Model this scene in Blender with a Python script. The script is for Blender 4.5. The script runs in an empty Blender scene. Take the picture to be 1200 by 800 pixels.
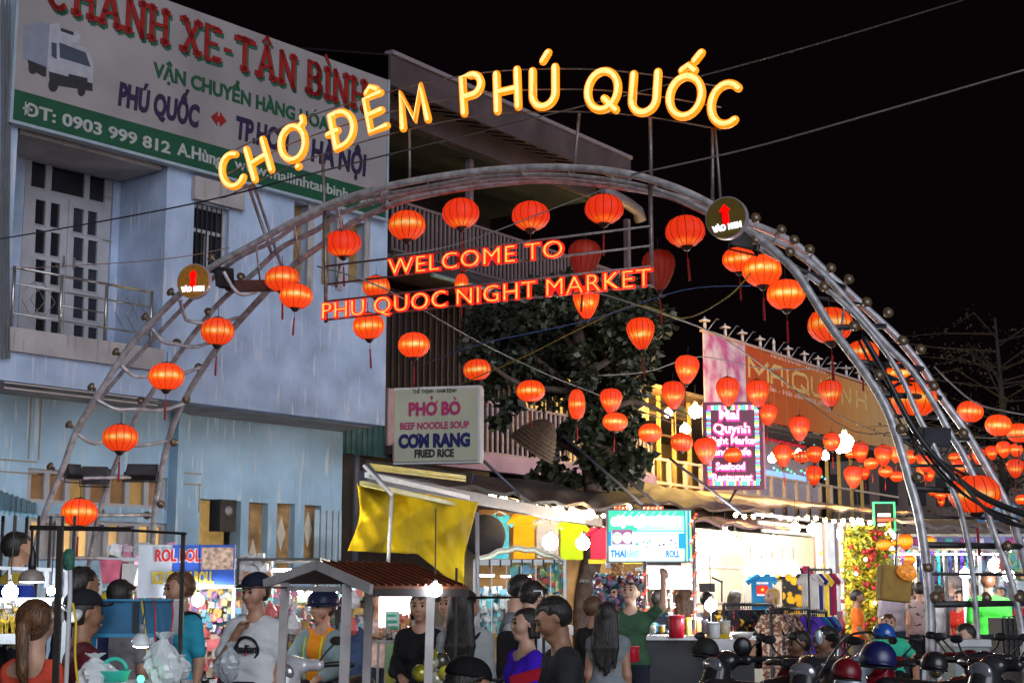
import bpy, math, random
import numpy as np
from mathutils import Vector, Matrix
random.seed(7); rng = np.random.default_rng(7)
SC = bpy.context.scene
COL = SC.collection

# ------------------------------------------------ camera, world, light, exposure
PITCH = math.atan(300/1800); EYE = 1.6
cam = bpy.data.cameras.new('camera'); cam.lens = 54; cam.sensor_width = 36; cam.clip_end = 600; cam.clip_start = 0.1
camo = bpy.data.objects.new('camera', cam); COL.objects.link(camo)
camo.location = (0, 0, EYE); camo.rotation_euler = (math.radians(90)+PITCH, 0, 0)
SC.camera = camo
w = bpy.data.worlds.new("World"); SC.world = w; w.use_nodes = True
w.node_tree.nodes['Background'].inputs['Color'].default_value = (0.0065, 0.0032, 0.0048, 1)
w.node_tree.nodes['Background'].inputs['Strength'].default_value = 0.35
# the light of the town behind the viewer, as one weak, very soft, slightly cool sun lamp
sun = bpy.data.lights.new('street_glow', 'SUN'); sun.energy = 2.25; sun.angle = math.radians(50); sun.color = (0.86, 0.90, 1.0)
suno = bpy.data.objects.new('street_glow', sun); COL.objects.link(suno)
suno.rotation_euler = Vector((0.35, -0.85, 0.28)).to_track_quat('Z', 'Y').to_euler()
SC.view_settings.view_transform = 'Standard'; SC.view_settings.look = 'None'
SC.view_settings.exposure = 0.0; SC.view_settings.gamma = 1.0
SC.render.engine = 'CYCLES'
SC.cycles.use_denoising = True
try: SC.cycles.denoiser = 'OPENIMAGEDENOISE'
except Exception: pass
SC.cycles.max_bounces = 5; SC.cycles.diffuse_bounces = 2; SC.cycles.glossy_bounces = 2; SC.cycles.transmission_bounces = 4
SC.cycles.sample_clamp_indirect = 3.0; SC.cycles.sample_clamp_direct = 0
SC.cycles.caustics_reflective = False; SC.cycles.caustics_refractive = False

# ------------------------------------------------ pixel <-> world
F = 1800.0; cP, sP = math.cos(PITCH), math.sin(PITCH)
def ray(px, py):
    cx = (px-600)/F; cy = (400-py)/F; d = cP-cy*sP
    return cx/d, (sP+cy*cP)/d
def P(px, py, Y):
    a, b = ray(px, py); return Vector((a*Y, Y, EYE+b*Y))
class Plane:
    """a vertical plane through (x, y) running along angle deg (from +X towards +Y)"""
    def __init__(s, x, y, deg):
        s.a = math.radians(deg); s.o = Vector((x, y)); s.d = Vector((math.cos(s.a), math.sin(s.a))); s.n = Vector((-s.d.y, s.d.x))
        if s.n.y < 0: s.n = -s.n          # n points away from the viewer
    def uv(s, px, py, off=0.0):
        a, b = ray(px, py); o = s.o+s.n*off
        t = o.dot(s.n)/(a*s.n.x+s.n.y)
        q = Vector((a*t, t))-o
        return q.dot(s.d), EYE+b*t
    def W(s, u, z, off=0.0):
        q = s.o+s.d*u+s.n*off; return Vector((q.x, q.y, z))
    def pw(s, px, py, off=0.0):
        u, z = s.uv(px, py, off); return s.W(u, z, off)

# ------------------------------------------------ materials
MATS = {}
def mat(name, col, rough=0.6, metal=0.0, var=0.15, scale=6.0, bump=0.0, emit=0.0, ecol=None, alpha=1.0, spec=0.5, col2=None, thr=None, detail=4.0, trans=0.0, evar=0.0, samp=None):
    if name in MATS: return MATS[name]
    m = bpy.data.materials.new(name); MATS[name] = m; m.use_nodes = True
    nt = m.node_tree; N = nt.nodes; L = nt.links; b = N['Principled BSDF']
    b.inputs['Roughness'].default_value = rough; b.inputs['Metallic'].default_value = metal
    if 'Specular IOR Level' in b.inputs: b.inputs['Specular IOR Level'].default_value = spec
    tc = N.new('ShaderNodeTexCoord'); nz = N.new('ShaderNodeTexNoise'); nz.inputs['Scale'].default_value = scale; nz.inputs['Detail'].default_value = detail
    L.new(tc.outputs['Object'], nz.inputs['Vector'])
    ramp = N.new('ShaderNodeValToRGB')
    c2 = col2 if col2 else tuple(max(0, c*(1-var)) for c in col[:3])
    c1 = col if col2 else tuple(min(1, c*(1+var*0.6)) for c in col[:3])
    ramp.color_ramp.elements[0].color = (*c2, 1); ramp.color_ramp.elements[1].color = (*c1[:3], 1)
    lo, hi = thr if thr else (0.3, 0.7)
    ramp.color_ramp.elements[0].position = lo; ramp.color_ramp.elements[1].position = hi
    L.new(nz.outputs['Fac'], ramp.inputs['Fac']); L.new(ramp.outputs['Color'], b.inputs['Base Color'])
    if bump:
        bp = N.new('ShaderNodeBump'); bp.inputs['Strength'].default_value = bump; bp.inputs['Distance'].default_value = 0.02
        nz2 = N.new('ShaderNodeTexNoise'); nz2.inputs['Scale'].default_value = scale*5; L.new(tc.outputs['Object'], nz2.inputs['Vector'])
        L.new(nz2.outputs['Fac'], bp.inputs['Height']); L.new(bp.outputs['Normal'], b.inputs['Normal'])
    if emit:
        e = ecol or col
        b.inputs['Emission Strength'].default_value = emit
        if evar:
            r2 = N.new('ShaderNodeValToRGB'); r2.color_ramp.elements[0].position = 0.35; r2.color_ramp.elements[1].position = 0.6
            r2.color_ramp.elements[0].color = (*[x*(1-evar) for x in e[:3]], 1); r2.color_ramp.elements[1].color = (*e[:3], 1)
            L.new(nz.outputs['Fac'], r2.inputs['Fac']); L.new(r2.outputs['Color'], b.inputs['Emission Color'])
        else: b.inputs['Emission Color'].default_value = (*e[:3], 1)
        if samp is not None: m.cycles.emission_sampling = samp
    if alpha < 1: b.inputs['Alpha'].default_value = alpha
    if trans: b.inputs['Transmission Weight'].default_value = trans
    return m

# ------------------------------------------------ mesh builder
class MB:
    def __init__(s): s.v = []; s.f = []; s.m = []
    def add(s, vs, fs, mi=0):
        b = len(s.v); s.v.extend([tuple(v) for v in vs]); s.f.extend([tuple(b+i for i in f) for f in fs]); s.m.extend([mi]*len(fs)); return s
    def box(s, x0, x1, y0, y1, z0, z1, mi=0, M=None):
        vs = [Vector(v) for v in ((x0,y0,z0),(x1,y0,z0),(x1,y1,z0),(x0,y1,z0),(x0,y0,z1),(x1,y0,z1),(x1,y1,z1),(x0,y1,z1))]
        if M is not None: vs = [M @ v for v in vs]
        return s.add(vs, [(0,3,2,1),(4,5,6,7),(0,1,5,4),(1,2,6,5),(2,3,7,6),(3,0,4,7)], mi)
    def hexa(s, a, b, mi=0):
        """a, b: two quads of four points each, joined into a closed solid"""
        return s.add(list(a)+list(b), [(0,1,2,3),(7,6,5,4),(0,4,5,1),(1,5,6,2),(2,6,7,3),(3,7,4,0)], mi)
    def bar(s, a, b, w, h=None, mi=0, up=(0,0,1)):
        a, b = Vector(a), Vector(b); h = h or w; d = (b-a).normalized(); u = Vector(up)
        if abs(d.dot(u)) > 0.97: u = Vector((0,1,0)) if abs(d.y) < .9 else Vector((1,0,0))
        x = d.cross(u).normalized(); y = x.cross(d)
        q = [x*w/2+y*h/2, -x*w/2+y*h/2, -x*w/2-y*h/2, x*w/2-y*h/2]
        return s.hexa([a+k for k in q], [b+k for k in q], mi)
    def tube(s, pts, r, n=8, mi=0, cap=True, closed=False, rnd=False):
        pts = [Vector(p) for p in pts]; k = len(pts)
        rs = r if isinstance(r, (list, tuple)) else [r]*k
        if rnd:   # rounded ends
            d0 = (pts[0]-pts[1]).normalized(); d1 = (pts[-1]-pts[-2]).normalized(); r0, r1 = rs[0], rs[-1]
            pts = [pts[0]+d0*r0*.95, pts[0]+d0*r0*.7]+pts+[pts[-1]+d1*r1*.7, pts[-1]+d1*r1*.95]; rs = [r0*.3, r0*.72]+list(rs)+[r1*.72, r1*.3]; k += 4
        vs = []; prev = None
        for i, p in enumerate(pts):
            if closed: d = pts[(i+1) % k]-pts[i-1]
            else: d = pts[min(i+1, k-1)]-pts[max(i-1, 0)]
            d = d.normalized() if d.length > 1e-9 else Vector((0,0,1))
            if prev is None:
                u = Vector((0,0,1)) if abs(d.z) < .9 else Vector((0,1,0))
                x = d.cross(u).normalized()
            else:
                x = (prev-d*prev.dot(d)); x = x.normalized() if x.length > 1e-6 else d.orthogonal().normalized()
            prev = x; y = d.cross(x)
            for j in range(n):
                a = 2*math.pi*j/n; vs.append(p+(x*math.cos(a)+y*math.sin(a))*rs[i])
        fs = []
        for i in range(k if closed else k-1):
            i2 = (i+1) % k
            for j in range(n): fs.append((i*n+j, i*n+(j+1) % n, i2*n+(j+1) % n, i2*n+j))
        if cap and not closed: fs += [tuple(range(n))[::-1], tuple((k-1)*n+j for j in range(n))]
        return s.add(vs, fs, mi)
    def lathe(s, prof, n=16, c=(0,0,0), mi=0, lobe=0.0, nl=0, ax=None):
        """prof: [(r, z)] from bottom to top; ax turns the z axis"""
        c = Vector(c); R = Vector((0,0,1)).rotation_difference(Vector(ax)).to_matrix() if ax is not None else None
        vs = []
        for r, z in prof:
            for j in range(n):
                a = 2*math.pi*j/n; q = r*(1-(lobe if nl and j % (n//nl) == 0 else 0))
                v = Vector((q*math.cos(a), q*math.sin(a), z)); vs.append(c+(R @ v if R else v))
        fs = []
        for i in range(len(prof)-1):
            for j in range(n): fs.append((i*n+j, i*n+(j+1) % n, (i+1)*n+(j+1) % n, (i+1)*n+j))
        if prof[0][0] > 1e-4: fs.append(tuple(range(n))[::-1])
        if prof[-1][0] > 1e-4: fs.append(tuple((len(prof)-1)*n+j for j in range(n)))
        return s.add(vs, fs, mi)
    def ball(s, c, r, n=10, m=6, mi=0, sq=(1,1,1)):
        c = Vector(c); vs = [c+Vector((0,0,-r*sq[2]))]; fs = []
        for i in range(1, m):
            t = math.pi*i/m-math.pi/2
            for j in range(n):
                a = 2*math.pi*j/n; vs.append(c+Vector((math.cos(a)*math.cos(t)*r*sq[0], math.sin(a)*math.cos(t)*r*sq[1], math.sin(t)*r*sq[2])))
        vs.append(c+Vector((0,0,r*sq[2]))); e = len(vs)-1
        for j in range(n): fs.append((0, 1+(j+1) % n, 1+j)); fs.append((e, e-n+j, e-n+(j+1) % n))
        for i in range(m-2):
            for j in range(n): a = 1+i*n; fs.append((a+j, a+(j+1) % n, a+n+(j+1) % n, a+n+j))
        return s.add(vs, fs, mi)
    def prism(s, poly, y0, y1, mi=0):
        """poly [(x, z)] extruded along y"""
        n = len(poly); vs = [(x, y0, z) for x, z in poly]+[(x, y1, z) for x, z in poly]
        fs = [tuple(range(n)), tuple(range(2*n-1, n-1, -1))]+[(i, n+i, n+(i+1) % n, (i+1) % n) for i in range(n)]
        return s.add(vs, fs, mi)
    def grid(s, fn, nu, nv, thick=0.0, mi=0):
        """fn(u, v) -> point, u and v in 0..1; thick gives it a back side"""
        pts = [[Vector(fn(i/nu, j/nv)) for j in range(nv+1)] for i in range(nu+1)]
        vs = [p for r in pts for p in r]; W = nv+1
        fs = [(i*W+j, (i+1)*W+j, (i+1)*W+j+1, i*W+j+1) for i in range(nu) for j in range(nv)]
        s.add(vs, fs, mi)
        if thick:
            vs2 = []
            for i in range(nu+1):
                for j in range(nv+1):
                    du = pts[min(i+1,nu)][j]-pts[max(i-1,0)][j]; dv = pts[i][min(j+1,nv)]-pts[i][max(j-1,0)]
                    nn = du.cross(dv); nn = nn.normalized() if nn.length > 1e-9 else Vector((0,0,1)); vs2.append(pts[i][j]-nn*thick)
            s.add(vs2, [f[::-1] for f in fs], mi)
            b1 = len(s.v)-2*len(vs); b2 = b1+len(vs)
            loop = [i*W for i in range(nu+1)]+[nu*W+j for j in range(1, nv+1)]+[i*W+nv for i in range(nu-1, -1, -1)]+[j for j in range(nv-1, 0, -1)]
            for a, b in zip(loop, loop[1:]+loop[:1]):
                s.f.append((b1+b, b1+a, b2+a, b2+b)); s.m.append(mi)
        return s
    def mesh(s, name, mats, smooth=False):
        me = bpy.data.meshes.new(name); me.from_pydata([tuple(v) for v in s.v], [], s.f)
        for m in (mats if isinstance(mats, (list, tuple)) else [mats]): me.materials.append(m)
        if len(me.materials) > 1: me.polygons.foreach_set('material_index', s.m)
        if smooth:
            me.polygons.foreach_set('use_smooth', [True]*len(me.polygons))
            if smooth != 2:
                try: me.set_sharp_from_angle(angle=math.radians(smooth if smooth > 2 else 40))
                except Exception: pass
        me.update(); return me
    def obj(s, name, mats, parent=None, smooth=False, loc=None, **kw):
        return link(name, s.mesh(name, mats, smooth), parent, loc, **kw)
def link(name, data, parent=None, loc=None, label=None, cat=None, kind=None, group=None, rot=None):
    o = bpy.data.objects.new(name, data); COL.objects.link(o)
    if parent is not None: o.parent = parent
    if loc is not None: o.location = loc
    if rot is not None: o.rotation_euler = rot
    if label: o['label'] = label
    if cat: o['category'] = cat
    if kind: o['kind'] = kind
    if group: o['group'] = group
    return o
def thing(name, label, cat, loc=(0,0,0), rotz=0.0, group=None, rot=None):
    return link(name, None, None, loc, label, cat, None, group, rot if rot else (0,0,rotz))
def kids_of(o): return [c for c in COL.objects if c.parent == o]
def dup(root, loc=None, rot=None, label=None, group=None, kids=None):
    r = root.copy(); COL.objects.link(r)
    if loc is not None: r.location = loc
    if rot is not None: r.rotation_euler = rot
    if label: r['label'] = label
    if group: r['group'] = group
    def rec(src, dst, tree):
        for c, sub in tree:
            d = c.copy(); COL.objects.link(d); d.parent = dst; rec(c, d, sub)
    rec(root, r, kids if kids is not None else tree_of(root))
    return r
def tree_of(o): return [(c, tree_of(c)) for c in kids_of(o)]

# ------------------------------------------------ text (Blender's own font)
def text_mesh(body, w=None, h=None, bold=0.0, ext=0.01, align='L', spacing=1.0, shear=0.0):
    """a flat raised text in the x-z plane facing -y; scaled to width w and/or cap height h. returns (verts, faces, width)"""
    c = bpy.data.curves.new('t', 'FONT'); c.body = body; c.offset = bold; c.resolution_u = 3; c.space_character = spacing; c.shear = shear
    o = bpy.data.objects.new('t', c); COL.objects.link(o)
    dg = bpy.context.evaluated_depsgraph_get(); me = bpy.data.meshes.new_from_object(o.evaluated_get(dg))
    vs = np.array([v.co[:] for v in me.vertices]) if len(me.vertices) else np.zeros((1,3))
    fs = [tuple(p.vertices) for p in me.polygons]
    x0, x1 = vs[:,0].min(), vs[:,0].max()
    cap = 0.73
    sy = (h/cap) if h else (w/(x1-x0)); sx = (w/(x1-x0)) if w else sy
    out = [((x-x0)*sx, 0.0, y*sy) for x, y, _ in vs]
    W = (x1-x0)*sx
    bpy.data.objects.remove(o); bpy.data.curves.remove(c); bpy.data.meshes.remove(me)
    n = len(out)
    # front sheet plus edge walls
    edges = {}
    for f in fs:
        for a, b in zip(f, f[1:]+f[:1]): edges[(a, b)] = edges.get((a, b), 0)+1
    fr = [(x, -ext, z) for x, _, z in out]; bk = [(x, 0.0, z) for x, _, z in out]
    faces = list(fs)
    for (a, b) in edges:
        if (b, a) not in edges: faces.append((b, a, a+n, b+n))
    return fr+bk, faces, W
DEC = {'Ó':("O","a"),'Ò':("O","g"),'Ở':("O","hk"),'Ơ':("O","h"),'Ợ':("O","h.")}
def text(body, name, m, parent, x, y, z, w=None, h=None, bold=0.0, ext=0.01, centre=False, ang=0.0, shear=0.0, kind=None, spacing=1.0):
    marks = [(i, DEC[c][1]) for i, c in enumerate(body) if c in DEC]; base = ''.join(DEC[c][0] if c in DEC else c for c in body)
    vs, fs, W = text_mesh(base, w, h, bold, ext, shear=shear, spacing=spacing)
    if marks:
        full = text_mesh(base, None, 1.0)[2]; k = W/full; hh = h or .2; mm = MB()
        for i, kind_ in marks:
            xr = text_mesh(base[:i+1], None, 1.0)[2]*k; wo_ = text_mesh('O', None, 1.0)[2]*k; xc = xr-wo_/2; tk = .11*hh
            def seg(pts): 
                for a_, b_ in zip(pts, pts[1:]): mm.bar((a_[0], -ext*.5, a_[1]), (b_[0], -ext*.5, b_[1]), tk, ext, up=(0,1,0))
            for c in kind_:
                if c == 'a': seg([(xc-.05*hh, 1.12*hh), (xc+.13*hh, 1.32*hh)])
                if c == 'g': seg([(xc+.05*hh, 1.12*hh), (xc-.13*hh, 1.32*hh)])
                if c == 'h': seg([(xc+wo_*.34, .82*hh), (xc+wo_*.52, .92*hh), (xc+wo_*.52, 1.08*hh)])
                if c == 'k': seg([(xc-.10*hh, 1.36*hh), (xc+.02*hh, 1.42*hh), (xc+.10*hh, 1.34*hh), (xc+.0*hh, 1.24*hh), (xc, 1.15*hh)])
        n0 = len(vs); vs = list(vs)+[v for v in mm.v]; fs = list(fs)+[tuple(n0+q for q in f_) for f_ in mm.f]
    dx = -W/2 if centre else 0
    ca, sa = math.cos(ang), math.sin(ang)
    mb = MB(); mb.add([(x+(vx+dx)*ca-vz*sa, y+vy, z+(vx+dx)*sa+vz*ca) for vx, vy, vz in vs], fs)
    return mb.obj(name, m, parent)

# ------------------------------------------------ stroke glyphs (polylines in a unit-high cell)
def arc(cx, cz, rx, rz, a0, a1, n=14):
    return [(cx+rx*math.cos(math.radians(a0+(a1-a0)*i/n)), cz+rz*math.sin(math.radians(a0+(a1-a0)*i/n))) for i in range(n+1)]
GLYPH = {
 'C': (0.74, [arc(.40,.5,.40,.5,52,308,20)]), 'H': (0.62, [[(0,0),(0,1)],[(.62,0),(.62,1)],[(0,.5),(.62,.5)]]),
 'O': (0.84, [arc(.42,.5,.42,.5,0,360,26)]), 'D': (0.68, [[(0,0),(0,1)],[(0,1),(.22,1)]+arc(.22,.5,.46,.5,90,-90,16)+[(0,0)]]),
 'E': (0.52, [[(.52,1),(0,1),(0,0),(.52,0)],[(0,.5),(.45,.5)]]), 'M': (0.80, [[(0,0),(.08,1),(.40,.12),(.72,1),(.80,0)]]),
 'P': (0.56, [[(0,0),(0,1),(.25,1)]+arc(.28,.72,.28,.28,90,-90,12)+[(0,.44)]]), 'U': (0.66, [[(0,1),(0,.33)]+arc(.33,.33,.33,.33,180,360,14)+[(.66,1)]]),
 'Q': (0.84, [arc(.42,.5,.42,.5,0,360,26),[(.48,.28),(.80,-.04)]]),
 'A': (0.74, [[(0,0),(.37,1),(.74,0)],[(.14,.36),(.60,.36)]]), 'N': (0.64, [[(0,0),(0,1),(.64,0),(.64,1)]]), 'X': (0.66, [[(0,0),(.66,1)],[(0,1),(.66,0)]]),
 'T': (0.66, [[(0,1),(.66,1)],[(.33,1),(.33,0)]]), 'B': (0.60, [[(0,0),(0,1),(.28,1)]+arc(.30,.76,.24,.24,90,-90,8)+[(0,.52)],[(.28,.52)]+arc(.32,.26,.28,.26,90,-90,8)+[(0,0)]]),
 'I': (0.02, [[(.01,0),(.01,1)]]), '-': (.2, [[(0,.45),(.2,.45)]]),
 'Y': (0.66, [[(0,1),(.33,.5),(.66,1)],[(.33,.5),(.33,0)]]),
}
MARK = {'^': [[(-.16,1.15),(0,1.27),(.16,1.15)]], "'": [[(-.02,1.22),(.13,1.42)]], '`': [[(.03,1.2),(-.12,1.36)]], '.': [[(-.01,-.24),(.01,-.24)]],
        '~': [[(.36,.86),(.50,.94),(.50,1.08)]], '=': [[(-.42-.1,.5),(-.42+.22,.5)]]}
def glyph_strokes(ch, marks=''):
    w_, st = GLYPH[ch]; st = [list(s) for s in st]
    for k in marks:
        for s in MARK[k]: st.append([(x+w_/2+(0.0), z) for x, z in s])
    return w_, st
# ================================================ THE GATE: lattice arch across the street
AR = Plane(1.59, 17.0, math.degrees(math.atan2(-2.26, 4.0)))   # u runs to the right and nearer
steel = mat('galvanised_steel', (0.50,0.49,0.52), 0.35, 0.3, var=.45, scale=9, bump=.1)
dark_steel = mat('dark_painted_steel', (0.05,0.05,0.055), 0.5, 0.5, var=.3, scale=12)
black_plastic = mat('black_plastic', (0.02,0.02,0.022), 0.4, 0, var=.3)
wire_m = mat('black_wire', (0.02,0.02,0.02), 0.6)
def depth_at(z, d0): return d0*(0.32+0.68*max(0.0, min(1.0, (6.6-z)/5.0)))
def arch_pts(px, d0):
    out = []
    for x, y in px:
        d = d0
        for _ in range(5): d = depth_at(AR.uv(x, y, d)[1], d0)
        out.append(AR.pw(x, y, d))
    return out
def smooth_path(pts, n=4):
    pts = [Vector(p) for p in pts]; out = []
    for i in range(len(pts)-1):
        p0 = pts[max(i-1,0)]; p1 = pts[i]; p2 = pts[i+1]; p3 = pts[min(i+2, len(pts)-1)]
        for k in range(n):
            t = k/n; out.append(0.5*((2*p1)+(p2-p0)*t+(2*p0-5*p1+4*p2-p3)*t*t+(3*p1-p0-3*p2+p3)*t**3))
    return out+[pts[-1]]
def to_ground(pts, first=True, last=True):
    """carry both ends of a chord down to the ground"""
    pts = list(pts)
    if first and pts[0].z > 0: d = pts[0]-pts[1]; pts.insert(0, pts[0]+Vector((d.x, d.y, 0))/abs(d.z)*pts[0].z*0.35-Vector((0,0,pts[0].z)))
    if last and pts[-1].z > 0: d = pts[-1]-pts[-2]; pts.append(pts[-1]+Vector((d.x, d.y, 0))/abs(d.z)*pts[-1].z*0.1-Vector((0,0,pts[-1].z)))
    return pts
A_PX = [(36,680),(42,640),(55,595),(75,545),(92,500),(125,447),(155,402),(205,350),(245,315),(290,290),(340,262),(385,240),(430,225),(480,213),(560,201),(640,196),(720,201),(780,216),(830,238),(875,268),(925,310),(950,345),(975,385),(1005,425),(1030,462),(1047,500),(1065,560),(1078,610),(1085,660),(1089,710),(1091,800)]
T_PX = [(92,505),(104,485),(125,458),(147,432),(175,402),(230,345),(275,305),(320,283),(350,263),(410,236),(480,223),(560,209),(640,205),(720,212),(780,226),(830,249),(880,285),(940,318),(990,357),(1030,402),(1055,440),(1075,485),(1093,520),(1112,565),(1126,600),(1138,660),(1145,740),(1147,800)]
M_PX = [(100,690),(117,597),(135,545),(155,497),(180,457),(215,407),(240,375),(262,350),(300,318),(330,290),(370,270),(400,250),(440,236),(480,226),(560,213),(640,208),(720,216),(780,229),(830,250),(870,268),(920,288),(965,322),(1000,360),(1040,405),(1065,430),(1090,465),(1115,510),(1130,535),(1150,580),(1165,625),(1182,670),(1196,730),(1203,800)]
B_PX = [(168,690),(178,640),(182,590),(197,517),(217,467),(255,407),(300,355),(345,310),(380,285),(410,263),(440,248),(480,233),(560,218),(640,211),(720,218),(780,228),(830,243),(880,262),(930,285),(975,325),(1020,366),(1052,396),(1080,430),(1100,462),(1130,503),(1155,545),(1180,592),(1197,645),(1215,720),(1224,800)]
arch = thing('gateway_arch', 'tall lattice arch of galvanised steel pipes spanning the market street', 'gateway')
CH = {}
for key, px, d0, r in (('A', A_PX, 0.0, .046), ('T', T_PX, .55, .03), ('M', M_PX, 1.1, .036), ('B', B_PX, 1.8, .044)):
    pts = to_ground(arch_pts(px, d0), first=(key != 'T'))
    pts = smooth_path(pts, 4); CH[key] = pts
    MB().tube(pts, r, 10).obj('chord', steel, arch, 2)
def chord_at(key, px, py, d0): return arch_pts([(px, py)], d0)[0]
# curved rungs of the near foot of the arch, flat rungs below, rungs of the other foot with their backlit shade put into the colour
for a, mid, b in (((142,428),(172,441),(236,430)), ((113,468),(160,479),(217,472)), ((90,508),(125,518),(198,516)), ((178,385),(205,403),(250,400)), ((211,352),(222,376),(280,372)), ((262,318),(285,345),(330,322))):
    p = arch_pts([a], 0)[0]; q = arch_pts([b], 1.8)[0]; m = arch_pts([mid], .55)[0]; m2 = (m+q)/2; m2.z -= .06; m0 = (p+m)/2; m0.z -= .07
    MB().tube(smooth_path([p, m0, m, m2, q], 5), .026, 8).obj('rung', steel, arch, 2)
for a, b in (((70,561),(186,558)), ((53,604),(180,603)), ((42,654),(174,653))):
    MB().tube([arch_pts([a],0)[0], arch_pts([b],1.8)[0]], .027, 8).obj('rung', steel, arch, 2)
for a, b in (((1004,424),(1082,432)), ((1032,462),(1103,466)), ((1052,513),(1136,514)), ((1070,572),(1170,578)), ((1083,638),(1197,640)), ((1089,708),(1212,706)), ((1090,748),(1218,745)), ((1091,785),(1222,782)),
             ((976,384),(1038,382)), ((926,312),(990,337))):
    MB().tube([arch_pts([a],0)[0], arch_pts([b],1.8)[0]], .032, 8).obj('rung', dark_steel, arch, 2)
for a, b in (((1016,442),(1090,448)),((1042,487),(1112,490)),((1062,545),(1150,546)),((1078,605),(1186,608)),((1087,672),(1204,673)),((950,347),(1012,357)),((1003,424),(1103,466)),((1052,513),(1170,578)),((1032,462),(1082,432))):
    MB().tube([arch_pts([a],0)[0], arch_pts([b],1.8)[0]], .018, 6).obj('brace', dark_steel, arch, 2)  # more braces in the same dark tone, standing for the backlight
# struts tying the chords along the crown
for i, (x, ya, yb) in enumerate([(300,285,342),(345,262,309),(395,238,274),(445,222,246),(500,210,229),(555,202,218),(610,198,213),(665,198,212),(715,201,217),(765,212,224),(815,231,238),(865,262,256),(905,294,272),(945,338,298),(985,398,335)]):
    MB().tube([arch_pts([(x, ya)],0)[0], arch_pts([(x+6, yb)],1.8)[0]], .014, 6).obj('tie_rod', steel, arch, 2)
# round lamp holders set along the pipes
amber_glass = mat('dull_amber_glass', (0.13,0.085,0.045), 0.3, 0.1, var=.4, scale=20, spec=.8)
hb = MB(); hb.lathe([(.02,-.10),(.045,-.08),(.045,-.02),(.085,.0),(.10,.03),(.10,.05),(.07,.085),(.02,.10),(0,.102)], 14, mi=0)
holder_mesh = hb.mesh('lamp_holder', [amber_glass], 2)
def lamp_holder(px, py, d0, dirv, k=1.0):
    p = arch_pts([(px, py)], d0)[0]; o = link('lamp_holder', holder_mesh, arch, p)
    o.rotation_euler = Vector(dirv).to_track_quat('Z', 'Y').to_euler(); o.scale = (k, k, k)
for x, y in ((60,547),(82,498),(108,454),(137,413),(171,372),(201,343),(249,303)): lamp_holder(x, y, 0, (-.7,-.5,.5), .62)
for x, y in ((124,554),(163,470),(205,402),(242,366),(280,325)): lamp_holder(x+2, y, 1.1, (.3,-.8,.3), .6)
for x, y in ((203,518),(218,468),(232,430),(188,590),(172,603),(118,600)): lamp_holder(x, y, 1.8, (.4,-.7,-.2), .6)
for x, y in ((885,256),(915,270),(885,282),(925,296),(930,282),(948,293),(965,337),(973,315),(994,328),(1000,383),(1015,355),(1040,367),(1029,440),(1057,400),(1078,410),(1055,503),(1093,453),(1075,560),(1128,508),(1086,665),(1095,700),(1096,788),(1152,568),(1155,700),(1193,700),(1180,640)):
    lamp_holder(x, y, 0 if x < 1100 else 1.1, (.25,-.9,.35), .58)
# the bunch of supply cable slung along the far foot
MB().tube(smooth_path(arch_pts([(1012,395),(1035,435),(1068,498),(1100,540),(1145,578),(1200,602),(1240,612)], .2), 5), .032, 8).obj('supply_cable', black_plastic, None, 2, label='thick black cable bundle sagging across the foot of the arch among the lanterns', cat='cable')
MB().tube(smooth_path(arch_pts([(1120,555),(1148,590),(1175,610),(1205,618)], -.1), 4), .02, 6).obj('supply_cable', black_plastic, None, 2, label='thin black cable looping just below the thick bundle at the arch foot', cat='cable')

for kk, (dx, lab_) in enumerate(((5,'thin black cable twisted beside the thick bundle on the arch foot'),(-4,'loose black cable hanging inside the thick bundle on the arch foot'))):
    MB().tube(smooth_path(arch_pts([(1010+dx,398),(1036+dx,442+kk*8),(1066+dx,506),(1099,548+kk*6),(1143,588),(1196,610+kk*6)], .25), 6), .014, 6).obj('supply_cable', black_plastic, None, 2, label=lab_, cat='cable')
# ---- flood lights on the near foot
gl = mat('flood_light_glass', (0.05,0.05,0.06), 0.1, 0, spec=.9)
def flood(px, py, d0, rot, label, w_=.36, h_=.26):
    p = arch_pts([(px, py)], d0)[0]
    t = thing('flood_light', label, 'flood light', p, group='flood lights on the gateway arch'); t.rotation_euler = rot
    MB().box(-w_/2,w_/2,-.04,.04,-h_/2,h_/2).obj('housing', black_plastic, t)
    MB().box(-w_/2+.02,w_/2-.02,-.052,-.041,-h_/2+.02,h_/2-.02).obj('lens', gl, t)
    mb = MB()
    for k in range(7): mb.box(-w_/2+.03+k*(w_-.06)/6-.004, -w_/2+.03+k*(w_-.06)/6+.004, .04,.075,-h_/2+.02,h_/2-.02)
    mb.obj('cooling_fin', black_plastic, t)
    MB().tube([(-w_/2-.02,0,0),(-w_/2-.02,.05,-.16),(w_/2+.02,.05,-.16),(w_/2+.02,0,0)], .012, 6).obj('bracket', dark_steel, t)
flood(86,552,.2,(math.radians(-35),0,.6), 'small black flood light tilted down at the outer pipe of the arch foot', .22, .2)
flood(111,557,.7,(math.radians(8),0,.25), 'black flood light facing outward in the middle of the rung, between two others')
flood(166,553,1.5,(math.radians(-50),0,.1), 'black flood light tipped flat on the rung nearest the inner pipe', .44, .3)
flood(263,325,.3,(math.radians(20),.2,-.5), 'black flood light next to the round sign on the left shoulder of the arch', .26, .26)
flood(873,280,.2,(math.radians(20),.3,-.3), 'black flood light just under the round sign on the right shoulder of the arch', .3, .2)
flood(1095,512,.6,(math.radians(10),0,.3), 'black flood light boxed in between the dark pipes of the arch foot', .34, .2)
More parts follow.
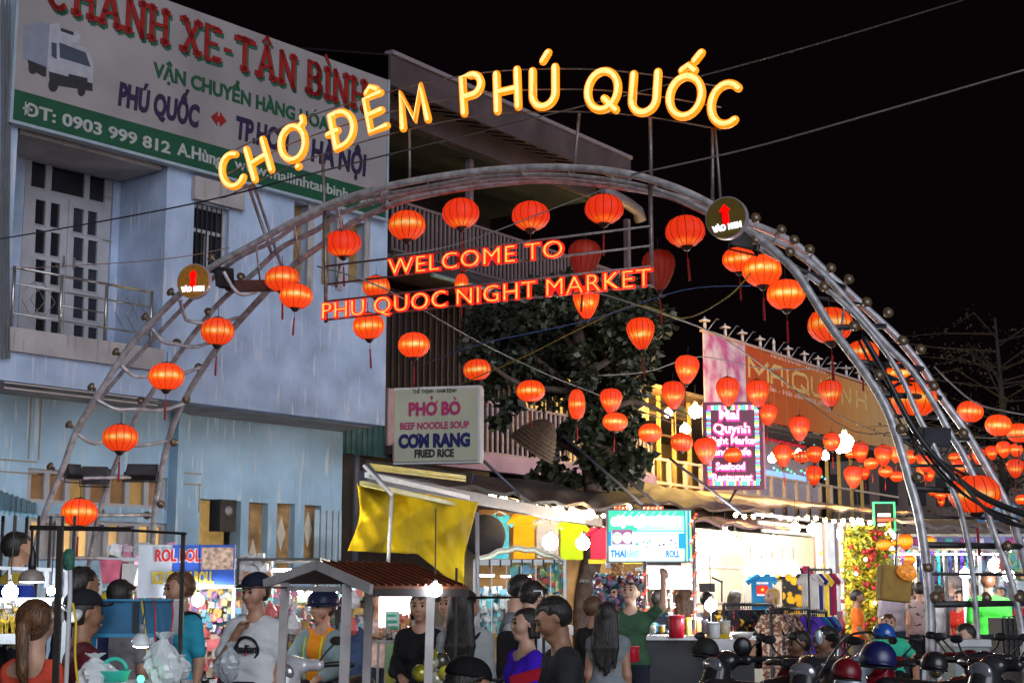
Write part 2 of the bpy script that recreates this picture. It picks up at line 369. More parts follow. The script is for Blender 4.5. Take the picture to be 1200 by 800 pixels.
MB().box(-.42,.42,-.07,.07,-.07,.07).obj('control_gear_box', mat('rust_brown_box', (.10,.035,.025), .6, var=.5, scale=15), None, label='dark red metal gear box strapped inside the left shoulder of the arch', cat='box', loc=arch_pts([(300,335)], .9)[0], rot=(0,.05,-.3))

# ---- neon name over the arch
glow_rim = mat('neon_rim_amber', (0.9,0.35,0.02), .4, emit=1.0, ecol=(1.0,.27,.003))  # amber rim stands in for the glow edging each letter
neon_core = mat('led_core_yellow', (1,.8,.4), .4, emit=1.5, ecol=(1.0,.56,.15), evar=.35, scale=55, detail=1)
neon_halo = mat('neon_channel', (0.5,0.16,0.01), .5, emit=.30, ecol=(1.0,.25,.0))
AX = lambda u, z, off=0.0: AR.W(u, z, off)
sign = thing('neon_sign', 'large yellow neon sign in Vietnamese curving over the top of the arch', 'sign')
LET = [('C','',272,200,24),('H','',303,187,20),('O','~.',343,168,17),('D','=',402,150,14),('E','^',440,132,13),('M','',484,125,9),('P','',553,109,4),('H','',594,106,2),('U',"'",637,103,0),
       ('Q','',706,106,-3),('U','',755,109,-5),('O',"^'",803,113,-8),('C','',850,122,-8)]
for ch, mk, px, py, ang in LET:
    u, z = AR.uv(px, py, .25); hgt = 0.475; w_, st = glyph_strokes(ch, '')
    for k in mk:
        for s in MARK[k]:
            if k == "'" and '^' in mk: s = [(a+.16, b+.16) for a, b in s]
            st.append([(a+w_/2, b) for a, b in s])
    a = math.radians(ang); ca, sa = math.cos(a), math.sin(a); 
    def tr(q, off): 
        x = (q[0]-w_/2)*hgt; y = (q[1]-.5)*hgt; return AX(u+x*ca-y*sa, z+x*sa+y*ca, off)
    ch_o = MB()
    for s in st: ch_o.tube([tr(q, .262) for q in s], .053, 10, rnd=True)
    ch_o = ch_o.obj('letter', glow_rim, sign, 2)
    co = MB()
    for s in st: co.tube([tr(q, .242) for q in s], .037, 10, rnd=True)
    co.obj('led_tube', neon_core, ch_o, 2)
thin_steel = mat('weathered_steel', (0.22,0.20,0.20), .5, .6, var=.4, scale=14)
for dy in (0, -26, -50):
    pts = [AR.pw(x, y+dy, .33) for x, y in ((262,232),(300,214),(345,193),(400,174),(455,158),(520,143),(590,133),(680,131),(740,135),(790,142),(845,152))]
    MB().tube(smooth_path(pts, 4), .009, 6).obj('rail', thin_steel, sign, 2)
for a, b, r in (((291,218),(318,296),.022),((297,216),(330,312),.02),((378,180),(382,300),.022),((480,152),(480,214),.018),((679,133),(672,203),.02),((762,139),(763,213),.022),((835,150),(835,244),.02),((838,150),(845,240),.016)):
    MB().tube([AR.pw(*a, .33), AR.pw(*b, .33)], r, 8).obj('post', thin_steel, sign, 2)
# ---- welcome sign
red_rim = mat('red_neon_edge', (.8,.02,.01), .4, emit=1.0, ecol=(1.0,.015,.01))
red_core = mat('orange_neon_face', (1,.6,.2), .4, emit=1.3, ecol=(1.0,.38,.03), evar=.35, scale=12, detail=1)
wel = thing('welcome_sign', 'red and orange neon letters saying welcome to the night market hung in the arch', 'sign')
def neon_line(txt, x0, y0, x1, y1, hpx, name):
    p = AR.pw(x0, y0, .05); q = AR.pw(x1, y1, .05); u0, z0 = AR.uv(x0, y0, .05); u1, z1 = AR.uv(x1, y1, .05); L_ = math.hypot(u1-u0, z1-z0); ang = math.atan2(z1-z0, u1-u0)
    full = text_mesh(txt, L_, None, 0.0)[2]
    # place letter by letter so that each one is its own object
    adv = []
    for i in range(len(txt)):
        c = txt[:i+1]; adv.append(c)
    c = bpy.data.curves.new('t','FONT'); o = bpy.data.objects.new('t', c); COL.objects.link(o); c.body = txt; c.space_character = 1.08; c.space_word = .85
    dg = bpy.context.evaluated_depsgraph_get(); xs = []
    o2 = o.evaluated_get(dg); total = o2.dimensions.x
    for i in range(len(txt)):
        c.body = txt[:i+1]; bpy.context.view_layer.update(); dg = bpy.context.evaluated_depsgraph_get(); xs.append(o.evaluated_get(dg).dimensions.x)
    bpy.data.objects.remove(o); bpy.data.curves.remove(c)
    k = L_/total; ca, sa = math.cos(ang), math.sin(ang); H_ = hpx
    for i, ch in enumerate(txt):
        if ch == ' ': continue
        vs, fs, W = text_mesh(ch, None, 1.0, .035, .03)
        sx = k*0.73; W0 = text_mesh(ch, None, 1.0, 0.0)[2]
        xr = xs[i]*k
        def put(vs, grow, dy, W_):
            out = []
            for vx, vy, vz in vs:
                a = xr-W0*sx/2+(vx-W_/2)*sx; b = vz*H_
                out.append(AX(u0+a*ca-b*sa*0, z0+a*sa+b, .05+dy+vy))
            return out
        lo = MB().add(put(vs, 0, 0, W), fs).obj('letter', red_rim, wel)
        vs2, fs2, W2 = text_mesh(ch, None, 1.0, -.020, .008)
        MB().add(put(vs2, 0, -.030, W2), fs2).obj('lit_face', red_core, lo)
neon_line('WELCOME TO', 456, 323, 661, 301, .215, 'a')
neon_line('PHU QUOC NIGHT MARKET', 379, 374, 765, 335, .215, 'b')
for a, b in (((382,312),(762,265)), ((384,333),(762,288)), ((383,353),(762,312)), ((380,375),(764,334))):
    MB().tube([AR.pw(*a,.10), AR.pw(*b,.10)], .014, 6).obj('rail', thin_steel, wel, 2)
for a, b, r in (((381,240),(382,378),.026), ((762,208),(764,336),.026), ((398,311),(394,337),.016)):
    MB().tube([AR.pw(*a,.13), AR.pw(*b,.13)], r, 8).obj('post', thin_steel, wel, 2)
# ---- two round arrow signs
def round_sign(px, py, yaw, face, label, tilt=0):
    c = AR.pw(px, py, -.25); t = thing('arrow_sign', label, 'sign', c, group='round arrow signs on the arch'); t.rotation_euler = (0, tilt, yaw)
    R_ = .235
    d = [(R_*math.cos(a*math.pi/20), R_*math.sin(a*math.pi/20)) for a in range(40)]
    MB().prism(d, -.04, .04).obj('disc', mat('sign_edge_grey', (.45,.40,.45), .4, .3), t, 30)
    d2 = [(x*.955, z*.955) for x, z in d]
    MB().prism(d2, -.046, -.041).obj('face', face, t)
    ar = [(-.035,-.08),(.035,-.08),(.035,.075),(.066,.075),(0,.15),(-.066,.075),(-.035,.075)]
    MB().prism(ar, -.058, -.047).obj('arrow', mat('red_led_arrow', (.9,0,0), .4, emit=1.1, ecol=(1,0,0)), t)
    text('VÀO 100M', 'lettering', mat('white_led_text', (1,1,1), .4, emit=1.8, ecol=(.85,.88,1)), t, 0, -.047, -.138, w=.33, h=.065, bold=.05, ext=.012, centre=True)
    MB().bar((0,.04,0),(0,.30,-.05), .04).obj('bracket', dark_steel, t)
round_sign(228, 330, -.25, mat('ochre_board', (.36,.15,.015), .5, var=.25, scale=14), 'round ochre sign with red up arrow on the left shoulder of the arch')
round_sign(852, 256, -.45, mat('olive_board', (.13,.085,.01), .5, var=.2, scale=14), 'round olive sign with red up arrow on the right shoulder of the arch', tilt=-.1)
# ================================================ LANTERNS
def silk(name, base, hot, zc, st, zw):
    m = bpy.data.materials.new(name); m.use_nodes = True; nt = m.node_tree; N = nt.nodes; L = nt.links; b = N['Principled BSDF']
    b.inputs['Base Color'].default_value = (.16,.008,.004,1); b.inputs['Roughness'].default_value = .6
    tc = N.new('ShaderNodeTexCoord'); sp = N.new('ShaderNodeSeparateXYZ'); L.new(tc.outputs['Object'], sp.inputs[0])
    def M_(op, a=None, bb=None, va=None, vb=None):
        n = N.new('ShaderNodeMath'); n.operation = op
        if a is not None: L.new(a, n.inputs[0])
        elif va is not None: n.inputs[0].default_value = va
        if bb is not None: L.new(bb, n.inputs[1])
        elif vb is not None: n.inputs[1].default_value = vb
        return n.outputs[0]
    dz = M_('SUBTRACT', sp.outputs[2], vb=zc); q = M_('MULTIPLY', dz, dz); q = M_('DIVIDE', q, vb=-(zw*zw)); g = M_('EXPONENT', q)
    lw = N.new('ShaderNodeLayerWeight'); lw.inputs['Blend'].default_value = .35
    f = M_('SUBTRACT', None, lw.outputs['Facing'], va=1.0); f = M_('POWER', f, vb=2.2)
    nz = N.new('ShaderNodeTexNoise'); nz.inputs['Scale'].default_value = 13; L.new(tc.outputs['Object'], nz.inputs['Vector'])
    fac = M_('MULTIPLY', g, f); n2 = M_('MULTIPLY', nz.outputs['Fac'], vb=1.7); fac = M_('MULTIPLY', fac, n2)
    # bulb's hot spot painted into the glow, mottled like fabric, darker red at the rims
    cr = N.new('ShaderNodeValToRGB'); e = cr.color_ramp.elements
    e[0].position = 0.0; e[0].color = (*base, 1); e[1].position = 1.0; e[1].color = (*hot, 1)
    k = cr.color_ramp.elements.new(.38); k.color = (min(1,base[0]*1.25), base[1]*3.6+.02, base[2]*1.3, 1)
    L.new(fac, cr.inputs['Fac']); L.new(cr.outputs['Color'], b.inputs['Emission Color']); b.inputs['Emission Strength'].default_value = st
    return m
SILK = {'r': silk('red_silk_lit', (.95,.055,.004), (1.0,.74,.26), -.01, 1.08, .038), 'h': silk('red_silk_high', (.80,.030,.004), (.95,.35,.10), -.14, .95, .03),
        't': silk('red_silk_drop', (.88,.042,.004), (1.0,.70,.20), -.05, 1.05, .05), 'd': mat('red_silk_unlit', (.30,.03,.015), .6, emit=.05, ecol=(1,.05,.01)),  # the unlit silk has a faint red glow put into it
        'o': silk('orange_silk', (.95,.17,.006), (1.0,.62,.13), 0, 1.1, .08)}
for k_ in ('r','h','t','o'): SILK[k_].cycles.emission_sampling = 'AUTO'
lan_wire = mat('lantern_ribs', (.12,.01,.005), .6); lan_cap = mat('lantern_cap', (.035,.012,.01), .5); tassel_m = mat('red_tassel', (.30,.012,.012), .8, var=.4, scale=60)
PROF = {'r': [(.055,-.158),(.105,-.145),(.165,-.10),(.20,-.045),(.205,.0),(.195,.055),(.16,.108),(.11,.14),(.06,.152)],
        't': [(.035,-.235),(.075,-.20),(.115,-.14),(.155,-.06),(.18,.02),(.185,.08),(.165,.14),(.12,.185),(.06,.20)],
        'l': [(.045,-.26),(.085,-.235),(.12,-.15),(.135,-.05),(.135,.05),(.12,.14),(.085,.215),(.045,.245)],
        'g': [(.045,-.20),(.10,-.17),(.16,-.10),(.19,-.02),(.19,.05),(.165,.12),(.12,.165),(.06,.18)]}
LM = {}
def lantern_meshes(shape, silkk, tassel=True):
    key = (shape, silkk, tassel)
    if key in LM: return LM[key]
    pr = PROF[shape]; nl = 14
    fine = []
    for i in range(len(pr)-1):
        for k in range(2): t = k/2; fine.append((pr[i][0]*(1-t)+pr[i+1][0]*t, pr[i][1]*(1-t)+pr[i+1][1]*t))
    fine.append(pr[-1])
    sh = MB().lathe(fine, nl*3, lobe=.035, nl=nl).mesh('silk_shade', SILK[silkk], 50)
    wr = MB()
    for j in range(nl):
        a = 2*math.pi*j/nl; wr.tube([(math.cos(a)*(r*.972), math.sin(a)*(r*.972), z) for r, z in pr], .0032, 4, cap=False)
    wr = wr.mesh('rib_frame', lan_wire, 2)
    zb, zt = pr[0][1], pr[-1][1]; rb = pr[0][0]
    cp = MB().lathe([(.008,zb-.05),(rb*.5,zb-.045),(rb*1.1,zb-.006),(rb*1.1,zb+.004)], 12).mesh('end_cap', lan_cap, 2)
    cp2 = MB().lathe([(pr[-1][0]*1.1,zt-.004),(pr[-1][0]*1.1,zt+.008),(.015,zt+.022),(.008,zt+.03)], 12).mesh('end_cap', lan_cap, 2)
    ts = MB().tube([(0,0,zb-.04),(0,0,zb-.13)], .003, 4).lathe([(.012,zb-.36),(.014,zb-.30),(.010,zb-.16),(.012,zb-.135),(.004,zb-.12)], 7).mesh('tassel', tassel_m, 2)
    hk = MB().tube([(0,0,zt+.02),(0,0,zt+.14)], .004, 4).mesh('hanging_cord', wire_m, 2)
    LM[key] = [('silk_shade', sh), ('rib_frame', wr), ('end_cap', cp), ('top_cap', cp2), ('hanging_cord', hk)]+([('tassel', ts)] if tassel else [])
    return LM[key]
LANT_POS = []
VAR = {}
def silk_variant(key):
    if key not in ('r','t'): return SILK[key]
    i = random.choice((0,0,1,2)); k = (key, i)
    if k not in VAR:
        if i == 0: VAR[k] = SILK[key]
        else:
            m = SILK[key].copy(); m.name = 'red_silk_'+('bright','faded')[i-1]; b = m.node_tree.nodes['Principled BSDF']; b.inputs['Emission Strength'].default_value *= (1.28,.80)[i-1]; VAR[k] = m  # copies differ only in the strength of their glow
    return VAR[k]
def lantern(px, py, wpx, shape, label, Y=None, silkk=None, group='red silk lanterns over the market street', tassel=True, wr=None, tilt=0.0):
    silkk = silkk or shape if shape != 'l' and shape != 'g' else (silkk or 'r')
    if silkk == 'l': silkk = 'r'
    W_ = 2*max(r for r, z in PROF[shape])
    if Y is None:
        real = wr or (W_ if shape in 'r' else W_*1.0); Y = F*real/wpx
    sc = wpx*Y/F/W_
    if Y == 'arch': pass
    p = P(px, py, Y)
    t = thing('silk_lantern', label, 'lantern', p, group=group); t.scale = (sc, sc, sc*random.uniform(.93,1.06)); t.rotation_euler = (random.uniform(-.09,.09), random.uniform(-.09,.09), random.uniform(0, 6.28))
    vm = silk_variant(silkk)
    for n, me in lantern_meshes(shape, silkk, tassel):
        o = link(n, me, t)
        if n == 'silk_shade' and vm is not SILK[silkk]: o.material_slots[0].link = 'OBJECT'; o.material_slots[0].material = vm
    LANT_POS.append((px, py, Y, p, t)); return t
def archY(px, py, off=.5): return AR.pw(px, py, off).y
GA = 'large red lanterns hung along the arch'
for px, py, w_, sh, sk, lab in (
  (93,600,42,'r','r','round red lantern lowest on the near foot of the arch, above the stall frame'),
  (141,513,42,'r','r','round red lantern second from the bottom of the near arch foot, above the flood lights'),
  (195,441,42,'r','r','round red lantern third up the near arch foot, below the round ochre sign'),
  (255,388,40,'r','r','round red lantern fourth up the near arch foot, right beside the inner pipe'),
  (331,327,42,'r','r','round red lantern overlapping another in front of the blue house wall'),
  (347,347,40,'r','r','round red lantern tucked just behind and below its twin by the blue wall'),
  (402,285,44,'r','h','round red lantern hanging alone before the blue wall near the arch post'),
  (477,264,45,'r','r','bright round lantern directly above the first letters of WELCOME'),
  (540,250,45,'r','h','round lantern above the letters OME with a small hot spot at its base'),
  (622,253,46,'r','h','round lantern above the word TO, under the crown of the arch'),
  (708,245,47,'r','h','highest round lantern, under the crown of the arch to the right of TO'),
  (803,271,48,'r','h','round lantern partly hidden behind the edge of the round olive sign'),
  (866,304,40,'r','r','round lantern directly under the round olive sign, overlapped by another'),
  (893,317,47,'r','r','bright round lantern overlapping the one beneath the olive sign'),
  (921,345,46,'r','r','round lantern third in the cluster descending along the far arch foot'),
  (973,381,54,'r','r','large round lantern cut across by the first pipe of the far arch foot'),
  (1011,413,38,'r','r','round lantern half hidden between pipes, below the large crossed one'),
  (1056,438,36,'r','r','round lantern behind the pipes just above the largest upper one'),
  (1070,468,56,'r','r','large round lantern between the dark pipes at mid height of the far arch foot'),
  (1142,578,60,'r','r','largest round lantern low between the pipes of the far arch foot')):
    lantern(px, py, w_, sh, lab, Y=archY(px, py, -.12 if px < 300 else (.2 if px < 360 else (.75 if px < 900 else 1.0))), silkk=sk, group=GA)
GB = 'red lanterns strung over the street'
for px, py, w_, sh, sk, lab in (
  (441,336,33,'r','r','round lantern behind the start of the lower neon line, above a brighter one'),
  (432,382,38,'r','r','bright round lantern under the letters QU of the lower neon line'),
  (543,308,20,'t','d','dim narrow lantern seen behind the C of WELCOME'),
  (541,335,17,'l','r','narrow lit lantern between the two neon lines below the C of WELCOME'),
  (485,404,38,'r','r','round lantern hanging over the noodle soup sign'),
  (559,433,33,'r','r','round lantern touching the upper corner of the noodle soup sign'),
  (622,458,34,'r','r','flattened round lantern above the bamboo basket on the balcony'),
  (676,473,20,'l','r','only long oval red lantern, beside the tree trunk'),
  (716,469,27,'t','t','drop shaped lantern with dark top overlapping a round one in the tree'),
  (721,494,30,'r','r','round lantern partly covered by the drop shaped one in the tree'),
  (685,303,40,'t','d','unlit dull red drop lantern above the word MARKET'),
  (687,353,32,'t','t','lit drop lantern showing beneath the letters AR of MARKET'),
  (772,315,40,'t','d','unlit dull red drop lantern behind the last letter of MARKET'),
  (751,390,34,'t','t','drop lantern hanging alone in front of the dark tree crown'),
  (762,507,28,'r','r','round lantern before the yellow lit restaurant, leftmost of a pair'),
  (805,432,29,'t','t','drop lantern at the corner of the banner, uppermost by the tree'),
  (789,462,28,'t','t','drop lantern a little below the one at the banner corner'),
  (799,518,27,'r','r','flattened round lantern just left of the pink restaurant sign'),
  (827,527,27,'t','t','drop lantern over the left edge of the pink restaurant sign'),
  (840,524,18,'r','r','small round lantern mostly hidden at the left edge of the pink sign'),
  (853,458,28,'t','t','drop lantern over the top edge of the pink sign, left one of two'),
  (888,460,28,'t','t','drop lantern over the top right corner of the pink sign'),
  (900,485,22,'t','t','drop lantern tucked behind the one at the top right corner of the pink sign'),
  (859,533,22,'r','r','round lantern over the middle words of the pink sign'),
  (884,532,20,'r','r','round lantern over the right edge of the pink sign'),
  (937,501,25,'t','t','drop lantern hanging alone below the orange restaurant banner'),
  (973,460,29,'t','t','dark topped drop lantern over the end of the orange banner'),
  (975,517,21,'g','t','lantern hanging directly beneath the dark topped one on the same line'),
  (917,533,22,'t','t','drop lantern in front of the restaurant bar, first of its row'),
  (930,532,13,'r','r','small lantern peeping out behind the first of the bar row'),
  (940,535,19,'r','r','small lantern in the bar row, third along'),
  (955,532,19,'g','r','small lantern in the bar row, fourth along, before the round window'),
  (954,556,19,'t','t','small dark topped drop lantern beneath the bar row'),
  (1008,529,20,'t','t','drop lantern right of the bright amber bulb'),
  (997,532,13,'r','r','small lantern squeezed beside the bright amber bulb'),
  (1000,558,22,'t','t','drop lantern above the tan awning, lower of its pair'),
  (1013,554,13,'t','t','small lantern hidden behind the lower drop lantern above the awning'),
  (1021,543,17,'r','r','small flat round lantern between two drop lanterns above the awning'),
  (1035,533,21,'t','t','drop lantern next to the first dark pipe of the arch foot'),
  (1050,532,16,'t','t','lantern half covered by the first dark pipe of the arch foot'),
  (1038,552,17,'r','r','small round lantern with long red tassel left of the dark pipe'),
  (1051,558,16,'r','r','lowest small round lantern left of the dark pipe'),
  (1067,535,15,'g','r','lantern just right of the first dark pipe of the arch foot'),
  (1085,541,21,'t','t','bright drop lantern between the first and second pipes of the arch foot'),
  (1082,553,16,'t','r','lantern behind the bright drop lantern between the pipes'),
  (1089,556,13,'t','t','small drop lantern below the bright one between the pipes'),
  (1062,531,10,'r','r','tiny lantern deep behind the first dark pipe'),
  (1119,536,15,'r','r','small round lantern above the largest lantern, first of a row'),
  (1124,547,17,'t','t','drop lantern just above the largest lantern'),
  (1132,537,12,'r','r','tiny lantern second in the row above the largest lantern'),
  (1147,534,16,'t','t','drop lantern between the two slanting pipes above the largest lantern'),
  (1162,530,15,'t','t','drop lantern first in the row right of the slanting pipe'),
  (1176,526,17,'t','t','drop lantern second in the row right of the slanting pipe'),
  (1191,527,15,'g','r','lantern third in the row right of the slanting pipe'),
  (1190,548,20,'t','t','bright drop lantern beneath the row right of the slanting pipe'),
  (1137,482,31,'r','r','round lantern against the black sky, first of three on the upper wire'),
  (1170,498,31,'r','r','round lantern against the black sky, second of three on the upper wire'),
  (1194,507,29,'r','r','round lantern against the black sky, last of three at the picture edge'),
  (1102,580,13,'r','r','tiny lantern low behind the pipes, above the blue awning sign'),
  (1093,577,10,'r','r','tiny lantern low behind the pipes, nearest the dark pipe'),
  (1111,578,11,'r','r','tiny lantern touching the side of the largest lantern'),
  (1103,587,9,'t','t','tiny bright lantern hanging lowest above the blue awning sign'),
  (1197,585,14,'r','r','lantern at the picture edge below the bright drop lantern'),
  (1186,584,9,'r','r','tiny lantern beside the one at the picture edge')):
    tl = len(LANT_POS) % 3 != 1
    lantern(px, py, w_, sh, lab, Y={(685,303):18.6,(772,315):18.2,(687,353):18.9,(543,308):20.5,(541,335):20.5,(441,336):19.8,(432,382):19.6}.get((px,py)), silkk=sk, group=GB, tassel=tl, wr={'r': .40, 't': .37, 'l': .27, 'g': .36}[sh])
GC = 'orange lanterns of the shop at the flower wall'
for px, py, w_, lab in ((1061,634,18,'round orange paper lantern glowing beside the arch foot'), (1036,638,17,'orange lantern hanging over the flower wall'), (1049,636,9,'small orange lantern between two others at the flower wall'), (1090,634,12,'orange lantern half behind the dark pipe'), (1066,655,14,'orange lantern behind the golden box')):
    lantern(px, py, w_, 'r' if py != 634 else 'g', lab, Y=25 if px != 1066 else 24, silkk='o', group=GC, tassel=False)
# ================================================ GROUND
asph = mat('asphalt', (0.055,0.055,0.058), 0.75, 0, var=.5, scale=1.2, bump=.35, detail=8)
g = MB(); n_ = 24
for i in range(n_):
    for j in range(n_):
        x0, x1 = -150+300*i/n_, -150+300*(i+1)/n_; y0, y1 = -60+300*j/n_, -60+300*(j+1)/n_
        g.add([(x0,y0,0),(x1,y0,0),(x1,y1,0),(x0,y1,0)], [(0,1,2,3)])
g.obj('ground', asph, None, kind='structure', label='dark asphalt street surface')
# ================================================ BLUE HOUSE
WL = Plane(-5.79, 25, 50)
def holes(mb, u0, u1, z0, z1, y0, y1, hs, mi=0):
    us = sorted({u0, u1, *[h[0] for h in hs], *[h[1] for h in hs]}); zs = sorted({z0, z1, *[h[2] for h in hs], *[h[3] for h in hs]})
    us = [u for u in us if u0 <= u <= u1]; zs = [z for z in zs if z0 <= z <= z1]
    for a, b in zip(us, us[1:]):
        run = None
        for c, d in zip(zs, zs[1:]):
            mu, mz = (a+b)/2, (c+d)/2
            if any(h[0] < mu < h[1] and h[2] < mz < h[3] for h in hs):
                if run: mb.box(a, b, y0, y1, run[0], run[1], mi); run = None
            else: run = (run[0], d) if run else (c, d)
        if run: mb.box(a, b, y0, y1, run[0], run[1], mi)
def pr(pl, x0, y0, x1, y1, off=0.0):
    """pixel rectangle (top-left y0, bottom y1, both at x0) -> u0, u1, z0, z1"""
    u0, zt = pl.uv(x0, y0, off); _, zb = pl.uv(x0, y1, off); u1, _ = pl.uv(x1, (y0+y1)/2, off); return u0, u1, zb, zt
def wallmat(name, col, stain, sc=1.3):
    m = mat(name, col, .8, 0, var=.30, scale=sc, bump=.25, detail=9); nt = m.node_tree; N = nt.nodes; L = nt.links; b = N['Principled BSDF']
    src = b.inputs['Base Color'].links[0].from_socket
    tc = N.new('ShaderNodeTexCoord'); mp = N.new('ShaderNodeMapping'); mp.inputs['Scale'].default_value = (8, 8, .8); L.new(tc.outputs['Object'], mp.inputs['Vector'])
    nz = N.new('ShaderNodeTexNoise'); nz.inputs['Scale'].default_value = 1.6; nz.inputs['Detail'].default_value = 8; L.new(mp.outputs[0], nz.inputs['Vector'])
    cr = N.new('ShaderNodeValToRGB'); cr.color_ramp.elements[0].position = .58; cr.color_ramp.elements[1].position = .66; L.new(nz.outputs['Fac'], cr.inputs['Fac'])
    mx = N.new('ShaderNodeMix'); mx.data_type = 'RGBA'; L.new(cr.outputs['Color'], mx.inputs['Factor']); L.new(src, mx.inputs[6]); mx.inputs[7].default_value = (*stain, 1)
    L.new(mx.outputs[2], b.inputs['Base Color']); return m
blue = wallmat('pale_blue_plaster', (.36,.45,.62), (.52,.53,.60)); cyan = wallmat('sky_blue_plaster', (.32,.50,.67), (.48,.60,.68), .9)
white_p = wallmat('off_white_plaster', (.36,.33,.33), (.24,.22,.22)); ochre = mat('ochre_tiles', (.28,.17,.06), .7, var=.5, scale=7, bump=.3)
dark_in = mat('dark_room', (.012,.010,.012), .9); glass_d = mat('dark_glass', (.015,.015,.02), .12, spec=.8); white_fr = mat('white_window_paint', (.36,.36,.39), .5, var=.12, scale=5)
stainless = mat('stainless_rail', (.45,.43,.40), .3, .8, var=.3)
H = thing('blue_house', 'pale blue plaster house with balcony and big truck company billboard', 'house', (-5.79,25,0), WL.a)
U = lambda px, py=300, off=0.0: WL.uv(px, py, off)[0]
Z = lambda px, py, off=0.0: WL.uv(px, py, off)[1]
uL, uR = U(-90), U(453, 360); zb = (Z(453,497)+Z(0,447))/2; zt = Z(180,30); slab_b, slab_t = Z(15,412), Z(15,384)
win = pr(WL, 228, 236, 268, 318); nic = [pr(WL, 345,236,362,338), pr(WL,378,247,396,333), pr(WL,409,257,428,330)]
mb = MB(); holes(mb, 0, uR, zb, zt, 0, .35, [win]+nic); mb.obj('wall', blue, H)
MB().box(uR-.3, uR, .352, 7, zb, zt).box(U(13)-.0, U(13)+.0001, 0, 0, 0, 0).obj('side_wall', blue, H)
mb = MB(); mb.box(uL, U(13), 0, .35, zb, zt+1.0); mb.box(U(13), 0, 0, .35, zb, slab_b); mb.box(U(13), 0, 0, .35, Z(15,143), zt); mb.obj('wall', blue, H)
MB().box(U(13)+.001, -.001, -.08, 1.6, slab_b, slab_t).obj('balcony_slab', white_p, H)
MB().box(uL, uR-.01, .36, 2.6, zb-.02, zb+.12).obj('soffit', white_p, H)
MB().box(0.0, .3, .352, 1.6, slab_t, zt).obj('return_wall', blue, H)
MB().box(U(13)-.3, U(13), .352, 1.6, slab_t, zt).obj('return_wall', blue, H)
# recessed wall with double door
off = 1.3
D = pr(WL, 31, 180, 130, 402, off)
mb = MB(); holes(mb, U(13)-.2, .2, slab_t, zt, 1.3, 1.6, [D]); mb.obj('recess_wall', blue, H)
MB().box(D[0]-.2, D[1]+.2, 1.9, 2.0, D[2], D[3]+.2).obj('door_darkness', dark_in, H)
MB().box(U(20), -.05, .1, 1.25, Z(15,152), Z(15,143)-.002).obj('balcony_ceiling', white_p, H)
cols = [(43,55),(61,72),(88,100),(105,116)]; rows = [(233,262),(268,296),(303,330),(338,365),(373,397)]
hs = []
for a, b in cols:
    for c, d in rows:
        sh = (a-43)*.16; u0, _ = WL.uv(a, c, off); u1, _ = WL.uv(b, c, off); hs.append((u0, u1, WL.uv(43, d, off)[1], WL.uv(43, c, off)[1]))
for a, b in ((38,55),(62,101),(107,125)):
    u0, _ = WL.uv(a, 200, off); u1, _ = WL.uv(b, 200, off); hs.append((u0, u1, WL.uv(38,218,off)[1], WL.uv(38,188,off)[1]))
door = MB(); holes(door, D[0]+.02, D[1]-.02, D[2]+.01, D[3]-.02, 1.32, 1.40, hs); door = door.obj('double_door', white_fr, H)
for h in hs:
    MB().box(h[0], h[1], 1.36, 1.37, h[2], h[3]).obj('pane', glass_d, door)
    MB().box(h[0]-.015, h[1]+.015, 1.305, 1.319, h[2]-.02, h[2]-.002).obj('pane_bead', white_fr, door)
mid = (WL.uv(80,300,off)[0]); MB().box(mid-.03, mid+.03, 1.29, 1.319, D[2]+.02, hs[-1][2]-.08).obj('meeting_stile', white_fr, door)
for s_ in (-.10,.10): MB().bar((mid+s_, 1.27, (D[2]+D[3])/2-.2), (mid+s_, 1.27, (D[2]+D[3])/2-.02), .025).obj('handle', stainless, door)
# score lines in the plaster
mb = MB()
for zz in (Z(0,447), Z(0,430)-.3): mb.box(U(13), -.02, -.004, .0, zz-.012, zz+.012)
mb.obj('plaster_joint', mat('joint_grey', (.35,.30,.28), .8), H)
mb = MB()
for k in range(6): mb.box(U(131,300,1.3), -.32, 1.293, 1.299, slab_t+.5+k*.75, slab_t+.52+k*.75)
mb.obj('plaster_joint', MATS['joint_grey'], H)
for a_, b_ in (((0,538),(44,540)),((0,552),(44,554)),((205,553),(236,556)),((205,566),(236,569))):
    (ua_, za_), (ub_, zb_) = WL.uv(*a_, 1.3), WL.uv(*b_, 1.3); MB().box(ua_, ub_, 1.294, 1.299, za_-.012, za_+.012).obj('tile_joint', mat('old_grout', (.30,.26,.17), .8), H)
for x_ in (35,47,236): 
    u_ = WL.uv(x_, 500, 1.3)[0]; MB().box(u_-.012, u_+.012, 1.293, 1.298, WL.uv(35,538 if x_ < 100 else 590,1.3)[1], WL.uv(35,452 if x_ < 100 else 552,1.3)[1]).obj('tile_joint', MATS['old_grout'], H)
for k_, (xx_, ya_, yb_, off_) in enumerate(((262,335,470,0),(330,345,480,0),(412,338,488,0),(283,400,474,0),(372,420,484,0),(222,240,330,0),(300,490,580,1.3),(348,495,585,1.3),(390,500,640,1.3))):
    u_ = WL.uv(xx_, ya_, off_)[0]; MB().box(u_-.006, u_+.008, off_-.003, off_-.0005, WL.uv(xx_, yb_, off_)[1], WL.uv(xx_, ya_, off_)[1]).obj('water_stain', mat('pale_drip', (.50,.52,.56), .8, col2=(.36,.42,.52), thr=(.4,.6), scale=4), H)
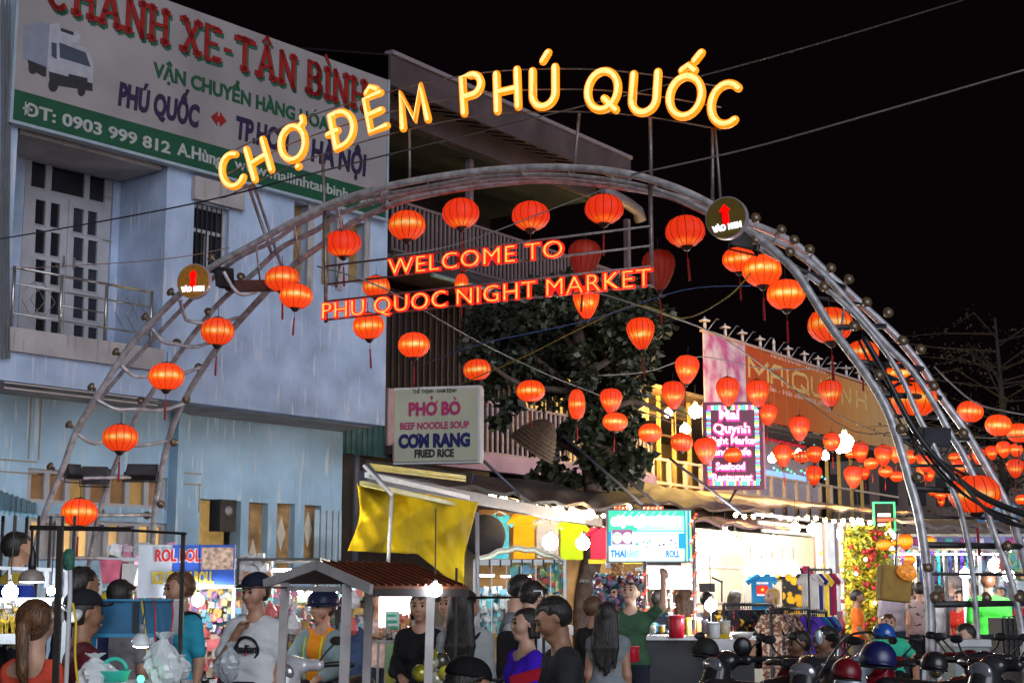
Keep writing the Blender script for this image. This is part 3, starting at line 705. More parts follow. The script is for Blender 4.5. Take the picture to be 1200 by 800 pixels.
# window in the upper wall
wf = MB(); u0,u1,z0,z1 = win; um = (u0+u1)/2; zc = z0+(z1-z0)*.62
for bx in ((u0,u1,z1-.07,z1),(u0,u1,z0,z0+.06),(u0,u0+.06,z0,z1),(u1-.06,u1,z0,z1),(u0,u1,zc-.03,zc+.03),(um-.03,um+.03,z0,zc)): wf.box(bx[0],bx[1],.10+.003*bx[0]%.01,.16,bx[2],bx[3])
wn = wf.obj('window', white_fr, H); MB().box(u0,u1,.17,.19,z0,z1).obj('pane', glass_d, wn)
MB().box(u0,u1,.30,.34,z0,z1).obj('room_darkness', dark_in, H)
mb = MB()
for k in range(6): mb.box(u0+.12+k*(u1-u0-.24)/5-.008, u0+.12+k*(u1-u0-.24)/5+.008, .06,.075, z0, z1)
mb.obj('window_bars', dark_steel, wn)
MB().box(u0-.08,u1+.25,-.10,.0-.002,z1+.02,z1+.42).obj('window_hood', white_p, H)
MB().box(u0-.08,u1+.25,-.12,-.101,z1+.02,z1+.08).obj('hood_lip', white_p, H)
for i, nn in enumerate(nic):
    MB().box(nn[0]+.002, nn[1]-.002, .22, .30, nn[2]+.002, nn[3]-.002).obj('niche_panel', ochre, H)
    m_, zz = (nn[0]+nn[1])/2, (nn[2]+nn[3])/2
    MB().box(nn[1]-.05, nn[1]+.10, -.03, -.002, nn[2]-.05, nn[3]+.06).obj('niche_trim', white_p, H)
# balcony railing
zr = [Z(20,314), Z(20,333), Z(20,368)]
rl = MB(); 
for z_ in zr: rl.tube([(U(17), -.02, z_), (U(180), -.02, z_)], .022 if z_ == zr[0] else .013, 8)
rail_o = rl.obj('balcony_rail', stainless, H, 2)
for x_ in (17,73,126,179): MB().tube([(U(x_), -.02, slab_t), (U(x_), -.02, zr[0]+.02)], .026, 8).obj('rail_post', stainless, H, 2)
MB().tube([(U(74),-.02,Z(20,350)),(U(126),-.02,Z(20,350))], .012, 6).obj('balcony_rail', stainless, H, 2)
def diamond(u, z, w_, h_, y=-.02): return [(u-w_,y,z),(u,y,z+h_),(u+w_,y,z),(u,y,z-h_)]
for uu in (U(40), U(52), U(150), U(163)):
    q = diamond(uu, Z(45,352), .22, .28); MB().tube(q+[q[0]], .008, 5).obj('rail_ornament', stainless, H)
# lower storey, set back
lo = 1.3; uRl = U(401,560,lo)
bandA = pr(WL, 33,548,196,588,lo); bandB = pr(WL, 33,606,196,655,lo); shop = pr(WL, 235,584,281,720,lo); shop = (shop[0],shop[1],0.0,shop[3])
lni = [pr(WL,292,588,313,700,lo), pr(WL,325,589,345,672,lo), pr(WL,357,591,376,660,lo)]
mb = MB(); holes(mb, U(-90,560,lo), uRl, 0, zb-.02, lo, lo+.3, [bandA,bandB,shop]+lni); mb.obj('lower_wall', cyan, H)
MB().box(uRl-.3, uRl-.001, lo+.302, 6, 0, zb-.02).obj('lower_side_wall', cyan, H)
MB().box(U(197,560,lo), U(205,560,lo), lo-.25, lo-.002, 0, zb-.03).obj('pilaster', cyan, H)
warm_in = mat('lit_window_glow', (.75,.5,.2), .7, emit=.5, ecol=(1.0,.60,.20), evar=.5, scale=2.2)
brown_in = mat('curtained_window', (.30,.16,.06), .7, var=.4, scale=3)
def glazed(band, n, panemat, nm):
    u0,u1,z0,z1 = band; fr = MB(); w_ = (u1-u0)/n
    fr.box(u0,u1,lo+.05,lo+.12,z1-.06,z1); fr.box(u0,u1,lo+.05,lo+.12,z0,z0+.06)
    for k in range(n+1): c = u0+k*w_; c = min(max(c,u0+.05),u1-.05); fr.box(c-.05,c+.05,lo+.052,lo+.118,z0+.06,z1-.06)
    wn = fr.obj(nm, white_fr, H)
    for k in range(n): MB().box(u0+k*w_+.04,u0+(k+1)*w_-.04,lo+.13+.002*(k%3),lo+.16,z0+.05,z1-.05).obj('pane', panemat[k % len(panemat)], wn)
glazed(bandA, 7, [brown_in, brown_in, mat('ochre_curtain', (.48,.30,.09), .7, var=.3, scale=3)], 'window_band')
glazed(bandB, 9, [warm_in, white_p, warm_in, warm_in, white_p], 'window_band')
MB().box(shop[0]-.3, shop[1]+.6, lo+1.2, lo+1.25, 0, 3.4).obj('shop_back_wall', mat('ochre_shop_wall', (.65,.42,.12), .7, emit=.30, ecol=(1,.62,.2), evar=.3), H)  # yellow lamplight of the interior put into the wall as glow
MB().box(shop[0]-.3, shop[1]+.6, lo+.31, lo+1.19, 3.4, 3.5).obj('shop_ceiling', white_p, H)
for nn in lni:
    MB().box(nn[0]+.002, nn[1]-.002, lo+.16, lo+.22, nn[2]+.002, nn[3]-.002).obj('niche_panel', mat('brown_stacked_tiles', (.36,.22,.09), .7, var=.55, scale=5, bump=.5), H)
    zz = (Z(300,650,lo)+Z(300,655,lo))/2 if nn is lni[0] else (nn[2]+nn[3])/2+.1; uu = (nn[0]+nn[1])/2
    MB().prism([(uu-.11,zz),(uu,zz+.33),(uu+.11,zz),(uu,zz-.33)], lo+.13, lo+.158).obj('niche_diamond', mat('diamond_cream', (.62,.56,.44), .6), H)
MB().box(U(82,490,lo), U(162,490,lo), lo-.12, lo-.002, Z(82,464,lo)-.05, Z(82,458,lo)).obj('fluorescent_batten', mat('old_lamp_batten', (.30,.28,.22), .5), H)
for k in range(9):
    uu = uRl-.75+k*.08
    MB().box(uu, uu+.06, lo-.06+.02*(k%2), lo-.035+.02*(k%2), 1.2, Z(385,598,lo)).obj('plastic_strip', mat('clear_plastic_sheet', (.42,.56,.66), .15, spec=.8, var=.3, scale=2), H)
# ---- billboard
BB = thing('billboard', 'huge white and green billboard with red Vietnamese lettering and a truck on the blue house', 'billboard', (-5.79,25,0), WL.a)
bo = -.14; Zb = lambda x, y: WL.uv(x, y, bo)[1]; Ub = lambda x, y=100: WL.uv(x, y, bo)[0]
b0, b1 = Ub(16), Ub(453,150); bz0 = Zb(16,141); bg = Zb(16,104); bzt = (Zb(445,86)+Zb(200,7))/2
bw = mat('billboard_white', (.27,.245,.25), .6, var=.22, scale=.7, detail=8); bgr = mat('billboard_green', (.005,.065,.03), .6, var=.15, scale=3); bred = mat('billboard_red', (.26,.006,.006), .6, var=.12); bnavy = mat('billboard_navy', (.018,.01,.045), .6); bgrn2 = mat('billboard_dark_green', (.008,.07,.03), .6); bwt = mat('billboard_letter_white', (.34,.35,.34), .6)
MB().box(b0, b1, bo, -.01, bg, bzt).obj('white_panel', bw, BB)
MB().box(b0, b1, bo, -.01, bz0, bg-.002).obj('green_band', bgr, BB)
fm = MB(); 
for a,b,c,d in ((b0-.05,b0-.001,bz0,bzt),(b1+.001,b1+.05,bz0,bzt),(b0-.05,b1+.05,bz0-.05,bz0-.001)): fm.box(a,b,bo-.03,0,c,d)
fm.obj('billboard_frame', mat('frame_grey_blue', (.30,.36,.42), .5), BB)
def bline(txt, x0, y0, x1, hpx_at, m, bold, name='lettering', dz=0, shear=0):
    """baseline start pixel, end x, cap height from pixel pair at x0"""
    u0, z0 = WL.uv(x0, y0, bo); u1, _ = WL.uv(x1, y0+(x1-x0)*.27, bo); z1 = WL.uv(x0, y0-hpx_at, bo)[1]
    return text(txt, name, m, BB, u0, bo-.002, z0, w=u1-u0, h=z1-z0, bold=bold, ext=.012, shear=shear), u0, u1, z0, z1
bline('VẬN CHUYỂN HÀNG HÓA', 179, 89, 385, 17, bgrn2, .035)
bline('PHÚ QUỐC', 138, 122, 233, 27, bnavy, .045, shear=.1)
bline('TP.HCM', 276, 161, 338, 26, bnavy, .04, shear=.1); bline('- HÀ NỘI', 352, 184, 429, 26, bnavy, .04, shear=.1)
bline('ĐT: 0903 999 812', 26, 134, 199, 15, bwt, .03); bline('A.Hùng', 207, 181, 260, 15, bwt, .03); bline('www.mailinhtanbinh.com', 274, 197, 437, 13, bwt, .02)
ua, za = WL.uv(247,137,bo); ub_ = Ub(265,140); hh = .10
MB().prism([(ua,za),(ua+.14,za+hh*1.3),(ua+.14,za+hh*.5),(ub_-.14,za+hh*.5),(ub_-.14,za+hh*1.3),(ub_,za),(ub_-.14,za-hh*1.3),(ub_-.14,za-hh*.5),(ua+.14,za-hh*.5),(ua+.14,za-hh*1.3)], bo-.014, bo-.001).obj('double_arrow', bred, BB)
# slab-serif title
def slab(txt, marks, u0, u1, z0, h):
    W_ = 0; adv = []
    for ch in txt: adv.append(W_); W_ += (GLYPH[ch][0]+.42) if ch != ' ' else .45
    k = (u1-u0)/(W_-.3)
    for lay, (m, dx, dz, y) in enumerate(((mat('title_shadow_green', (.02,.10,.06), .6), .05, -.05, bo-.012), (bred, 0, 0, bo-.026))):
        mb = MB()
        for i, ch in enumerate(txt):
            if ch == ' ': continue
            w_, st = glyph_strokes(ch, marks.get(i, ''))
            for s in st:
                for a, b in zip(s, s[1:]):
                    A_ = Vector((u0+(adv[i]+a[0])*k+dx, y, z0+a[1]*h+dz)); B_ = Vector((u0+(adv[i]+b[0])*k+dx, y, z0+b[1]*h+dz)); d = (B_-A_)
                    if d.length < 1e-6: continue
                    e_ = d.normalized()*.04; wd = .20*k if abs(d.z) > abs(d.x)*.5 else .14*k
                    if a[1] > 1.1 or b[1] > 1.1: wd = .12*k
                    mb.bar(A_-e_, B_+e_, .012, wd, up=(1,0,0) if abs(d.z) > abs(d.x) else (0,0,1)) if False else mb.bar(A_-e_, B_+e_, wd, .012, up=(0,1,0))
                for q in (s[0], s[-1]):
                    if q[1] in (0, 1) and ch not in 'OCQ' and not (ch in 'BDPE' and s.index(q) and False):
                        zz = z0+(q[1] if q[1] == 0 else 1)*h+dz+(.035 if q[1] == 0 else -.035); uu = u0+(adv[i]+q[0])*k+dx
                        mb.box(uu-.21*k, uu+.21*k, y-.006, y+.006, zz-.045, zz+.045)
        mb.obj('title_lettering', m, BB)
t0, tz = WL.uv(52, 16, bo); zz_ = sum(Zb(x,y) for x,y in ((210,62),(283,84),(417,122)))/3; zh = Zb(210,20)-Zb(210,62)
slab('CHANH XE-TAN BINH', {2:'`', 10:"^", 14:'`'} if False else {2:'`', 10:'^', 14:'`'}, Ub(50), Ub(428,105), zz_, zh*.93)
# printed truck
def pp(pts, m, y): MB().prism([WL.uv(x, yy, bo) for x, yy in pts], y-.002, y).obj('truck_print', m, BB)
tk_w = mat('print_white', (.33,.33,.38), .6); tk_g = mat('print_grey', (.20,.21,.27), .6); tk_k = mat('print_black', (.02,.02,.025), .6); tk_b = mat('print_windscreen', (.05,.06,.09), .5)
pp([(27,30),(27,69),(55,80),(58,29),(48,25)], tk_g, bo-.001); pp([(55,80),(58,29),(70,27),(68,85)], tk_w, bo-.003); pp([(66,32),(94,40),(92,52),(66,47)], tk_w, bo-.004); pp([(71,33),(86,38),(86,42),(71,37)], tk_k, bo-.007)
pp([(56,84),(60,50),(70,46),(102,57),(109,74),(108,104),(70,96),(58,88)], tk_w, bo-.006); pp([(69,50),(100,62),(106,79),(70,68)], tk_b, bo-.009); pp([(60,50),(66,51),(66,70),(60,66)], tk_b, bo-.009)
pp([(57,84),(108,98),(108,107),(58,99)], tk_k, bo-.008); pp([(80,87),(102,92),(102,101),(79,97)], tk_k, bo-.0105); pp([(32,70),(54,79),(54,90),(50,90),(34,80)], tk_k, bo-.005)
for cx_, cy_, r_ in ((62,100,8),(95,107,6),(38,80,7)):
    pp([(cx_+r_*.75*math.cos(a*.6283), cy_+r_*math.sin(a*.6283)) for a in range(10)], tk_k, bo-.012)
MB().box(b0-.55,b0-.35,-.05,.1,Z(5,60),Z(5,40)).obj('junction_box', dark_steel, None, label='small meter box with cables at the left corner of the blue house wall', cat='box', loc=(-5.79,25,0), rot=(0,0,WL.a))
for k, (xx, r_) in enumerate(((3,.03),(8,.02),(11,.014))):
    MB().tube([WL.pw(xx, 0, -.1), WL.pw(xx+1, 130, -.1), WL.pw(xx-1, 260, -.08), WL.pw(xx, 420, -.1)], r_, 6).obj('drain_pipe', mat('weathered_pipe', (.10,.10,.11), .6), None, label=('thick grey','thinner grey','thinnest dark')[k]+' pipe running down the left edge of the blue house', cat='pipe')
# ================================================ MIDDLE BUILDING (dark, two slatted balconies, big eaves)
WM = Plane(-2.42, 33, 54.5)
K = thing('shop_building', 'dark corrugated building with wide eaves and two slatted balconies behind the tree', 'building', (-2.42,33,0), WM.a)
um = lambda x, y, off=0.0: WM.uv(x, y, off)[0]; zm = lambda x, y, off=0.0: WM.uv(x, y, off)[1]
corr = mat('corrugated_dark', (.022,.013,.014), .6, .2, var=.4, scale=2.5, bump=.1); fascia = mat('weathered_fascia', (.062,.042,.048), .7, var=.35, scale=1.5, bump=.2); sof = mat('grey_green_soffit', (.022,.028,.022), .7, var=.3, scale=1.5)
slatm = mat('balcony_slat_paint', (.15,.11,.12), .5, var=.25, scale=3); pinkf = mat('balcony_fascia', (.42,.26,.38), .6, var=.3, scale=1.2)
e0, e1 = um(455,75,-1), um(737,195,-1); ez1, ez0 = (zm(455,57,-1)+zm(735,193,-1))/2, zm(455,100,-1)
MB().box(e0, e1, -1.06, -1.0, ez0, ez1).obj('eave_fascia', fascia, K)
MB().box(e0, e1, -1.12, -.9, ez1+.002, ez1+.09).obj('gutter', mat('gutter_grey', (.20,.17,.20), .5), K)
bz1, bz0 = zm(480,120,-.2), zm(480,150,-.2)
MB().box(e0, um(700,205,-.2), -.3, -.1, bz0, bz1).obj('ceiling_beam', fascia, K)
MB().hexa([(e0,-1.0,ez0+.02),(e1,-1.0,ez0+.02),(e1,-1.0,ez0+.06),(e0,-1.0,ez0+.06)], [(e0,-.3,bz1-.02),(e1-.6,-.3,bz1-.02),(e1-.6,-.3,bz1+.03),(e0,-.3,bz1+.03)]).obj('outer_soffit', mat('brown_soffit', (.10,.07,.075), .7, var=.3), K)
cz = bz0-.05
MB().box(e0, e1-.5, -.1, 3.2, cz, cz+.08).obj('balcony_ceiling', sof, K)
MB().box(e0+.02, e1-.7, 3.0, 3.1, 0, ez1-.3).obj('back_wall', corr, K)
MB().hexa([(e0,-1.0,ez1-.02),(e1,-1.0,ez1-.02),(e1,-1.0,ez1+.02),(e0,-1.0,ez1+.02)], [(e0,5,ez1+1.6),(e1,5,ez1+1.6),(e1,5,ez1+1.65),(e0,5,ez1+1.65)]).obj('roof_sheet', corr, K)
for k in range(22):
    uu = e0+.1+k*(e1-e0-.3)/21; MB().hexa([(uu,-.98,ez0-.02),(uu+.05,-.98,ez0-.02),(uu+.05,-.98,ez0+.015),(uu,-.98,ez0+.015)], [(uu,-.32,bz1-.07),(uu+.05,-.32,bz1-.07),(uu+.05,-.32,bz1-.025),(uu,-.32,bz1-.025)]).obj('rafter', fascia, K)
MB().tube([(e1-.9,-.7,bz0+.1),(e1+.4,-.7,bz0),(e1+1.1,-.6,bz0-.05),(e1+1.25,-.6,bz0-.3)], .16, 10).obj('downpipe', mat('gutter_grey2', (.13,.11,.12), .5), K, 2)
gm_ = MB().prism([(0,0),(2.2,0),(2.2,-.9),(0,-.9)], 0, .05)
MB().box(e0-.9, e0-.01, .2, .3, ez0-1.2, ez1-.3).obj('gable_sheet', mat('green_corrugated', (.06,.16,.12), .6, var=.4, scale=3), K)
# upper balcony
ub0, ub1 = um(460,262), um(745,320); uz1, uz0 = zm(462,236), zm(462,291)
def slats(u0, u1, z0, z1, y, step, w_, m, kind='slat'):
    me = MB().box(-w_/2, w_/2, -.02, .02, z0, z1).mesh('slat', m); n = int((u1-u0)/step)
    for k in range(n+1): link('slat', me, K, (u0+k*step, y, 0))
    MB().box(u0-.03, u1+.03, y-.035, y+.035, z1-.001+.002, z1+.06).obj('handrail', m, K); MB().box(u0-.03, u1+.03, y-.03, y+.03, z0-.06, z0-.002).obj('bottom_rail', m, K)
slats(ub0, ub1, uz0, uz1, 0, .155, .055, slatm)
for px_ in (555,740): MB().box(um(px_,300)-.07, um(px_,300)+.07, .06, .2, uz0-1.0, cz).obj('balcony_post', slatm, K)
MB().box(ub0, ub1, .1, 3.0, uz0-.25, uz0-.10).obj('balcony_floor', fascia, K)
aw = MB(); zaw = zm(456,300)
aw.hexa([(ub0,-.02,uz0-.12),(ub1-.6,-.02,uz0-.12),(ub1-.6,-.02,uz0-.08),(ub0,-.02,uz0-.08)], [(ub0,-1.1,uz0-.75),(ub1-1.2,-1.1,uz0-.75),(ub1-1.2,-1.1,uz0-.71),(ub0,-1.1,uz0-.71)]); aw.obj('lean_to_sheet', mat('lean_to_grey', (.07,.055,.065), .6, var=.35, scale=1.2), K)
MB().tube([(ub0,-1.12,uz0-.74),(ub1-1.2,-1.12,uz0-.74)], .05, 8).obj('lean_to_gutter', mat('verdigris_tube', (.16,.26,.24), .5), K)
# corrugated cladding: upright ribs that catch the light
rib = MB().box(-.03,.03,-.02,.02, zm(455,500), uz0-.8).mesh('cladding_rib', corr); 
for k in range(46): link('cladding_rib', rib, K, (ub0+.1+k*.22, .42, 0))
MB().box(ub0, ub1+1.2, .45, .5, zm(455,470), uz0-.76).obj('cladding', corr, K)
# lower balcony
lb0, lb1 = um(452,500), um(752,520); lz1, lz0 = zm(562,474), zm(562,530)
slats(um(540,500), lb1, lz0, lz1, -.3, .20, .07, mat('lower_slat_paint', (.28,.20,.23), .5, var=.25))
MB().box(lb0, lb1+.05, -.42, -.2, zm(562,550,-.42), lz0-.07).obj('balcony_fascia', pinkf, K)
MB().box(lb0, lb1, -.19, .44, zm(562,545), lz0-.10).obj('balcony_floor', fascia, K)
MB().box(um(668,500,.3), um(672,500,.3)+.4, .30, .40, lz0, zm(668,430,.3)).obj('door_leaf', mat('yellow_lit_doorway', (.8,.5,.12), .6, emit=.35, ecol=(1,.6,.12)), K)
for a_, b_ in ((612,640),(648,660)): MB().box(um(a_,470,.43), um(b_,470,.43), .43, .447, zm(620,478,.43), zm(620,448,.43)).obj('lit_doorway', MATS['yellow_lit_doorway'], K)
MB().box(lb0, lb1+.4, -.30, 2.0, 3.35, 3.42).obj('ground_floor_ceiling', mat('dark_ceiling', (.09,.075,.07), .7), K)
MB().box(lb0, lb1+.6, 2.0, 2.1, 0, 3.34).obj('shop_wall', mat('cream_shop_wall', (.55,.48,.36), .7, var=.2), K)
for xx in (402,): 
    MB().box(um(402,560,.2), um(414,560,.2), .2, .5, 0, zm(402,500,.2)).obj('corner_column', mat('black_stained_column', (.045,.035,.03), .8), K)
    MB().box(um(416,560,.15), um(421,560,.15), .15, .3, 0, zm(402,530,.2)).obj('steel_column', mat('blue_grey_steel', (.10,.12,.17), .5), K)
MB().box(um(400,510,.1), um(452,510,.1), .05, .12, zm(402,531,.1), zm(402,492,.1)).obj('corrugated_infill', mat('green_infill_sheet', (.05,.13,.13), .5, var=.4, scale=4), K)
for k in range(9): uu = um(401,510,.1)+.05+k*.17; MB().box(uu,uu+.05,.02,.049,zm(402,531,.1), zm(402,492,.1)).obj('corrugation', MATS['green_infill_sheet'], K)
MB().box(um(400,560,.6), um(520,560,.6), .6, .7, 1.5, zm(402,533,.6)).obj('gap_wall', mat('sooty_brown_wall', (.06,.04,.035), .8, var=.4), K)
# window by the noodle sign
MB().box(um(453,480,-.1), um(465,480,-.1), -.15,-.1, zm(455,522,-.1), zm(455,455,-.1)).obj('window_frame', mat('pinkish_frame', (.42,.30,.34), .6), K)
# ================================================ RESTAURANT with the big orange banner
WR = Plane(5.9, 46, 57)
R_ = thing('restaurant', 'open upstairs restaurant lit yellow with long orange banner and white railing', 'restaurant', (5.9,46,0), WR.a)
ur = lambda x, y, off=0.0: WR.uv(x, y, off)[0]; zr_ = lambda x, y, off=0.0: WR.uv(x, y, off)[1]
r0, r1 = ur(824,430), ur(1062,500); rt = (zr_(826,388)+zr_(1035,459))/2; rb = zr_(830,478)
m = bpy.data.materials.new('banner_print'); m.use_nodes = True; MATS['banner_print'] = m; nt = m.node_tree; b = nt.nodes['Principled BSDF']; b.inputs['Roughness'].default_value = .7
tc = nt.nodes.new('ShaderNodeTexCoord'); sp = nt.nodes.new('ShaderNodeSeparateXYZ'); mr = nt.nodes.new('ShaderNodeMapRange'); cr = nt.nodes.new('ShaderNodeValToRGB'); nt.links.new(tc.outputs['Object'], sp.inputs[0]); nt.links.new(sp.outputs[0], mr.inputs['Value'])
mr.inputs['From Min'].default_value = r0; mr.inputs['From Max'].default_value = r1
el = cr.color_ramp.elements; el[0].position = 0; el[0].color = (.42,.03,.012,1); el[1].position = 1; el[1].color = (.60,.42,.22,1); q = el.new(.42); q.color = (.55,.13,.03,1); q = el.new(.68); q.color = (.66,.30,.09,1)
nt.links.new(mr.outputs[0], cr.inputs['Fac']); nt.links.new(cr.outputs[0], b.inputs['Base Color'])
u_ph = ur(872,430)
ban = MB().box(u_ph, r1, -.05, .0, rb, rt).obj('banner', m, R_)
MB().box(r0, u_ph-.003, -.05, .0, rb, rt).obj('banner_photo', mat('magenta_print', (.45,.10,.30), .7, var=.7, scale=1.3, col2=(.62,.5,.62), thr=(.42,.6)), R_)
for k in range(13): uu = u_ph+1.2+k*1.0; MB().box(uu, uu+.02, -.055,-.0505, rb, rt).obj('banner_seam', mat('seam_tan', (.40,.22,.08), .7), ban)
gold = mat('banner_gold_print', (.78,.52,.20), .6); u0_ = ur(874,430)
# blocky title lettering
bl = {'M': [[(0,0),(0,1),(.5,.3),(1,1),(1,0)]], 'A': [[(0,0),(0,.7),(.3,1),(.95,1),(.95,0)],[(0,.42),(.95,.42)]], 'i': [[(0,0),(0,.75)],[(0,.9),(0,1)]], 'Q': [[(0,.2),(0,.8),(.2,1),(.9,1),(1.1,.8),(1.1,.2),(.9,0),(.2,0),(0,.2)],[(.6,.3),(1.15,-.08)]], 'U': [[(0,1),(0,.2),(.2,0),(.8,0),(1,.2),(1,1)]], 'Y': [[(0,1),(0,.55),(.9,.55)],[(.9,1),(.9,.2),(.7,0),(0,0)],[(.2,1.15),(.45,1.35)]], 'N': [[(0,0),(0,1),(.8,0),(.8,1)]], 'H': [[(0,0),(0,1)],[(.8,0),(.8,1)],[(0,.5),(.8,.5)]]}
pos = [('M',876,898),('A',902,915),('i',921,922),('Q',927,943),('U',949,960),('Y',965,978),('N',984,996),('H',1001,1014)]
tz1, tz0 = zr_(880,421), zr_(880,442)
for ch, xa, xb in pos:
    ua_, ub_2 = ur(xa,440), ur(xb,440); wmx = {'i':.1}.get(ch, 1.0); mbx = MB()
    for s in bl[ch]:
        for a_, c_ in zip(s, s[1:]):
            A_ = Vector((ua_+a_[0]/1.0*(ub_2-ua_)*wmx, -.065, tz0+a_[1]*(tz1-tz0))); B_ = Vector((ua_+c_[0]*(ub_2-ua_)*wmx, -.065, tz0+c_[1]*(tz1-tz0))); e_ = (B_-A_).normalized()*.035; mbx.bar(A_-e_, B_+e_, .12, .01, up=(0,1,0))
    mbx.obj('banner_letter', gold, ban)
text('NHÀ HÀNG - HẢI SẢN', 'banner_lettering', mat('pale_print', (.75,.45,.38), .6), ban, ur(902,420), -.051, zr_(902,418), w=ur(965,430)-ur(902,420), h=.22, bold=.03, ext=.006)
text('Đặc sản - Hải sản tươi sống', 'banner_lettering', MATS['pale_print'], ban, ur(880,460), -.051, zr_(880,452), w=ur(970,470)-ur(880,460), h=.16, bold=.02, ext=.006)
MB().box(r0-.1, r1+.1, -.12, .05, rt+.002, rt+.07).obj('banner_frame', mat('pale_edge', (.55,.38,.35), .6), R_)
lampw = mat('white_lamp_paint', (.62,.55,.60), .5)
lx = [(824,378),(848,384),(868,390),(889,396),(905,400),(922,407),(941,415),(957,419),(973,426),(990,432),(1005,438)]
for i, (x, y) in enumerate(lx):
    u_ = ur(x,y); zt_ = zr_(x,y)
    t = thing('banner_lamp', ('white disc lamp' if i != 4 else 'slim white lamp without a disc')+' standing '+('at the magenta corner of the banner','over the magenta photo of the banner','where the magenta photo meets the orange','above the letter M of the banner','above the letter A of the banner','just before the letter Q of the banner','above the letter Q of the banner','above the letter U of the banner','just past the letter U of the banner','second from the dark arch pipe on the banner','on the banner, nearest the dark arch pipe')[i], 'lamp', WR.W(u_, rt+.07, -.05), WR.a, 'white lamps along the top of the orange banner')
    hh_ = .28
    MB().lathe([(.055,0),(.05,hh_)], 8).obj('post', lampw, t, 2)
    if i != 4: MB().lathe([(.05,hh_),(.17,hh_-.02),(.18,hh_+.01),(.05,hh_+.06),(.02,hh_+.13),(0,hh_+.14)], 12).obj('shade', lampw, t, 2)
    else: MB().lathe([(.05,hh_),(.05,hh_+.10),(.02,hh_+.16),(.01,hh_+.2)], 10).obj('shade', lampw, t, 2)
    if i < 10: MB().tube([(.15,.0,-.02),(.62,-.1,.42),(.80,-.1,.43)], .016, 6).obj('arm', mat('lamp_arm_grey', (.35,.33,.38), .4, .5), t, 2)
# upstairs room
fl = zr_(760,592); 
MB().box(ur(748,540), r1, .3, 5.5, fl-.2, fl).obj('upper_floor', mat('floor_edge', (.40,.30,.22), .7), R_)
MB().box(ur(748,540,5), r1, 5.5, 5.6, fl, rt-.3).obj('upper_back_wall', mat('warm_yellow_wall', (.62,.42,.14), .7, var=.3, scale=.8), R_)
MB().box(ur(748,540), r0+1, .0, 5.5, zr_(760,452), zr_(760,452)+.1).obj('upper_ceiling', mat('ceiling_brown', (.22,.15,.08), .7), R_)
MB().box(r0+1.01, r1, .02, 5.5, rb-.15, rb-.02).obj('upper_ceiling', mat('ceiling_dark', (.12,.10,.09), .7), R_)
cream = mat('cream_rail_paint', (.66,.50,.38), .5, var=.15)
zrl = zr_(900,556); zrm = zr_(900,570)
for z_ in (zrl, (zrl+fl)/2+.02, fl+.12): MB().box(ur(752,560), r1-.5, .25, .33, z_-.035, z_+.035).obj('railing_rail', cream, R_)
for k in range(15): uu = ur(752,560)+.1+k*1.05; MB().box(uu-.06,uu+.06,.24,.34,fl,zrl+.05).obj('railing_post', cream, R_)
for x in (758,772,790,808,968,982,996,1008):
    uu = ur(x,520,.8); MB().box(uu-.05,uu+.05,.75,.85,fl,rb+.3 if x > 820 else zr_(760,452)).obj('post', mat('yellow_post', (.70,.48,.14), .5), R_)
for k in range(5): z_ = zr_(760,500)+k*.3; MB().box(ur(752,500), r0+.4, .8+.003*k, .9, z_, z_+.06).obj('louver', mat('wood_brown', (.16,.09,.04), .6), R_) if k in (0,2,4) else None
MB().box(ur(750,573,-.1), ur(818,573,-.1), .10,.2, zr_(752,577,.1), zr_(752,571,.1)).obj('grey_beam', mat('beam_grey', (.30,.27,.25), .6), R_)
# bar counter, oval windows and red glasses seen through the opening
MB().box(ur(868,500,1.5), ur(962,520,1.5), 1.6, 1.7, fl+.2, rb-.2).obj('bar_wall', mat('bar_white', (.60,.52,.60), .5), R_)
for x, y in ((874,505),(957,517)):
    u_, z_ = WR.uv(x, y, 1.55); MB().prism([(u_+.30*math.cos(a*.524), z_+.62*math.sin(a*.524)) for a in range(12)], 1.52, 1.59).obj('oval_panel', mat('oval_cream', (.75,.72,.62), .5, emit=.25, ecol=(1,.95,.85)), R_)
for k in range(8):
    u_, z_ = WR.uv(882+k*8.5, 503+k*1.9, 1.5); MB().box(u_-.22,u_+.14,1.45,1.58,z_-.25,z_+.28).lathe([(.05,.28),(.05,.42)], 8, c=(u_-.04,1.5,z_)).obj('red_bottle', mat('red_shelf', (.75,.03,.08), .4, emit=.35, ecol=(1,.03,.08)), R_)
for k in range(26):
    u_, z_ = WR.uv(870+k*4.2, 494+k*1.0+(k%3)*3, 1.0); MB().ball((u_,1.0,z_), .045, 6, 4).obj('fairy_light', mat(('fairy_green','fairy_blue','fairy_teal')[k%3], (.1,.9,.4), .4, emit=1.6, ecol=((.1,1,.45),(.25,.4,1),(.1,.8,.7))[k%3]), R_)
for k in range(24):
    u_, z_ = WR.uv(875+k*4.0, 545+(k%4)*2.2+k*.4, .7); MB().ball((u_,.7,z_), .045, 6, 4).obj('fairy_light', MATS[('fairy_green','fairy_green','fairy_blue')[k%3]], R_)
MB().box(ur(897,570,.5), ur(945,570,.5), .5, .56, zr_(897,556,.5), zr_(897,550,.5)).obj('blue_light_strip', mat('blue_led', (.2,.4,1), .4, emit=1.2, ecol=(.25,.45,1)), R_)
u_, z_ = WR.uv(865,535,1.0); MB().box(u_-.05, u_+.35, .9, 1.0, z_-.3, z_+.3).obj('blue_lamp', mat('blue_purple_led', (.2,.1,1), .4, emit=1.3, ecol=(.22,.12,1)), R_)
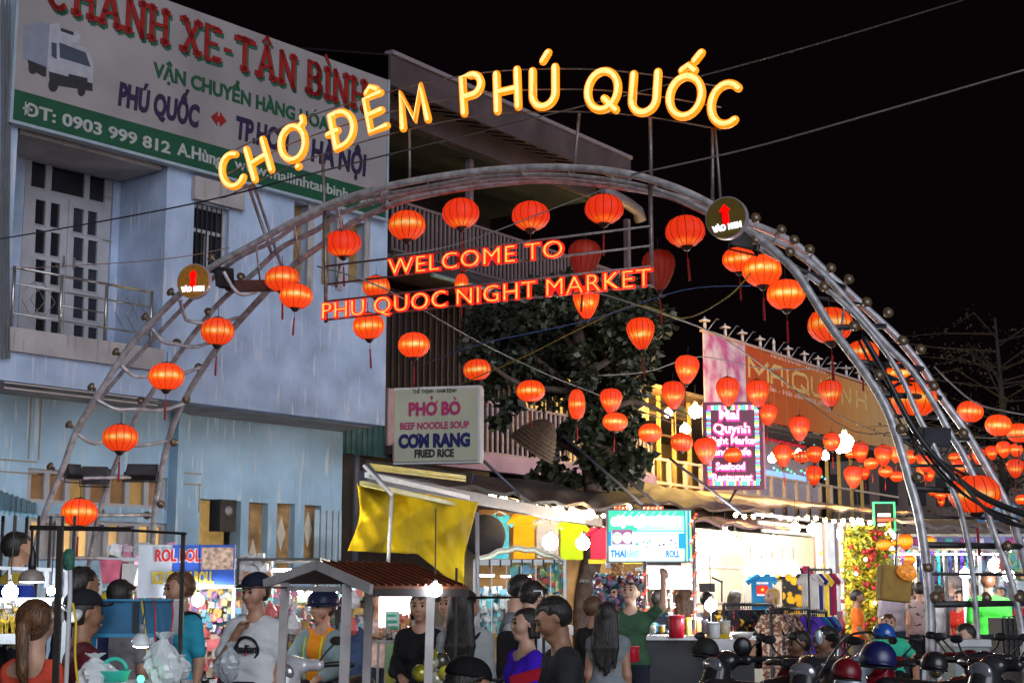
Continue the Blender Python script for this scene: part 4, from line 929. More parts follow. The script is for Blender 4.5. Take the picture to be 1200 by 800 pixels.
# ground floor of the restaurant: white tiled shop front
MB().box(ur(748,600,1.6), ur(960,640,1.6), 1.6, 1.7, 0, fl-.22).obj('ground_wall', mat('cream_plaster_wall', (.62,.54,.42), .6, var=.12), R_)
MB().box(ur(905,640,1.2), ur(960,640,1.2), 1.2, 1.3, 0, fl-.22).obj('ground_wall', mat('white_plaster_wall', (.60,.60,.56), .6, var=.12), R_)
for k in range(3): MB().box(ur(820,660,1.5), ur(900,660,1.5), 1.55, 1.59, 1.0+k*.9, 1.03+k*.9).obj('wall_rail', mat('wall_line', (.45,.38,.30), .6), R_)
# ================================================ big sloping awnings over the stalls
tan = mat('tan_awning', (.55,.36,.22), .7, var=.3, scale=1.5, bump=.3)
def sheet(name, quad, m, label, cat, thick=.05, n=(26,6), wob=.03, ragged=.0, group=None):
    A_, B_, C_, D_ = [Vector(q) for q in quad]   # back-left, back-right, front-right, front-left
    ph = random.uniform(0, 9)
    def fn(u, v):
        p = (A_*(1-u)+B_*u)*(1-v)+(D_*(1-u)+C_*u)*v
        p.z += wob*math.sin(u*37+ph)*(.3+.7*v)+wob*.7*math.sin(v*9+u*13)+(ragged*random.uniform(-1,1)*v if v > .99 else 0)
        return p
    return MB().grid(fn, n[0], n[1], thick).obj(name, m, None, 40, label=label, cat=cat, group=group)
sheet('awning', [WR.pw(812,576,.1), WR.pw(1035,598,.1), P(1074,604,40), P(842,590,33)], tan, 'long tan sloping awning with ragged edge below the restaurant railing', 'awning', ragged=.03)
sheet('awning', [P(748,566,38), P(842,584,38), P(900,601,31), P(700,588,31)], mat('grey_brown_awning', (.13,.10,.09), .7, var=.5, scale=2), 'grey brown patched awning between the tree and the tan awning', 'awning', ragged=.03)
darkaw = mat('dark_fabric_awning', (.055,.045,.04), .8, var=.5, scale=1.2, bump=.3)
sheet('awning', [P(428,543,24), P(760,582,31), P(712,600,24.4), P(425,558,15.2)], darkaw, 'long dark fabric awning under the pink fascia, bulbs strung beneath it', 'awning', ragged=.02)
sheet('awning', [P(760,592,33), P(935,612,36), P(925,624,29), P(700,600,26)], mat('purple_brown_awning', (.10,.055,.07), .7, var=.4), 'dark purple awning behind the lit cream roll sign', 'awning', ragged=.02)
sheet('awning', [P(1040,610,32), P(1240,604,40), P(1240,625,26), P(1080,617,24)], mat('grey_canvas', (.16,.13,.12), .8, var=.4), 'grey canvas awning behind the dark pipes of the arch foot', 'awning')
bf = mat('blue_grey_beam', (.035,.042,.075), .5, .2, var=.3)
MB().bar(P(425,560,15), P(702,612,24.2), .10, .14).obj('awning_beam', bf, None, label='blue grey steel beam along the front edge of the dark awning', cat='beam')
MB().bar(P(432,545,15.4), P(545,559,18.5), .03, .045).bar(P(432,549,15.3), P(545,563,18.4), .02, .025).obj('awning_tube', mat('yellow_tarp_roll', (.62,.52,.03), .5, var=.2, scale=5), None, label='rolled yellow tarpaulin edge tied along the awning just under the noodle sign', cat='tarpaulin')
MB().bar(P(430,556,14.9), P(548,583,17.9), .05, .05).obj('awning_batten', mat('white_batten', (.65,.68,.70), .4), None, label='white batten running under the rolled yellow tarpaulin edge', cat='batten')
MB().bar(P(424,566,14.6), P(556,596,17.6), .045, .045).obj('awning_batten', mat('pale_yellow_batten', (.75,.68,.25), .4), None, label='pale yellow batten at the top of the hanging yellow tarpaulin', cat='batten')
# far shops at the right: walls, roofs, dark upper storeys
WF = Plane(17.5, 74, 20)
fs_ = thing('far_shops', 'dark far building with dim tiled upper wall behind the lanterns at the right', 'building', (17.5,74,0), WF.a)
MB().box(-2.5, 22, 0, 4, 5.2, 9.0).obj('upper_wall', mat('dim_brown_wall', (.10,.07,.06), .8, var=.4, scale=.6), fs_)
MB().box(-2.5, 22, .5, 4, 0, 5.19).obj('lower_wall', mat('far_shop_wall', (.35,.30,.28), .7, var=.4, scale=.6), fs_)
for k in range(7): MB().box(-3+k*1.6, -2+k*1.6, -.03, .0, 6.0, 7.4).obj('window', dark_in, fs_)
MB().hexa([(-4,-1.5,4.3),(12,-1.5,4.3),(12,-1.5,4.38),(-4,-1.5,4.38)], [(-4,0,5.2),(12,0,5.2),(12,0,5.28),(-4,0,5.28)]).obj('canopy', mat('far_canopy', (.22,.17,.14), .7, var=.3), fs_)

# cream and white shop wall under the purple awning
cw = Plane(P(812,700,25.5).x, 25.5, 57); sw = thing('cream_shop', 'bright cream and white wall of the shop behind the lit posts and the shirts', 'building', (cw.o.x, 25.5, 0), cw.a)
cu = lambda x, o=0.0: cw.uv(x, 660, o)[0]; ct = cw.uv(812,618)[1]
MB().box(cu(806), cu(872), 0, .12, 0, ct).obj('cream_wall', mat('cream_shop_paint', (.44,.34,.24), .6, var=.2, scale=1.5), sw)
MB().box(cu(872), cu(973), .02, .14, 0, ct).obj('white_wall', mat('white_shop_paint', (.36,.37,.32), .6, var=.2, scale=1.5), sw)
for k_ in (664,705): MB().box(cu(812), cu(872), -.03, -.001, cw.uv(840,k_)[1]-.02, cw.uv(840,k_)[1]+.02).obj('wall_rail', MATS['wall_line'], sw)
for k_ in range(3): MB().box(cu(885+k_*4), cu(948), -.05, -.001, cw.uv(900,604+k_*9)[1]-.03, cw.uv(900,604+k_*9)[1]+.03).obj('ceiling_slat', white_fr, sw)
# ================================================ IMPLICIT SURFACES (one continuous skin per figure)
class Field:
    def __init__(s, lo, hi, h):
        s.lo = np.array(lo, float); s.h = h; s.n = np.ceil((np.array(hi)-s.lo)/h).astype(int)+1
        s.F = np.full(s.n, 0.5); s.ax = [s.lo[i]+h*np.arange(s.n[i]) for i in range(3)]
    def _sub(s, lo, hi):
        a = np.maximum(0, np.floor((np.array(lo)-s.lo)/s.h).astype(int)); b = np.minimum(s.n, np.ceil((np.array(hi)-s.lo)/s.h).astype(int)+1)
        if np.any(b <= a): return None
        sl = tuple(slice(a[i], b[i]) for i in range(3)); X = np.meshgrid(*[s.ax[i][sl[i]] for i in range(3)], indexing='ij'); return sl, X
    def cap(s, a, b, ra, rb=None, k=.02, sy=1.0, op='u'):
        rb = ra if rb is None else rb; a = np.array(a, float); b = np.array(b, float); m = max(ra, rb)+max(3*k, 2.5*s.h)
        q = s._sub(np.minimum(a, b)-m, np.maximum(a, b)+m)
        if q is None: return s
        sl, (X, Y, Zz) = q; d = b-a; L2 = d.dot(d)+1e-12
        px, py, pz = X-a[0], Y-a[1], Zz-a[2]
        t = np.clip((px*d[0]+py*d[1]+pz*d[2])/L2, 0, 1)
        D = np.sqrt((px-t*d[0])**2+((py-t*d[1])*sy)**2+(pz-t*d[2])**2)-(ra+(rb-ra)*t)
        s._mix(sl, D, k, op); return s
    def _mix(s, sl, D, k, op):
        A = s.F[sl]
        if op == 'u': hh = np.clip(.5+.5*(D-A)/k, 0, 1); s.F[sl] = D*(1-hh)+A*hh-k*hh*(1-hh)
        elif op == 's': hh = np.clip(.5-.5*(A+D)/k, 0, 1); s.F[sl] = A*(1-hh)-D*hh+k*hh*(1-hh)
    def box(s, lo, hi, r=.01, k=.02, op='u'):
        lo, hi = np.array(lo, float), np.array(hi, float); m = 3*k+3*s.h; q = s._sub(lo-m, hi+m)
        if q is None: return s
        sl, X = q; c = (lo+hi)/2; e = (hi-lo)/2-r
        d = [np.abs(X[i]-c[i])-e[i] for i in range(3)]
        D = np.sqrt(sum(np.maximum(x, 0)**2 for x in d))+np.minimum(np.maximum(np.maximum(d[0], d[1]), d[2]), 0)-r
        s._mix(sl, D, k, op); return s
    def clip(s, fn):
        X = np.meshgrid(*s.ax, indexing='ij'); s.F = np.maximum(s.F, fn(*X)); return s
    def mesh(s):
        F = s.F.copy(); F[0]=F[-1]=.5; F[:,0]=F[:,-1]=.5; F[:,:,0]=F[:,:,-1]=.5
        neg = F < 0; n = np.array(F.shape)-1
        c = [neg[i:n[0]+i, j:n[1]+j, k:n[2]+k] for i in (0,1) for j in (0,1) for k in (0,1)]
        sm = sum(x.astype(np.int8) for x in c); act = (sm > 0) & (sm < 8)
        idx = np.full(act.shape, -1); I = np.argwhere(act); idx[act] = np.arange(len(I))
        if not len(I): return [], []
        acc = np.zeros((len(I), 3)); cnt = np.zeros(len(I)); offs = [(i,j,k) for i in (0,1) for j in (0,1) for k in (0,1)]
        for p in offs:
            for a in range(3):
                if p[a] == 0:
                    q = list(p); q[a] = 1
                    f0 = F[I[:,0]+p[0], I[:,1]+p[1], I[:,2]+p[2]]; f1 = F[I[:,0]+q[0], I[:,1]+q[1], I[:,2]+q[2]]
                    m = (f0 < 0) != (f1 < 0); t = np.where(m, f0/(f0-f1+1e-12), 0)
                    pos = np.tile(np.array(p, float), (len(I), 1)); pos[:, a] += t
                    acc += pos*m[:, None]; cnt += m
        V = s.lo+s.h*(I+acc/np.maximum(cnt, 1)[:, None]); Q = []
        for a in range(3):
            b, c2 = (a+1) % 3, (a+2) % 3
            sl0 = [slice(1, n[i]) for i in range(3)]; sl0[a] = slice(0, n[a]); sl1 = list(sl0); sl1[a] = slice(1, n[a]+1)
            s0 = neg[tuple(sl0)]; s1 = neg[tuple(sl1)]
            E_ = np.argwhere(s0 != s1); 
            if not len(E_): continue
            base = E_.copy()
            for i in range(3):
                if i != a: base[:, i] += 1
            flip = s1[tuple(E_.T)]
            def ce(db, dc):
                q = base.copy(); q[:, b] -= db; q[:, c2] -= dc; return idx[tuple(q.T)]
            q = np.stack([ce(1,1), ce(0,1), ce(0,0), ce(1,0)], 1); q[flip] = q[flip][:, ::-1]; Q.append(q)
        return V, np.concatenate(Q)
def field_mesh(name, fld, m):
    V, Q = fld.mesh(); me = bpy.data.meshes.new(name)
    nV, nQ = len(V), len(Q)
    me.vertices.add(nV); me.vertices.foreach_set('co', np.asarray(V, dtype=np.float32).ravel())
    me.loops.add(nQ*4); me.loops.foreach_set('vertex_index', np.asarray(Q, dtype=np.int32).ravel())
    me.polygons.add(nQ); me.polygons.foreach_set('loop_start', np.arange(0, nQ*4, 4, dtype=np.int32)); me.polygons.foreach_set('use_smooth', np.ones(nQ, dtype=bool))
    me.materials.append(m); me.update(); me.validate(); return me
# ================================================ PEOPLE
def cloth(name, col, var=.25, col2=None, thr=None, scale=5, rough=.85):
    return mat('cloth_'+name, col, rough, 0, var=var, scale=scale, col2=col2, thr=thr, bump=.25, spec=.2)
SKIN = {'l': mat('skin_light', (.58,.34,.24), .5, var=.08), 'm': mat('skin_tan', (.42,.22,.14), .5, var=.1), 'd': mat('skin_dark_tan', (.28,.14,.08), .5, var=.1)}
def hairmat(name, col, col2):
    m = mat(name, col, .42, var=.3, scale=40, spec=.4); nt = m.node_tree; N = nt.nodes; L = nt.links; b = N['Principled BSDF']
    tc = N.new('ShaderNodeTexCoord'); mp = N.new('ShaderNodeMapping'); mp.inputs['Scale'].default_value = (90,90,7); nz = N.new('ShaderNodeTexNoise'); nz.inputs['Scale'].default_value = 1.6; nz.inputs['Detail'].default_value = 5
    L.new(tc.outputs['Object'], mp.inputs['Vector']); L.new(mp.outputs[0], nz.inputs['Vector']); cr = N.new('ShaderNodeValToRGB'); cr.color_ramp.elements[0].position = .4; cr.color_ramp.elements[1].position = .68; cr.color_ramp.elements[0].color = (*col, 1); cr.color_ramp.elements[1].color = (*col2, 1)
    L.new(nz.outputs['Fac'], cr.inputs['Fac']); L.new(cr.outputs['Color'], b.inputs['Base Color']); bp = N.new('ShaderNodeBump'); bp.inputs['Strength'].default_value = .6; bp.inputs['Distance'].default_value = .01; L.new(nz.outputs['Fac'], bp.inputs['Height']); L.new(bp.outputs['Normal'], b.inputs['Normal']); return m
HAIR = hairmat('black_hair', (.008,.007,.007), (.05,.04,.035)); HAIR_ = mat('black_hair_old', (.012,.009,.008), .5, var=.3, scale=40, bump=.15, spec=.35); HAIRB = hairmat('brown_hair', (.05,.02,.01), (.22,.11,.05)); HAIRY = mat('blond_scarf', (.60,.36,.10), .6, var=.3, scale=25, bump=.3)
eye_m = mat('eye_dark', (.01,.008,.008), .2); lip_m = mat('lips', (.36,.10,.08), .45); brow_m = mat('eyebrow', (.02,.013,.01), .8)
V3 = lambda *a: np.array(a, float)
def person(label, px, ytop, Y, yaw, shirt=None, skin='m', sleeve=.55, pants=None, shorts=False, hair='short', hairm=None, head=(0,0), lean=0.0, side=0.0, armL=None, armR=None, sit=None, build=.92, h=.014, hem=.90, loose=0.0, cap=None, female=False, neck='crew', group=None, legs=None, hgt=None, dress=None, bag=None, foot_z=0.0, name='person', scale=None, open_back=False):
    """armL / armR: (elbow, hand) offsets from the shoulder, metres on a 1.7 m figure; x outward, y forward, z up. yaw in degrees: 0 faces the viewer, + turns to its left seen from the front (viewer's right)"""
    top = P(px, ytop, Y)
    dz = 0.0 if sit is None else sit-.92
    Hn = 1.70+dz
    s = scale if scale else (top.z-foot_z)/Hn
    root = thing(name, label, 'person', (top.x, top.y, foot_z if not scale else top.z-Hn*s), math.radians(180+yaw), group=group)
    root.scale = (s, s, s)
    hy, hp = math.radians(head[0]), math.radians(head[1])
    def lb(p, o=0): # bend upper body
        p = V3(*p); t = max(0, p[2]-.95); return V3(p[0]+side*t, p[1]+lean*t, p[2]+dz-abs(lean)*t*.25)
    hc = lb((0, .0, 1.50))
    R = np.array(Matrix.Rotation(hy, 3, 'Z') @ Matrix.Rotation(hp, 3, 'X'))
    def hd(x, y, z): return hc+R @ V3(x, y, z-1.50)
    bw = build; S = {}
    J = {}
    for sd, spec in ((1, armL), (-1, armR)):
        sh = lb((sd*(.150 if female else .172)*bw, -.005, 1.335)); e, hn = spec if spec else ((.03,-.02,-.27), (.035,.05,-.51))
        J[sd] = (sh, sh+V3(sd*e[0], e[1], e[2]), sh+V3(sd*hn[0], hn[1], hn[2]))
    LG = {}
    for sd in (1, -1):
        hp_ = V3(sd*.085, 0, .92+dz)
        if sit is not None: LG[sd] = (hp_, hp_+V3(sd*.07, .40, .0), hp_+V3(sd*.08, .42, -.42) if .92+dz > .45 else hp_+V3(sd*.08,.35,-(.92+dz)+.09))
        else:
            lg = (legs or {}).get(sd, ((0,.01,-.42),(0,-.02,-.83))); LG[sd] = (hp_, hp_+V3(sd*.012+lg[0][0], lg[0][1], lg[0][2]), hp_+V3(sd*.015+lg[1][0], lg[1][1], lg[1][2]))
    def torso(f, g=0.0, kk=.05, lw=0.0):
        f.cap(lb((-.105*bw,-.01,1.315)), lb((.105*bw,-.01,1.315)), .058+g, k=kk); f.cap(lb((-.02,-.02,1.39)), lb((-.13*bw,-.01,1.335)), .042+g*.8, .045+g, k=.03); f.cap(lb((.02,-.02,1.39)), lb((.13*bw,-.01,1.335)), .042+g*.8, .045+g, k=.03)
        f.cap(lb((-.075*bw,0,1.24)), lb((.075*bw,0,1.24)), .098+g, k=kk, sy=1.12)
        if female: f.cap(lb((-.06,.07,1.22)), lb((-.06,.075,1.21)), .052+g, k=.04).cap(lb((.06,.07,1.22)), lb((.06,.075,1.21)), .052+g, k=.04)
        f.cap(lb((-.055*bw,.005,1.08)), lb((.055*bw,.005,1.08)), .088*(.5+.5*bw)+g+lw*.5, k=kk, sy=1.05)
        f.cap(V3(-.075*bw,-.005,.94+dz)+0, V3(.075*bw,-.005,.94+dz), .095+g+lw+(.014 if g else 0), k=kk, sy=1.05)
    allp = [J[1][0],J[1][1],J[1][2],J[-1][0],J[-1][1],J[-1][2],*LG[1],*LG[-1],hd(0,0,1.7)]
    lo = np.min(allp, 0)-.24; hi = np.max(allp, 0)+.24; lo[2] = max(lo[2], -.02) if foot_z == 0 and not scale else lo[2]
    lo[2] = min(lo[2], 0.0) if sit is None else lo[2]
    f = Field(lo, hi, h)
    torso(f)
    f.cap(lb((0,-.015,1.36)), hd(0,-.015,1.50), .056, .052, k=.04)
    # head
    f.cap(hd(0,-.030,1.600), hd(0,.008,1.592), .084, .080, k=.01).cap(hd(0,.03,1.545), hd(0,.050,1.490), .058, .034, k=.035)
    f.cap(hd(-.03,.045,1.545), hd(.03,.045,1.545), .040, k=.02)
    f.cap(hd(0,.086,1.585), hd(0,.104,1.548), .008, .0125, k=.012).cap(hd(-.028,.082,1.603), hd(.028,.082,1.603), .009, k=.014)
    f.cap(hd(-.014,.083,1.512), hd(.014,.083,1.512), .009, k=.01)
    for sd in (1,-1):
        f.cap(hd(sd*.032,.096,1.583), hd(sd*.032,.098,1.583), .013, k=.012, op='s')
        f.cap(hd(sd*.078,-.005,1.585), hd(sd*.081,-.012,1.555), .014, .010, k=.008)
    for sd in (1,-1):
        a, e, w_ = J[sd]
        d = w_-e; d = d/np.linalg.norm(d); wr = w_-d*.05
        f.cap(a, e, .049*(.6+.4*bw), .039, k=.03).cap(e, wr, .040, .026, k=.02)
        # hand: palm, four fingers with a knuckle bend, thumb from the side
        up = V3(0,0,1) if abs(d[2]) < .8 else V3(0,1,0)
        sx = np.cross(d, up); sx /= np.linalg.norm(sx); nn = np.cross(sx, d)*(1 if abs(d[2]) >= .8 else -1)
        pm = w_+d*.035
        f.cap(wr, pm, .026, .030, k=.015, sy=1.0)
        for i in range(4):
            o = sx*(i-1.5)*.019; L1 = (.036,.042,.040,.032)[i]
            k0 = pm+o+d*.012; k1 = k0+d*L1*.75+nn*.010; k2 = k1+d*L1*.55+nn*.022
            f.cap(k0, k1, .0105, .0095, k=.006).cap(k1, k2, .0095, .0085, k=.004)
        t0 = w_+sx*(-.024)*sd; t1 = t0-sx*.022*sd+d*.025+nn*.01; f.cap(t0, t1, .013, .011, k=.008).cap(t1, t1+d*.026+nn*.008, .011, .009, k=.004)
    for sd in (1,-1):
        a, kn, an = LG[sd]
        f.cap(a, kn, .085, .056, k=.04).cap(kn, an, .056, .040, k=.02).cap(an+V3(0,0,-.045), an+V3(sd*.01,.15,-.055), .038, .030, k=.02)
    body = link('body', field_mesh('person_body', f, SKIN[skin]), root)
    for sd in (1,-1):
        q = hd(sd*.031,.0835,1.583); MB().ball(q, .0115, 8, 6).obj('eye', eye_m, root, 2)
        MB().bar(hd(sd*.016,.094,1.606), hd(sd*.046,.083,1.608), .006, .008).obj('eyebrow', brow_m, root)
    MB().bar(hd(-.021,.0885,1.512), hd(.021,.0885,1.512), .010, .011).obj('lips', lip_m, root)
    # trousers or skirt
    pm_ = pants or cloth('dark_jeans', (.02,.025,.04))
    f = Field(np.minimum.reduce([*LG[1],*LG[-1]])-.2, np.maximum.reduce([*LG[1],*LG[-1]])+np.array([.2,.2,.25]), max(h,.014))
    f.cap(V3(-.075*bw,-.005,.94+dz), V3(.075*bw,-.005,.94+dz), .101, k=.04, sy=1.05)
    for sd in (1,-1):
        a, kn, an = LG[sd]; f.cap(a, kn, .098, .074 if not shorts else .088, k=.05)
        if not shorts: f.cap(kn, an+V3(0,0,-.01), .072, .062, k=.03)
    if shorts and sit is None: f.clip(lambda X,Y_,Z_: (.46+dz)-Z_)
    link('shorts' if shorts else 'trousers', field_mesh('legwear', f, pm_), root)
    # shirt
    if shirt is not None:
        zs = [p[2] for sd in (1,-1) for p in J[sd]]; lo2 = lo.copy(); lo2[2] = min(hem+dz-.08, min(zs)-.1) if dress is None else dress-.05+dz; hi2 = hi.copy(); hi2[2] = max(1.48+dz, max(zs)+.1)
        f = Field(lo2, hi2, h); torso(f, .016+loose*.6, .05, loose)
        if dress is not None: f.cap(V3(0,0,.95+dz), V3(0,0,dress+dz), .13, .20, k=.06)
        for sd in (1,-1):
            a, e, w_ = J[sd]; f.cap(a+(e-a)*0-(0,0,.0), a+(e-a)*min(1, sleeve*1.15), .058+loose*.5, .052+loose*.6+(.006 if sleeve < 1 else 0), k=.03)
            if sleeve > 1: f.cap(e, e+(w_-e)*min(.86, sleeve-1), .050+loose*.4, .038+loose*.4, k=.02)
        nk = hd(0,0,1.52); base = lb((0,-.01,1.40)); rr = {'crew': .066, 'wide': .105, 'v': .075}[neck]
        f.cap(base+V3(0,.01,.02 if neck == 'crew' else -.01), base+(nk-base)*2.2+V3(0,.03,0), rr, rr+.03, k=.01, op='s')
        if neck == 'wide': f.cap(lb((-.07,.05,1.42)), lb((.07,.05,1.42)), .07, k=.02, op='s')
        if open_back: f.cap(lb((-.06,-.13,1.40)), lb((.06,-.13,1.40)), .10, k=.02, op='s')
        if dress is None:
            # the cut of the hem, with sleeves kept
            def hemf(X,Y_,Z_):
                tors = (hem+dz)-Z_
                keep = np.full(X.shape, 9.0)
                for sd in (1,-1):
                    a, e, w_ = J[sd]; dd = np.sqrt((X-e[0])**2+(Y_-e[1])**2+(Z_-e[2])**2)-.16; keep = np.minimum(keep, dd)
                    if sleeve > 1: dd = np.sqrt((X-w_[0])**2+(Y_-w_[1])**2+(Z_-w_[2])**2)-.16; keep = np.minimum(keep, dd)
                return np.where(keep < 0, -1, tors)
            f.clip(hemf)
        ph_ = px*.7; f.clip(lambda X,Y_,Z_: f.F+.0055*np.sin(42*Z_+16*X+ph_)*np.sin(21*X+11*Z_+ph_)+.0035*np.sin(70*Z_-30*X+ph_*2)) if h < .016 else None
        link('dress' if dress is not None else 'shirt', field_mesh('top_garment', f, shirt), root)
    # hair
    hm = hairm or HAIR
    if hair != 'none':
        longh = hair in ('long', 'pony', 'bob', 'wavy'); lo3 = hd(0,0,1.60)-.20; hi3 = hd(0,0,1.60)+.19
        if hair in ('long','wavy','pony'): lo3[2] -= .50
        if hair == 'bob': lo3[2] -= .12
        f = Field(lo3, hi3, min(h, .012)); f.cap(hd(0,-.032,1.604), hd(0,.004,1.600), .091, .087, k=.01).cap(hd(0,-.05,1.570), hd(0,-.045,1.54), .072, .058, k=.03)
        Ri = R.T; c0 = hc
        # carve the face out of the hair in the head's own frame
        def face(X,Y_,Z_):
            qx, qy, qz = X-c0[0], Y_-c0[1], Z_-c0[2]
            lx = Ri[0,0]*qx+Ri[0,1]*qy+Ri[0,2]*qz; ly = Ri[1,0]*qx+Ri[1,1]*qy+Ri[1,2]*qz; lz = Ri[2,0]*qx+Ri[2,1]*qy+Ri[2,2]*qz+1.50
            line = np.where(lz > 1.635+.012*np.sin(lx*90), .14, np.where(lz > 1.60, .03, -.015 if not longh else .012))
            front = ly-line
            low = (1.512 if not longh else -9)-lz
            return np.maximum(front, low)*.8
        f.clip(face)
        if hair in ('short','messy'):
            rs = np.random.default_rng(int(px*7+ytop))
            for i in range(16 if hair == 'short' else 26):
                a_, b_ = rs.uniform(-2.6,2.6), rs.uniform(.2,1.3); q = V3(.084*math.sin(a_)*math.cos(b_), -.012-.084*math.cos(a_)*math.cos(b_), 1.602+.084*math.sin(b_)); f.cap(hd(*q), hd(*(q*V3(1.05,1.06,1)+V3(rs.uniform(-.02,.02),rs.uniform(-.01,.03),.010))), .014, .006, k=.008)
        if hair in ('long','wavy'):
            for i in range(9):
                x_ = (i-4)*.018; a_ = hd(x_,-.075+abs(x_)*.3,1.58); b_ = lb((x_*1.25+(.02*math.sin(i*2.3) if hair == 'wavy' else 0), -.115, 1.30)); c_ = lb((x_*1.0+.010*math.sin(i*1.7), -.125, 1.10+.035*math.sin(i*2.9)+abs(x_)*.9))
                f.cap(a_, b_, .038, .030, k=.015).cap(b_, c_, .030, .014, k=.012)
        if hair == 'bob':
            for i in range(7): a_ = (i-3)*.5; f.cap(hd(.062*math.sin(a_),-.02-.062*math.cos(a_),1.60), hd(.070*math.sin(a_),-.025-.072*math.cos(a_),1.49), .028, .020, k=.015)
        if hair == 'pony':
            a_ = hd(0,-.11,1.60); b_ = hd(0,-.165,1.54); c_ = b_+V3(0.02,-.01,-.20); f.cap(a_, b_, .028, .034, k=.01).cap(b_, c_, .036, .030, k=.01).cap(c_, c_+V3(.01,.02,-.10), .030, .010, k=.01)
        if hair == 'bun': f.cap(hd(0,-.13,1.64), hd(0,-.135,1.63), .045, k=.01)
        link('hair', field_mesh('hair', f, hm), root)
    if cap:
        cm = cap[1]; f = Field(hd(0,0,1.66)-.2, hd(0,0,1.66)+.2, .01)
        if cap[0] == 'cap':
            f.cap(hd(0,-.028,1.620), hd(0,.004,1.618), .102, .098, k=.01)
            def cc(X,Y_,Z_):
                q = [X-hc[0], Y_-hc[1], Z_-hc[2]]; lz = R.T[2,0]*q[0]+R.T[2,1]*q[1]+R.T[2,2]*q[2]+1.50; return 1.625-lz
            f.clip(cc); link('cap', field_mesh('cap', f, cm), root)
            vb = MB(); pts = [hd(.085*math.sin(a_),.075+.085*math.cos(a_),1.635-.02*abs(math.sin(a_))) for a_ in np.linspace(-1.35,1.35,11)]
            vb.add([*pts, *[p+V3(0,0,.008) for p in pts]], [tuple(range(11)), tuple(range(21,10,-1))]+[(i,11+i,12+i,i+1) for i in range(10)]+[(10,21,11,0)]); vb.obj('cap_visor', cm, root)
        if cap[0] == 'helmet':
            f.cap(hd(0,-.025,1.625), hd(0,.006,1.62), .125, .12, k=.01)
            def cc(X,Y_,Z_):
                q = [X-hc[0], Y_-hc[1], Z_-hc[2]]; lz = R.T[2,0]*q[0]+R.T[2,1]*q[1]+R.T[2,2]*q[2]+1.50; return 1.605-lz
            f.clip(cc); link('helmet', field_mesh('helmet', f, cm), root)
            MB().lathe([(.118,0),(.150,-.018),(.153,-.010),(.121,.012)], 20, c=hd(0,-.008,1.607)).obj('helmet_brim', cm, root, 2)
            MB().tube([hd(.08,.0,1.60), hd(.05,.03,1.50), hd(0,.045,1.452), hd(-.05,.03,1.50), hd(-.08,0,1.60)], .006, 5).obj('chin_strap', black_plastic, root)
    if bag:   # a strap across the back or chest and its bag
        pts = [lb((bag[0]*.13,.13,1.15)), lb((bag[0]*-.02,.135,1.26)), lb((bag[0]*-.13,.06,1.405)), lb((bag[0]*-.12,-.10,1.36)), lb((bag[0]*.02,-.145,1.20)), lb((bag[0]*.17,-.09,1.0))]
        MB().tube(smooth_path(pts,4), .012, 6).obj('strap', cloth('black_strap', (.015,.015,.018)), root, 2)
        if len(bag) > 1: 
            c_ = lb((bag[0]*.19, bag[2] if len(bag) > 2 else -.05, .97)); fb = Field(c_-.2, c_+.2, .014); fb.box(c_-V3(.06,.10,.10), c_+V3(.06,.10,.10), .04); link('bag', field_mesh('bag', fb, bag[1]), root)
    return root, hd, lb, J, s
def ppart(name, root, mb, m, smooth=False): return mb.obj(name, m, root, smooth)
# ================================================ BULBS AND STRUNG LIGHTS
def em(name, col, st, samp=None):
    m = mat(name, tuple(min(1, c) for c in col), .3, var=0, emit=st, ecol=col); return m
LB_W = em('bulb_white', (.92,.96,1.0), 240); LB_Y = em('bulb_warm', (1.0,.62,.26), 230); LB_A = em('bulb_amber', (1.0,.60,.16), 480); SOCK = mat('bulb_socket', (.25,.25,.25), .5)
LB_S = em('bulb_white_soft', (.90,.95,1.0), 110)
bulb_me = {}
def bulb_mesh(m):
    if m.name not in bulb_me: bulb_me[m.name] = MB().ball((0,0,0), 1, 12, 8).mesh('glass_bulb', m, 2)
    return bulb_me[m.name]
sock_me = MB().lathe([(.40,.95),(.36,1.5),(.12,1.6)], 8).mesh('bulb_socket', SOCK, 2)
def bulb(px, py, Y, rp, m, label=None, parent=None, group='bare bulbs lighting the stalls', cord=True):
    r = rp*Y/F; p = P(px, py, Y)
    if parent is None:
        t = thing('light_bulb', label, 'light bulb', p, group=group)
        g_ = link('glass_bulb', bulb_mesh(m), t); g_.scale = (r, r, r); s_ = link('socket', sock_me, t); s_.scale = (r*.8, r*.8, r)
        if cord: MB().tube([(0,0,r*2.2),(0,.01,r*2.2+.35)], .004, 5).obj('cord', wire_m, t)
        return t
    g_ = link('glass_bulb', bulb_mesh(m), parent, p); g_.scale = (r, r, r); return g_
WB, CB = 'white bare bulb ', 'warm bare bulb '
